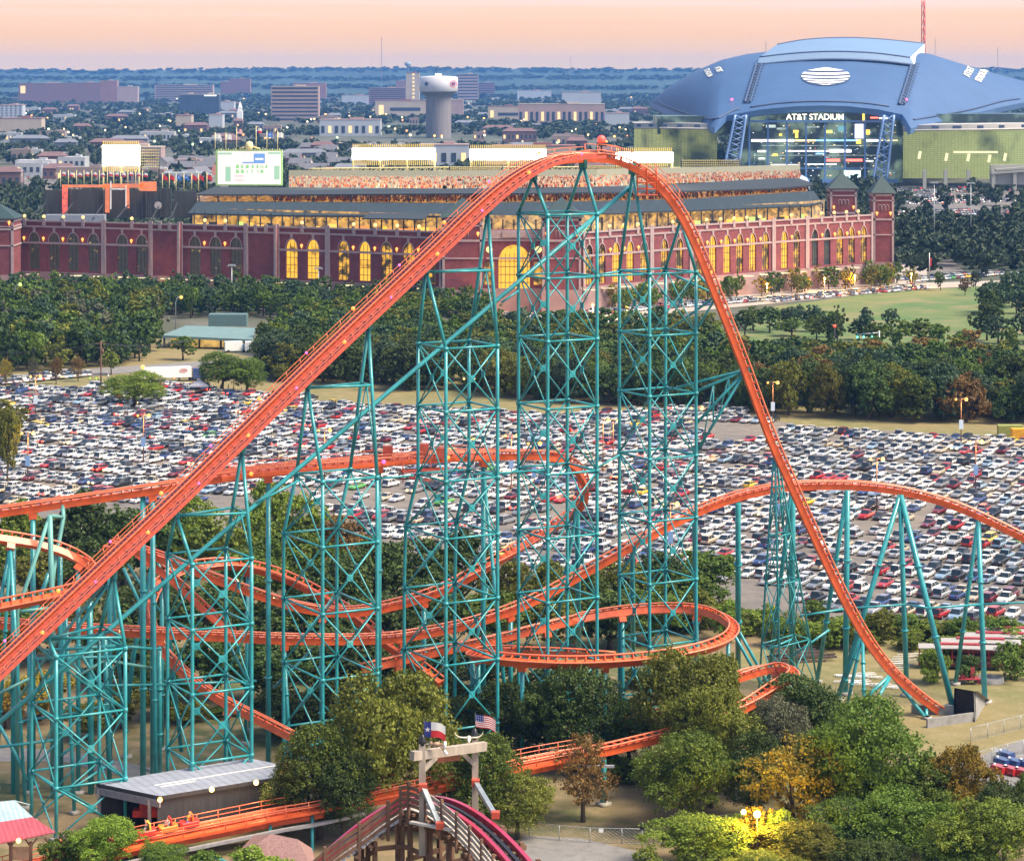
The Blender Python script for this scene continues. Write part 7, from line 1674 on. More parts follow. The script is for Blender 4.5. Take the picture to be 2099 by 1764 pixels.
def car_geo(kind):
    L, w, prof, gh, zr = CT[kind]; z0 = .28 if kind in ('sedan', 'hatchback', 'minivan') else .38
    V = []; Fb = []; n = len(prof)
    def belt(x): return lerp_line(prof, x)[0]
    xs = [0, .03, .1, .22, .36, .5, .64, .76, .88, .96, 1]
    for x in xs:
        e = 1 - .16 * max(0, (abs(x - .5) - .40) / .10) ; hw = w / 2 * e; zb = belt(x)
        X_ = (x - .5) * L
        for y, z in ((-hw * .93, z0), (-hw, z0 + .22), (-hw, zb - .16), (-hw * .90, zb), (hw * .90, zb), (hw, zb - .16), (hw, z0 + .22), (hw * .93, z0)): V.append((X_, y, z))
    for i in range(len(xs) - 1):
        for j in range(8): Fb.append((i*8+j, i*8+(j+1) % 8, (i+1)*8+(j+1) % 8, (i+1)*8+j))
    Fb.append((7, 6, 5, 4)); Fb.append((7, 4, 3, 0)); Fb.append((3, 2, 1, 0)); o = (len(xs) - 1) * 8
    Fb += [(o, o+1, o+2, o+3), (o, o+3, o+4, o+7), (o+4, o+5, o+6, o+7)]
    b = len(V); ra, rb, rc, rd = [(g_ - .5) * L for g_ in gh]
    hb, ht = w / 2 * .89, w / 2 * .72
    for x, y, z in ((ra, -hb, belt(gh[0]) - .02), (rd, -hb, belt(gh[3]) - .02), (rd, hb, belt(gh[3]) - .02), (ra, hb, belt(gh[0]) - .02), (rb, -ht, zr - .04), (rc, -ht, zr - .04), (rc, ht, zr - .04), (rb, ht, zr - .04), (rb + .06, -ht * .93, zr), (rc - .1, -ht * .93, zr), (rc - .1, ht * .93, zr), (rb + .06, ht * .93, zr)): V.append((x, y, z))
    Fg = [(b, b+1, b+5, b+4), (b+1, b+2, b+6, b+5), (b+2, b+3, b+7, b+6), (b+3, b, b+4, b+7)]
    Fb += [(b+4, b+5, b+9, b+8), (b+5, b+6, b+10, b+9), (b+6, b+7, b+11, b+10), (b+7, b+4, b+8, b+11), (b+8, b+9, b+10, b+11)]
    # pillars
    def pill(p, q, t=.035):
        p = np.array(p); q = np.array(q); k = len(V); s_ = np.array((t * 1.6, 0, 0)); y_ = np.array((0, .02 * (1 if p[1] > 0 else -1), 0))
        for v in (p - s_ + y_, p + s_ + y_, q + s_ + y_, q - s_ + y_): V.append(tuple(v))
        Fb.append((k, k+1, k+2, k+3))
    for sy in (-1, 1):
        y0, y1 = hb * sy, ht * sy
        for f in ((0, .0), (.48, .46), (1, 1)): pill((ra + (rd - ra) * f[0], y0, belt(gh[0] + (gh[3] - gh[0]) * f[0])), (rb + (rc - rb) * f[1], y1, zr - .03))
        if kind != 'pickup' and kind != 'sedan': pill((ra + (rd - ra) * .2, y0, belt(gh[0])), (rb + (rc - rb) * .18, y1, zr - .03))
    if kind == 'pickup':      # open bed
        k = len(V); x0, x1 = (.03 - .5) * L, (.35 - .5) * L; hw = w / 2 * .80
        for x, y in ((x0, -hw), (x1, -hw), (x1, hw), (x0, hw)): V.append((x, y, 1.085))
        Fg.append((k, k+1, k+2, k+3))
    wx = (-.5 * L + .19 * L, .5 * L - .19 * L); wr = .33 if kind in ('sedan', 'hatchback') else .37
    return V, Fb, Fg, wx, wr, L, w
CG = {k: car_geo(k) for k in CT}
PAINT = [('white', (.66, .66, .65), .32), ('silver', (.44, .45, .47), .24), ('black', (.022, .022, .026), .09), ('grey', (.20, .205, .22), .10), ('red', (.40, .022, .022), .075), ('dark blue', (.03, .06, .18), .045), ('beige', (.48, .40, .28), .06), ('maroon', (.16, .02, .03), .03), ('pale blue', (.28, .40, .52), .03), ('yellow', (.75, .50, .04), .008), ('green', (.10, .35, .08), .007), ('orange', (.65, .20, .04), .005)]
paintm = {n: mat('paint_' + n.replace(' ', '_'), c, .28, metal=.25 if n in ('silver', 'grey', 'pale blue') else 0, var=.03, scale=.2, coat=.6) for n, c, _ in PAINT}
def mesh_of(name, V, Fs, m, smooth=False):
    used = sorted({i for f in Fs for i in f}); mp_ = {o: i for i, o in enumerate(used)}
    me = bpy.data.meshes.new(name); me.from_pydata([V[i] for i in used], [], [tuple(mp_[i] for i in f) for f in Fs]); me.materials.append(m)
    me.polygons.foreach_set('use_smooth', [smooth] * len(Fs)); return me
CM = {}
def car_meshes(kind, paint):
    if (kind, paint) in CM: return CM[(kind, paint)]
    V, Fb, Fg, wx, wr, L, w = CG[kind]
    body = mesh_of('body', V, Fb, paintm[paint])
    if ('g', kind) not in CM:
        CM[('g', kind)] = mesh_of('windows', V, Fg, glassc)
        g = MB(); g.tube((0, -.11, 0), (0, .11, 0), wr, n=12); g.tube((0, -.13, 0), (0, .13, 0), wr * .6, n=8, mi=1); wm_ = bpy.data.meshes.new('wheel'); wm_.from_pydata(g.v, [], g.f); wm_.materials.append(tyre); wm_.materials.append(hub); wm_.polygons.foreach_set('material_index', g.m); CM[('w', kind)] = wm_
        g = MB(); g.box((0, 0, 0), (.10, .36, .16)); 
        for nm_k, m_ in (('h', hlm), ('t', tlm)):
            lm = bpy.data.meshes.new('headlight' if nm_k == 'h' else 'taillight'); lm.from_pydata(g.v, [], g.f); lm.materials.append(m_); CM[(nm_k, kind)] = lm
    CM[(kind, paint)] = body; return body
crs = random.Random(99)
def pick():
    r_ = crs.random(); a = 0
    for n, c, p in PAINT:
        a += p
        if r_ < a: return n
    return 'white'
def car(kind, paint, loc, rz, label, group, detail=True, lit=False):
    body = car_meshes(kind, paint); V, Fb, Fg, wx, wr, L, w = CG[kind]
    rt = root('parked_car', loc, label, 'car', group, rz)
    link('body', body, rt); link('windows', CM[('g', kind)], rt)
    for x in wx:
        for sy in (-1, 1): o = link('wheel', CM[('w', kind)], rt); o.location = (x, sy * (w / 2 - .10), wr)
    if detail:
        zl = .74 if kind in ('sedan', 'hatchback', 'minivan') else .92
        for sy in (-1, 1):
            o = link('headlight', CM[('h', kind)], rt); o.location = (L / 2 * .965, sy * w * .34, zl - .08)
            o = link('taillight', CM[('t', kind)], rt); o.location = (-L / 2 * .985, sy * w * .36, zl + .05)
            if lit: o.material_slots[0].link = 'OBJECT'; o.material_slots[0].material = tll
    return rt
# every parking space of the big lot that the photograph can see
EDGE = [(-60, 1032), (0, 1030), (330, 1028), (440, 1022), (560, 995), (640, 1030), (790, 1112), (1000, 1135), (1120, 1165), (1300, 1160), (1500, 1190), (1560, 1205), (1700, 1244), (2099, 1292), (2160, 1298)]
LP2 = [(G(a, c).x, G(a, c).y) for a, c in LOTPX]
EMPTY = [(1405, 864), (1710, 872), (1610, 884), (1560, 900), (1480, 914)]
E2 = [(G(a, c).x, G(a, c).y) for a, c in EMPTY]
E3 = [(G(a, c).x, G(a, c).y) for a, c in [(560, 1010), (860, 1000), (1000, 1040), (700, 1050)]]
spaces = []
row = 0
for k in range(60):
    for side in (0, 1):
        t = k * 16.6 + side * 5.2; row += 1
        gap = 0
        for j in range(160):
            s = -62 + j * 2.78 + (k % 3) * .7
            q = LOT(s, t); px = CX + q.x * F / q.y; py = HY + F * H / q.y
            if not (-25 < px < 2125) or not inside((q.x, q.y), LP2): continue
            if py > lerp_line(EDGE, px)[0] + 8: continue
            if inside((q.x, q.y), E2) or (inside((q.x, q.y), E3) and crs.random() < .7): continue
            blk = math.sin(s * .21 + t * .05) + math.sin(s * .083 - t * .031)
            if crs.random() < (.05 if blk < 1.3 else .22): continue
            spaces.append((q.y, row, s, t, px))
spaces.sort()
ROT = math.atan2(LN.y, LN.x)
inds = spaces[:300]; rest = spaces[300:]
rowset = sorted({a[1] for a in inds}); rown = {r_: i for i, r_ in enumerate(rowset)}
info = []
for (D, rw, s, t, px) in inds:
    kind = crs.choices(list(CT), [.38, .14, .26, .07, .15])[0]; paint = pick()
    sw = R(-8) + crs.uniform(-.05, .05); rz = ROT + sw + (math.pi if crs.random() < .45 else 0)
    info.append([px, rw, s, t, kind, paint, rz])
ordi = 'first second third fourth fifth sixth seventh eighth ninth tenth eleventh twelfth thirteenth fourteenth fifteenth sixteenth seventeenth eighteenth nineteenth twentieth'.split()
tens = {2: 'twenty', 3: 'thirty', 4: 'forty'}
def ow(i): return ordi[i] if i < 20 else tens[(i + 1) // 10] + ('-' + ordi[(i + 1) % 10 - 1] if (i + 1) % 10 else '')
cnt = {}
for px, rw, s, t, kind, paint, rz in sorted(info):
    key = (rw, kind, paint); cnt[key] = cnt.get(key, 0) + 1
    q = LOT(s + crs.uniform(-.15, .15), t + crs.uniform(-.5, .5)); q.z = .115
    car(kind, paint, q, rz, '%s %s, %s such from the left in car park row %s from the coaster' % (paint, kind, ow(cnt[key] - 1), ow(rown[rw])), 'cars in the big car park', True)
# all further cars of the lots: one mass
VV = []; QQ = []; CCc = []; nb = 0
def stuff_car(x, y, z, rz, kind, col, lit=None):
    global nb
    V, Fb, Fg, wx, wr, L, w = CG[kind]; V = np.array(V); c_, s_ = math.cos(rz), math.sin(rz)
    P = np.stack([V[:, 0]*c_ - V[:, 1]*s_ + x, V[:, 0]*s_ + V[:, 1]*c_ + y, V[:, 2] + z], 1)
    def put(Fs, cc):
        global nb
        for f in Fs:
            VV.append(P[list(f)]); QQ.append((nb, nb+1, nb+2, nb+3)); nb += 4; CCc.extend([cc] * 4)
    put(Fb, col); put(Fg, (.02, .028, .04))
    for wx_ in wx:
        for sy in (-1, 1):
            y_ = sy * (w / 2 + .01); pts = [(wx_ + wr * a, y_, wr + wr * b_) for a, b_ in ((-.8, -.95), (.8, -.95), (1, .5), (-1, .5))]
            VV.append(np.array([(p[0]*c_ - p[1]*s_ + x, p[0]*s_ + p[1]*c_ + y, p[2] + z) for p in pts])); QQ.append((nb, nb+1, nb+2, nb+3)); nb += 4; CCc.extend([(.02, .02, .02)] * 4)
    for sy in (-1, 1):
        for xx, cc in ((L / 2 * .99, (.7, .7, .66)), (-L / 2 * 1.0, (.42, .02, .02))):
            pts = [(xx, sy * w * .34 + a, .72 + b_) for a, b_ in ((-.18, -.08), (.18, -.08), (.18, .08), (-.18, .08))]
            VV.append(np.array([(p[0]*c_ - p[1]*s_ + x, p[0]*s_ + p[1]*c_ + y, p[2] + z) for p in pts])); QQ.append((nb, nb+1, nb+2, nb+3)); nb += 4; CCc.extend([cc] * 4)
PD = {n: c for n, c, _ in PAINT}
def any_car(): return crs.choices(list(CT), [.38, .14, .26, .07, .15])[0], PD[pick()]
lits = []
for (D, rw, s, t, px) in rest:
    kind, col = any_car(); q = LOT(s + crs.uniform(-.15, .15), t + crs.uniform(-.5, .5)); rz = ROT + R(-8) + crs.uniform(-.05, .05) + (math.pi if crs.random() < .45 else 0)
    stuff_car(q.x, q.y, .115, rz, kind, col)
    py = HY + F * H / q.y
    if (px < 1300 and crs.random() < .17) or crs.random() < .015: lits.append((q, rz, CG[kind][5], CG[kind][6]))
def line_cars(a, c, n, rows, pitch, rz, z=.12, jit=.5):
    A, B = G(*a), G(*c); dv = (B - A); e = dv.normalized(); nn_ = Vector((-e.y, e.x, 0))
    for r_ in range(rows):
        for i in range(n):
            if crs.random() < .06: continue
            q = A + dv * (i / max(1, n - 1)) + nn_ * (r_ * pitch) + Vector((crs.uniform(-jit, jit), crs.uniform(-jit, jit), 0)); kind, col = any_car()
            stuff_car(q.x, q.y, z, math.atan2(e.y, e.x) + rz + crs.uniform(-.08, .08), kind, col)
            if crs.random() < .10: lits.append((q, math.atan2(e.y, e.x) + rz, CG[kind][5], CG[kind][6]))
line_cars((1590, 619), (1895, 592), 34, 2, 6.0, 1.3); line_cars((1100, 655), (1560, 618), 40, 2, 6.5, .15); line_cars((1240, 662), (1330, 652), 8, 2, 6, 1.2)
line_cars((1835, 525), (1935, 513), 22, 4, 14, 1.35); line_cars((1835, 548), (1925, 536), 20, 3, 10, 1.35); line_cars((1880, 578), (2090, 562), 24, 2, 9, .1)
line_cars((1838, 452), (2120, 440), 46, 4, 20, 1.3); line_cars((1850, 420), (2120, 412), 46, 5, 24, 1.3); line_cars((1880, 396), (2120, 391), 40, 3, 30, 1.3)
line_cars((60, 405), (420, 392), 60, 3, 26, 1.2); line_cars((60, 372), (470, 362), 60, 3, 40, 1.2)
line_cars((-20, 790), (178, 771), 26, 2, 6.5, 1.25, .14); line_cars((330, 636), (720, 640), 34, 2, 6, .1); line_cars((330, 790), (430, 800), 8, 1, 6, 1.2); line_cars((900, 648), (1060, 655), 14, 2, 7, .1)
me = np_mesh('parked_cars_mass', np.concatenate(VV), np.array(QQ), attr_mat('far_car_paint', rough=.28, coat=.5), np.array(CCc))
link('parked_cars_mass', me, kind='stuff')
g = MB()
for (q, rz, L, w) in lits:
    c_, s_ = math.cos(rz), math.sin(rz); fr = crs.random() < .35
    for sy in (-1, 1):
        x_ = (L / 2 + .06) * (1 if fr else -1); y_ = sy * w * .34; p = Vector((q.x + x_*c_ - y_*s_, q.y + x_*s_ + y_*c_, q.z + .85)); g.ball(p, .28, 6, 1 if fr else 0)
g.build('lit_car_lamps', [tll, hll], None, kind='stuff')
print('cars', len(spaces), 'trees', NT)
# ================================================================== SMALL THINGS OF THE PLACE
gpost = mat('galvanised', (.40, .42, .43), .45, metal=.5, var=.1)
# lamp posts of the car park: (px of the head, py of the head, lit colour)
heads = [('a', (1, .34, .03), 2.0), ('b', (1, .55, .10), 2.2), ('c', (.55, 1, .10), 1.6)]
hm_lit = {k: emit('lot_lamp_' + k, c, s) for k, c, s in heads}
pst = mat('lamp_post_brown', (.20, .10, .06), .6); sgp = mat('row_sign_panel', (.62, .72, .82), .5, var=.05); sgb = mat('row_sign_blue', (.20, .34, .58), .5, var=.05)
for px, py, k, sign, lb in [(1584, 781, 'a', sgp, 'lit lamp post with white sign right beside the steep drop'), (1970, 815, 'a', sgp, 'lit lamp post with white sign before the wood, far right'), (2000, 901, 'b', sgb, 'bright lit lamp post at the right with blue sign'), (1797, 937, 'b', sgb, 'lit lamp post over the right half of the car park, between two columns'), (1597, 976, 'b', sgb, 'lit lamp post just left of the crossing of drop and second hill'), (1374, 1028, 'b', sgb, 'lit lamp post inside the right crest tower'), (1048, 889, 'b', sgb, 'brightest lit lamp post, left of the middle tower'), (1257, 858, 'c', None, 'greenish lit lamp post behind the middle tower'), (1236, 857, 'b', None, 'yellow lit lamp post left beside the greenish one'), (961, 773, 'b', sgp, 'lit lamp post with white sign inside the fourth tower'), (1428, 833, 'b', None, 'lit lamp post at the foot of the outrigger'), (57, 884, 'b', sgb, 'lit yellow lamp post with blue sign at the far left'), (73, 768, 'a', sgp, 'lit orange lamp post with white sign by the left road'), (294, 848, 'a', sgb, 'lit orange lamp post with blue sign, left half of the car park'), (600, 945, 'a', sgb, 'lamp post behind the brake run, left half'), (1095, 905, 'a', sgb, 'lamp post with blue sign behind the brake run end'), (665, 878, 'a', sgp, 'lamp post with sign behind the third tower')]:
    D = F * 78.0 / (py - HY); q = Vector((X(px, D), D, 0)); rt = root('lamp_post', q, lb, 'lamp post', 'lamp posts of the car park')
    g = MB(); g.tube(q, q + Vector((0, 0, 11.9)), .16, .10, n=6); g.tube(q + Vector((-1.2, 0, 11.8)), q + Vector((1.2, 0, 11.8)), .07, n=4); g.tube(q, q + Vector((0, 0, .9)), .35, n=8); g.build('post', pst, rt)
    for s_ in (-1, 1): g = MB(); g.box(q + Vector((1.25 * s_, 0, 11.85)), (.9, .5, .25)); g.ball(q + Vector((1.25 * s_, -.1, 11.65)), .44 if s_ > 0 else .30, 8, 1); g.build('lamp_head', [dsteel, hm_lit[k]], rt)
    plt = bpy.data.lights.new('lot_lamp_light', 'POINT'); plt.energy = 1500; plt.color = (1, .5, .15); plt.shadow_soft_size = .6; plo = bpy.data.objects.new('lot_lamp_light', plt); plo.location = q + Vector((1.3, 0, 10.8)); COL.objects.link(plo)
    if sign: g = MB(); g.box(q + Vector((0, -.2, 5.6)), (1.0, .15, 2.2)); g.build('sign_panel', sign, rt)
# tall mast lights and slim street lamps
for px, pt, pb, arms, lb in [(1915, 374, 508, 3, 'tall slim mast light right of the ballpark tower, left of two'), (1990, 375, 503, 3, 'tall slim mast light right of the ballpark tower, right of two'), (45, 341, 418, 2, 'tall slim mast light at the far left behind the ballpark wall'), (86, 330, 400, 3, 'mast light behind the dark sheet wall, far left'), (475, 543, 628, 1, 'pale mast with a lamp before the dark arches'), (653, 549, 628, 1, 'pale mast with a lamp left of the lift hill'), (1905, 518, 578, 0, 'white pole with a red banner near the ballpark tower')]:
    D = GD(pb); q = Vector((X(px, D), D, 0)); top = Z(pt, D); rt = root('mast_light', q, lb, 'mast light', 'slim mast lights')
    g = MB(); g.tube(q, q + Vector((0, 0, top)), .30, .2, n=6); g.build('mast', gpost, rt)
    g = MB()
    if arms: g.box(q + Vector((0, 0, top)), (2.6 * arms ** .5, .8, .5)); [g.box(q + Vector(((k - 1) * 1.3, -.3, top - .35)), (.8, .5, .4)) for k in range(3)]; g.build('floodlight_heads', gpost, rt)
    else: g.box(q + Vector((.55, 0, top - 4)), (.9, .06, 3.5)); g.build('banner', FLM[0], rt)
for px, pt, pb, s_, lb in [(664, 590, 640, 1, 'curved street lamp near the trees, left of the lift hill'), (692, 622, 662, 1, 'lower curved street lamp left of the lift hill'), (30, 582, 690, 1, 'lit greenish street lamp in the trees at the far left'), (1694, 735, 790, 0, 'slim grey lamp post in front of the lawn trees'), (1957, 718, 768, 1, 'curved grey lamp post at the right lawn edge'), (360, 608, 690, 1, 'lit orange street lamp before the dark arches')]:
    D = GD(pb); q = Vector((X(px, D), D, 0)); top = Z(pt, D); rt = root('street_lamp', q, lb, 'street lamp', 'street lamps by the ballpark')
    g = MB(); g.path([q, q + Vector((0, 0, top * .85)), q + Vector((.5, 0, top * .97)), q + Vector((1.8, 0, top))], .16, 5); g.build('post', gpost, rt); g = MB()
    lit = 'lit' in lb; g.ball(q + Vector((1.9, 0, top - .2)), .55 if lit else .35, 6); g.build('lamp_head', hm_lit['c' if 'green' in lb else 'a'] if lit else gpost, rt)
# green roofed building, lit from inside
Dg = 838; q = Vector((X(425, Dg), Dg, 0)); gb_ = root('green_roofed_building', q, 'low building with flat green metal roof and yellow lit open front', 'building')
zt = Z(684, Dg); g = MB(); e0 = [W(331, 687, Dg), W(518, 699 - 3, Dg - 6)]; e1 = [W(381, 667, Dg + 24), W(524, 672, Dg + 18)]
g.slab(e0, e1, .8); g.build('roof', mat('roof_sage', (.14, .22, .21), .5, var=.1, scale=.4), gb_)
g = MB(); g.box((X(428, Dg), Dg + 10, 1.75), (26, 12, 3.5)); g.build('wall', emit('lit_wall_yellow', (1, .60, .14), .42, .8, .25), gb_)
for px in (336, 372, 408, 452, 500): g = MB(); g.box((X(px, Dg), Dg + 1, 1.8), (.6, .6, 3.6)); g.build('post', dsteel, gb_)
g = MB(); g.box(W(468, 655, Dg + 40) , (13, 6, 4)); g.build('roof_screen', mat('screen_green', (.10, .17, .17), .6), gb_)
for px, py, rz in ((478, 708, .3), (520, 716, .1)):
    q = G(px, 722); stuff = root('box_truck', q, 'pale box truck parked by the yellow lit front' + (' nearer the trees' if px > 500 else ' in the middle'), 'truck', 'box trucks by the green roofed building', rz)
    g = MB(); g.box(q + Vector((0, 0, 2.1)), (5.6, 2.4, 2.9)); g.build('cargo_box', whitep, stuff); g = MB(); g.box(q + Vector((3.7, 0, 1.5)), (1.7, 2.3, 2.1)); g.build('cab', paintm['pale blue'], stuff); [MB().tube(q + Vector((x, -1.3, .5)), q + Vector((x, 1.3, .5)), .5, n=8).build('axle', tyre, stuff) for x in (-1.8, 3.4)]
# white trailer with dark tractor
q = G(345, 782); tr = root('semi_trailer_truck', q, 'long white semi trailer with small red emblem behind a dark blue tractor cab', 'truck', None, .30)
g = MB(); g.box(q + Vector((-.5, 0, 2.75)), (14.2, 2.6, 3.0)); g.build('trailer', whitep, tr); g = MB(); g.box(q + Vector((-.5, 0, 1.15)), (13.8, 1.2, .25)); g.box(q + Vector((3.2, 0, .8)), (.3, 1.8, 1.0)); g.build('chassis', dsteel, tr)
g = MB(); g.box(q + Vector((8.3, 0, 2.2)), (2.4, 2.5, 3.0)); g.box(q + Vector((10.2, 0, 1.5)), (1.6, 2.2, 1.5)); g.build('tractor_cab', paintm['dark blue'], tr)
for x in (-6.2, -5.0, 6.6, 7.8, 10.3):
    g = MB(); [g.tube(q + Vector((x, s_ * 1.0, .5)), q + Vector((x, s_ * 1.32, .5)), .5, n=10) for s_ in (-1, 1)]; g.build('wheel_pair', tyre, tr)
g = MB(); g.path([q + Vector((4.2 + 1.1 * math.cos(a * .4), -1.33, 3.2 + .5 * math.sin(a * .4))) for a in range(17)], .09, 4); g.box(q + Vector((4.2, -1.32, 3.2)), (1.3, .04, .22)); g.build('emblem', FLM[0], tr)
for x in (-3.5, 1.5): g = MB(); g.ball(q + Vector((x, -1.45, 1.25)), .26, 6); g.build('marker_lamp', lampA, tr)
q = G(230, 800); van = root('pickup_truck', q, 'dark pickup truck with red tail lamp lit, turning beside the grass verge', 'truck', None, .5)
V, Fb, Fg, wx, wr, L_, w_ = CG['pickup']; link('body', car_meshes('pickup', 'black'), van); link('windows', CM[('g', 'pickup')], van)
for x in wx:
    for sy in (-1, 1): o = link('wheel', CM[('w', 'pickup')], van); o.location = (x, sy * (w_ / 2 - .1), wr)
for sy in (-1, 1): o = link('taillight', CM[('t', 'pickup')], van); o.location = (-L_ / 2 * .98, sy * w_ * .36, .97); o.material_slots[0].link = 'OBJECT'; o.material_slots[0].material = tll
q = G(293, 792); lp2 = root('street_lamp', q, 'glaring orange street lamp beside the rear end of the white trailer', 'street lamp', 'street lamps by the ballpark'); g = MB(); zt = Z(752, q.y); g.tube(q, (q.x, q.y, zt), .12, n=5); g.build('post', gpost, lp2); g = MB(); g.ball((q.x, q.y - .2, zt), .62, 8); g.build('lamp_head', hm_lit['a'], lp2)
# utility pole with wires
q = G(207, 800); up_ = root('utility_pole', q, 'wooden utility pole with crossarms and drooping wires at the left', 'pole'); zt = Z(698, q.y)
g = MB(); g.tube(q, (q.x, q.y, zt), .24, .17, n=6); g.box((q.x, q.y, zt - .8), (3.2, .2, .2)); g.box((q.x, q.y, zt - 2.0), (2.4, .2, .2)); g.lathe((q.x + .5, q.y, zt - 3.6), [(.05, 0), (.35, .02), (.35, 1.1), (.05, 1.15)], 8); g.build('pole', wood_b, up_)
for dz, o in ((-.7, -1.4), (-.7, 1.4), (-.7, 0), (-2.0, -1.0)):
    g = MB(); A = Vector((q.x + o, q.y, zt + dz))
    for B in (Vector((X(-60, q.y + 12), q.y + 12 + o, Z(720, q.y + 12))), Vector((X(390, q.y + 30), q.y + 30 + o, Z(697, q.y + 30)))):
        g.path([A.lerp(B, t / 10) - Vector((0, 0, 2.4 * 4 * (t / 10) * (1 - t / 10) * .5)) for t in range(11)], .05, 3)
    g.build('wire', dsteel, up_)
# tailgate tent and people around it
q = G(409, 806); tn = root('canopy_tent', q, 'small grey canopy tent at the back edge of the car park', 'tent'); g = MB(); z_ = 2.4
c4 = [q + Vector((a * 2.6, b_ * 2.6, z_)) for a, b_ in ((-1, -1), (1, -1), (1, 1), (-1, 1))]
for i in range(4): g.poly([c4[i], c4[(i + 1) % 4], q + Vector((0, 0, 4.1))]); g.quad(c4[i], c4[(i + 1) % 4], c4[(i + 1) % 4] - Vector((0, 0, .4)), c4[i] - Vector((0, 0, .4)))
g.build('canopy', mat('canvas_grey', (.30, .30, .36), .8), tn); g = MB(); [g.tube((c.x, c.y, 0), c, .06, n=4) for c in c4]; g.build('frame', gpost, tn)
for i in range(16):
    px = prs.uniform(418, 495); si = prs.randrange(8); person(G(px, 803 + prs.uniform(-4, 6)), prs.uniform(0, 6), 'stand', si, 'person in a %s top standing near the grey canopy tent' % sname[si], 'people in %s tops by the canopy tent' % sname[si])
hv_ = mat('hi_vis_lime', (.45, .9, .05), .6, var=.05)
for i, (px, py, w_) in enumerate([(184, 784, 'left'), (197, 784, 'middle'), (202, 783, 'right')]): person(G(px, py), i, 'stand', 4, 'person in a lime safety vest by the road, %s one of the three' % w_, 'people in lime vests by the road', vest=hv_)
for i, (px, py, si, lb) in enumerate([(124, 806, 2, 'person in blue walking on the verge by the left road'), (130, 806, 1, 'person in red walking on the verge beside the one in blue'), (222, 778, 0, 'person in white standing beyond the utility pole'), (1393, 895, 1, 'person in red standing on the empty patch of the car park')]): person(G(px, py), i * 2., 'stand', si, lb)
# traffic signal gantry by the lawn
q = G(1802, 795); q.y = GD(770); q.x = X(1802, q.y); tg = root('traffic_gantry', q, 'traffic signal gantry arm with green signals before the lawn', 'traffic light'); zt = Z(678, q.y)
g = MB(); g.tube(q, (q.x, q.y, zt), .28, n=6); g.tube((q.x, q.y, zt - .5), (X(1755, q.y), q.y, zt - 1.2), .16, n=5); g.build('mast_arm', gpost, tg)
for px in (1757, 1770, 1787): g = MB(); g.box((X(px, q.y), q.y - .3, zt - 1.3), (.55, .4, 1.6)); g.ball((X(px, q.y), q.y - .5, zt - 1.8), .34, 6, 1); g.build('signal', [mat('signal_green_box', (.05, .14, .13), .6) if 'signal_green_box' not in MATS else MATS['signal_green_box'], emit('signal_green', (.1, 1, .55), 2) if 'signal_green' not in MATS else MATS['signal_green']], tg)
for px, py, c, lb in ((1711, 668, None, 'glowing red signal lamp in the trees right of the drop'), (1497, 690, None, 'small glowing red signal lamp near the trees left of the drop')):
    q = W(px, py, 800); rt = root('signal_post', (q.x, q.y, 0), lb, 'traffic light', 'red signal lamps'); g = MB(); g.tube((q.x, q.y, 0), q, .12, n=5); g.build('post', dsteel, rt); g = MB(); g.ball(q, .5, 6); g.build('lamp', lampR, rt)
# parked miniature train cars with red and white roofs
cream_r = mat('train_roof_white', (.33, .31, .30), .5, var=.1); redt = mat('train_trim_red', (.36, .04, .05), .6)
for i, (px, py, L) in enumerate([(1968, 1312, 12.5), (2010, 1300, 12), (2050, 1288, 12), (2085, 1277, 11)]):
    D = GD(py + 58); q = Vector((X(px, D), D, 0)); rt = root('open_train_car', q, 'parked open train car with white roof and red trim, %s from the camera' % ('nearest', 'second', 'third', 'farthest')[i], 'train car', 'parked open train cars', -.12)
    g = MB(); g.slab([q + Vector((-L/2, -1.5, 3.3)), q + Vector((0, -1.5, 3.4)), q + Vector((L/2, -1.5, 3.3))], [q + Vector((-L/2, 0, 3.7)), q + Vector((0, 0, 3.75)), q + Vector((L/2, 0, 3.7))], .12); g.slab([q + Vector((-L/2, 0, 3.7)), q + Vector((L/2, 0, 3.7))], [q + Vector((-L/2, 1.5, 3.3)), q + Vector((L/2, 1.5, 3.3))], .12); g.build('roof', cream_r, rt)
    g = MB(); g.box(q + Vector((0, 0, 3.72)), (L * .6, .9, .3)); g.build('clerestory', redt, rt)
    g = MB(); g.box(q + Vector((0, 0, .75)), (L, 2.5, .3)); g.box(q + Vector((0, -1.25, 1.05)), (L, .08, .35)); g.box(q + Vector((0, 1.25, 1.05)), (L, .08, .35)); g.build('floor', mat('train_floor_dark', (.10, .02, .025), .7) if 'train_floor_dark' not in MATS else MATS['train_floor_dark'], rt)
    for k in range(6): 
        g = MB(); [g.box(q + Vector((-L/2 + .2 + k * (L - .4) / 5, s_ * 1.25, 2.1)), (.1, .1, 2.4)) for s_ in (-1, 1)]; g.build('post_pair', redt, rt)
    [MB().tube(q + Vector((x, -1.0, .35)), q + Vector((x, 1.0, .35)), .35, n=8).build('axle', dsteel, rt) for x in (-L*.35, -L*.25, L*.25, L*.35)]
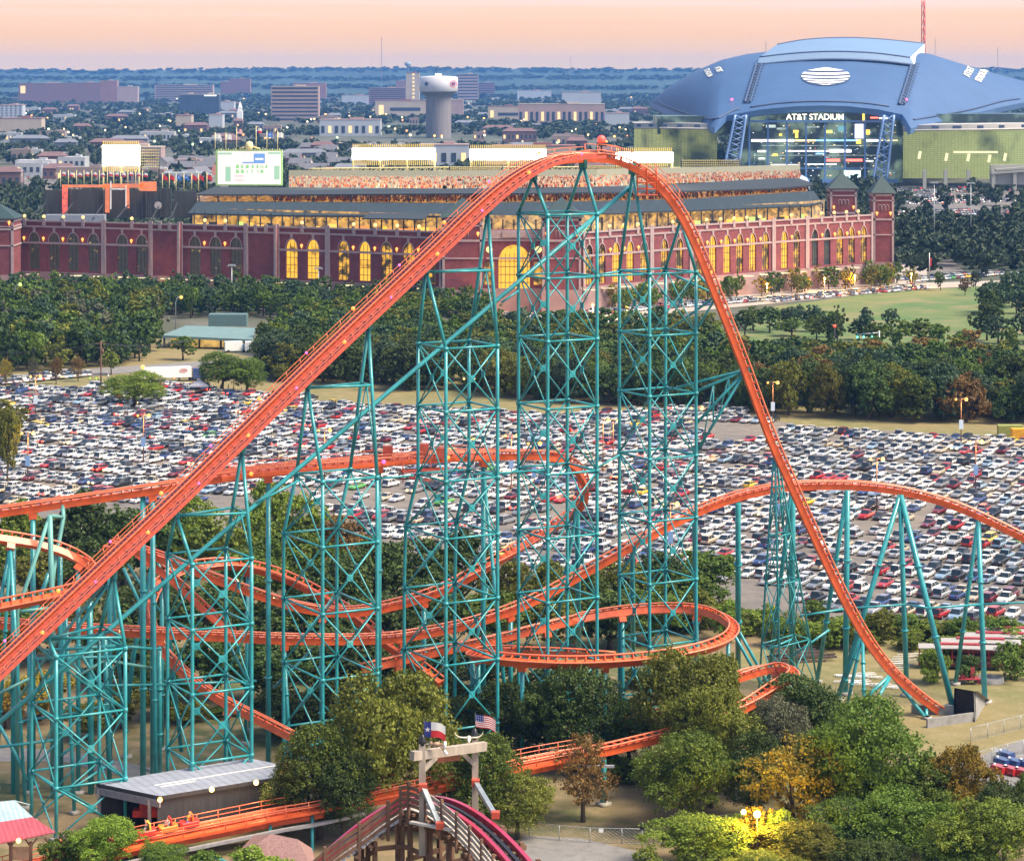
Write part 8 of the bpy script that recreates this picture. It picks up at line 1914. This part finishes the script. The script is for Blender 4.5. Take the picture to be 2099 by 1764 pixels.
# pile of white steel frames on the grass
q = G(1770, 1400); pl_r = root('steel_frame_pile', q, 'pile of white steel tube frames lying on the dry grass', 'scrap pile'); whp = mat('white_steel', (.66, .66, .66), .5, var=.1); g = MB(); r9 = random.Random(9)
for k in range(13):
    a = r9.uniform(-.25, .25); L = r9.uniform(2.5, 5.5); c = q + Vector((r9.uniform(-2.5, 3.5), r9.uniform(-4, 5), .2 + .1 * (k % 4))); u = Vector((math.cos(a), math.sin(a), 0)) * L / 2; v = Vector((-math.sin(a), math.cos(a), 0)) * .45
    g.path([c - u - v, c + u - v, c + u + v, c - u + v, c - u - v], .06, 4)
    for f in (-.5, 0, .5): g.tube(c + u * f - v, c + u * f + v, .05, n=4)
g.build('tube_frames', whp, pl_r)
g = MB()
for k in range(5): c = q + Vector((3.5 + k * .9, 7 + k * 1.6, .3)); g.path([c, c + Vector((3.8, .6, .05)), c + Vector((3.8, .9, .9)), c + Vector((0, .3, .85)), c], .06, 4)
g.build('ladder_frames', whp, pl_r)
q = G(1640, 1348); lp_ = root('timber_pile', q, 'stack of old dark timbers lying by the trestle foot', 'timber pile'); g = MB()
for k in range(16): c = q + Vector((r9.uniform(-2, 2), r9.uniform(-3.5, 3.5), .2 + .25 * (k % 4))); a = r9.uniform(-.3, .3); u = Vector((math.cos(a), math.sin(a), 0)) * 3.4; g.beam(c - u, c + u, .3, .28)
g.build('timbers', mat('old_timber', (.085, .06, .05), .9, var=.3), lp_)
# tunnel mouth for the drop
cn = mat('tunnel_concrete', (.26, .25, .24), .9, var=.22, scale=.8); dkv = mat('tunnel_dark', (.02, .02, .024), .9)
q = G(1962, 1462); tu = root('tunnel_mouth', q, 'sloping grey concrete tunnel mouth swallowing the orange drop', 'tunnel')
g = MB(); a0 = G(1916, 1477); a1 = G(1968, 1462); b1 = G(2024, 1437); b0 = G(1990, 1425)
T0 = W(1956, 1409, a1.y - 1.5); T1 = W(1996, 1416, a1.y - 4)
g.quad(T1, b1, b1 + Vector((.6, 0, -.01)), T1 + Vector((.6, 0, 0)))
sh = [T0, T1, b1 + Vector((0, 0, .4)), b0 + Vector((0, 0, .6))]; g.poly(sh[::-1])
g.poly([T1, Vector((T1.x, T1.y - 1, 0)), b1, b1 + Vector((0, 0, .4))]); g.poly([T0, b0 + Vector((0, 0, .6)), b0, Vector((T0.x, T0.y + 1, 0))])
g.build('hood', cn, tu)
g = MB(); k0_, k1_ = Vector((T0.x, T0.y + .6, 0)), Vector((T1.x, T1.y - .6, 0)); g.poly([k0_ + Vector((.3, .3, 0)), k1_ + Vector((.3, .3, 0)), T1 + Vector((.25, .3, -.1)), T0 + Vector((.25, .3, -.1))]); g.build('dark_opening', dkv, tu)
for (p, e, hgt) in ((G(1868, 1462), Vector((T0.x, T0.y + .4, 0)), 1.3), (G(1900, 1492), Vector((T1.x, T1.y - .4, 0)), 1.3)): g = MB(); g.beam(p + Vector((0, 0, hgt / 2)), e + Vector((0, 0, hgt / 2)), .35, hgt); g.build('trench_wall', cn, tu)
q = G(2030, 1398); g = MB(); g.lathe(q, [(2.0, 0), (2.0, .8), (1.8, .85), (.1, .86)], 18); g.lathe(q, [(.5, .86), (.5, 1.1), (.1, 1.12)], 10); g.build('manhole_cover', cn, None, 'round concrete manhole ring on the dry grass at the right', 'manhole', org=q)
q = G(1985, 1402); g = MB(); g.box(q + Vector((0, 0, .9)), (3.2, 1.6, .12)); [g.box(q + Vector((x, y, .45)), (.12, .12, .9)) for x in (-1.4, 1.4) for y in (-.6, .6)]; g.box(q + Vector((.6, 0, 1.7)), (.6, .5, 1.5)); g.box(q + Vector((-.7, 0, 1.2)), (.9, .9, .5)); g.build('pump_unit', redt, None, 'rusty red pump unit with white box beside the manhole ring', 'machine', org=q)
# chain-link fences
def chain_fence(pts, hgt, label, post_every=3.0, name='chain_link_fence'):
    P = resample([tuple(G(*p)) for p in pts], post_every); rt = root(name, P[0], label, 'fence'); mid_ = P[len(P) // 2]
    for p in P: g = MB(); g.tube(p, p + Vector((0, 0, hgt)), .045, n=5); g.build('post', gpost, rt)
    g = MB(); g.path([p + Vector((0, 0, hgt)) for p in P], .035, 4); g.path([p + Vector((0, 0, .08)) for p in P], .02, 3)
    for a, b_ in zip(P, P[1:]):
        n = 7; L = (b_ - a)
        for k in range(n):
            u0, u1 = a + L * (k / n), a + L * ((k + 1) / n)
            for j in range(5): z0, z1 = hgt * j / 5, hgt * (j + 1) / 5; g.tube(u0 + Vector((0, 0, z0)), u1 + Vector((0, 0, z1)), .010, n=3, cap=False); g.tube(u1 + Vector((0, 0, z0)), u0 + Vector((0, 0, z1)), .010, n=3, cap=False)
    g.build('mesh_wire', gpost, rt); return rt
chain_fence([(1085, 1716), (1190, 1727), (1340, 1730)], 1.8, 'chain link fence in front of the dry slope, by the grey road')
chain_fence([(1340, 1730), (1420, 1712), (1540, 1690)], 1.8, 'chain link fence climbing into the dark trees behind the glowing lamp', 3.0)
chain_fence([(1940, 1590), (2040, 1560), (2160, 1528)], 1.9, 'chain link fence above the red and blue ride cars')
chain_fence([(1990, 1520), (2060, 1502), (2160, 1478)], 1.9, 'chain link fence on the grass bank right of the tunnel')
for px, py, lb, off in ((1232, 1722, 'small white notice on the chain link fence by the road', .1), (2042, 1555, 'small white notice on the fence above the ride cars', .1)):
    q = G(px, py + 2); g = MB(); g.box(q + Vector((0, -.12, 1.35)), (.55, .04, .5)); g.build('notice', whitep, None, lb, 'sign', org=q)
q = G(1316, 1740); sg = root('warning_sign_post', q, 'dark post with black signal and orange plate by the fence', 'sign'); g = MB(); g.tube(q, q + Vector((0, 0, 2.6)), .06, n=5); g.build('post', gpost, sg); g = MB(); g.lathe(q + Vector((0, 0, 2.3)), [(.05, 0), (.25, .1), (.25, .7), (.02, .9)], 8); g.build('signal_hood', chainm, sg); g = MB(); g.box(q + Vector((.05, -.1, 1.4)), (.45, .05, .7)); g.build('plate', mat('plate_orange', (.55, .25, .15), .6), sg)
# red and blue ride cars at the right edge
for i, (px, py, c) in enumerate([(2050, 1585, 'red'), (2072, 1588, 'red'), (2096, 1592, 'red'), (2056, 1570, 'dark blue'), (2080, 1572, 'dark blue'), (2104, 1575, 'dark blue'), (2062, 1556, 'dark blue')]):
    q = G(px, py); rt = root('ride_car', q, '%s rounded ride car with white headrest, %s in its row at the right edge' % (c, ('left', 'middle', 'right', 'left', 'middle', 'right', 'rearmost')[i]), 'ride car', 'ride cars stored at the right edge', 2.2)
    g = MB(); sweep(g, [(q + Vector((a, 0, .55)), Vector((1, 0, 0)), Vector((0, -1, 0)), Vector((0, 0, 1))) for a in (-1.0, 1.0)], [(-.65, -.4), (.65, -.4), (.75, .1), (.6, .5), (-.6, .5), (-.75, .1)]); g.ball(q + Vector((1.0, 0, .55)), .62, 10, 0, .8); g.build('body', paintm[c], rt)
    g = MB(); g.ball(q + Vector((1.05, -.1, .95)), .24, 8, 0, 1.0); g.build('headrest', whitep, rt); [MB().tube(q + Vector((x, -.7, .2)), q + Vector((x, .7, .2)), .2, n=8).build('axle', tyre, rt) for x in (-.7, .8)]
# two containers at the far right of the lot
for px, py, c, lb in ((2098, 900, (.70, .36, .02), 'yellow orange shipping container at the right end of the lot'), (2070, 893, (.28, .30, .08), 'olive green shipping container beside the yellow one')):
    q = G(px, py); rt = root('shipping_container', q, lb, 'container', 'containers at the back of the lot'); m_ = mat('container_' + ('yellow' if px > 2090 else 'olive'), c, .6); g = MB(); g.box(q + Vector((0, 0, 1.4)), (6, 2.4, 2.6)); [g.box(q + Vector((-2.8 + .35 * k, -1.22, 1.4)), (.16, .05, 2.3)) for k in range(17)]; g.build('shell', m_, rt)
# more low roofs scattered in the far town
lw = [mat('low_roof_' + n, c, .8, var=.1, scale=.1) for n, c in (('pale', (.36, .37, .39)), ('grey', (.15, .16, .19)), ('tan', (.25, .19, .17)), ('red', (.15, .085, .085)))]
r5 = random.Random(55); k = 0
while k < 110:
    D = math.exp(r5.uniform(math.log(1900), math.log(8500))); px = r5.uniform(-10, 1330); x = X(px, D)
    if any(b_[0] - 10 < x < b_[1] + 10 and b_[2] - 200 < D < b_[3] + 10 for b_ in BOX) or abs(px - 899) < 45: continue
    w_ = r5.uniform(14, 46); h_ = r5.uniform(8, 15); dd = r5.uniform(12, 25); q = Vector((x, D, 0)); c = k % 4; k += 1
    rt = root('low_town_building', q, 'low %s roofed building among the trees of the far town' % ('pale', 'grey', 'tan', 'red')[c], 'building', 'low %s buildings in the far town' % ('pale', 'grey', 'tan', 'red')[c])
    g = MB(); g.box(q + Vector((0, 0, h_ / 2)), (w_, dd, h_))
    if c in (1, 3): g.add([q + Vector((s1 * (w_/2 + .8), s2 * (dd/2 + .8), h_ + .1)) for s1 in (-1, 1) for s2 in (-1, 1)] + [q + Vector((-w_ * .35, 0, h_ + 4)), q + Vector((w_ * .35, 0, h_ + 4))], [(0, 2, 5, 4), (3, 1, 4, 5), (1, 0, 4), (2, 3, 5)])
    else: g.box(q + Vector((w_ * .2, 0, h_ + .9)), (w_ * .2, dd * .4, 1.8))
    g.build('shell', lw[c], rt)
    g = MB(); n = max(3, int(w_ / 5)); [g.box(q + Vector((-w_/2 + (i + .5) * w_ / n, -dd/2 - .05, h_ * .5)), (w_ / n * .5, .2, h_ * .35), 1 if r5.random() < .25 else 0) for i in range(n)]; g.build('window_row', [bwin, blit], rt)

# lit street lamps at the foot of the ballpark
for px, pb, hh, wd in [(1000, 648, 5, 'left of the entrance'), (1215, 655, 5, 'right of the entrance'), (1285, 660, 5, 'among the cars right of the entrance'), (1572, 612, 5.5, 'at the left end of the avenue'), (1690, 600, 5.5, 'in the middle of the avenue'), (1752, 594, 5.5, 'near the right brick tower'), (1868, 590, 5.5, 'at the right end of the avenue'), (775, 640, 5, 'under the lift hill'), (560, 632, 5, 'before the blank brick bay'), (250, 615, 5, 'before the dark arches'), (370, 622, 5, 'right of the dark arches, small')]:
    q = G(px, pb); rt = root('street_lamp', q, 'small orange glowing lamp post at the ballpark foot, ' + wd, 'street lamp', 'orange lamps at the ballpark foot')
    g = MB(); g.tube(q, q + Vector((0, 0, hh)), .12, n=5); g.build('post', gpost, rt); g = MB(); g.ball(q + Vector((0, 0, hh + .4)), .6, 6); g.build('lamp_head', hm_lit['a'], rt)
    plt = bpy.data.lights.new('street_lamp_light', 'POINT'); plt.energy = 6000; plt.color = (1, .45, .08); plt.shadow_soft_size = .6; plo = bpy.data.objects.new('street_lamp_light', plt); plo.location = q + Vector((0, -1.2, hh)); COL.objects.link(plo)
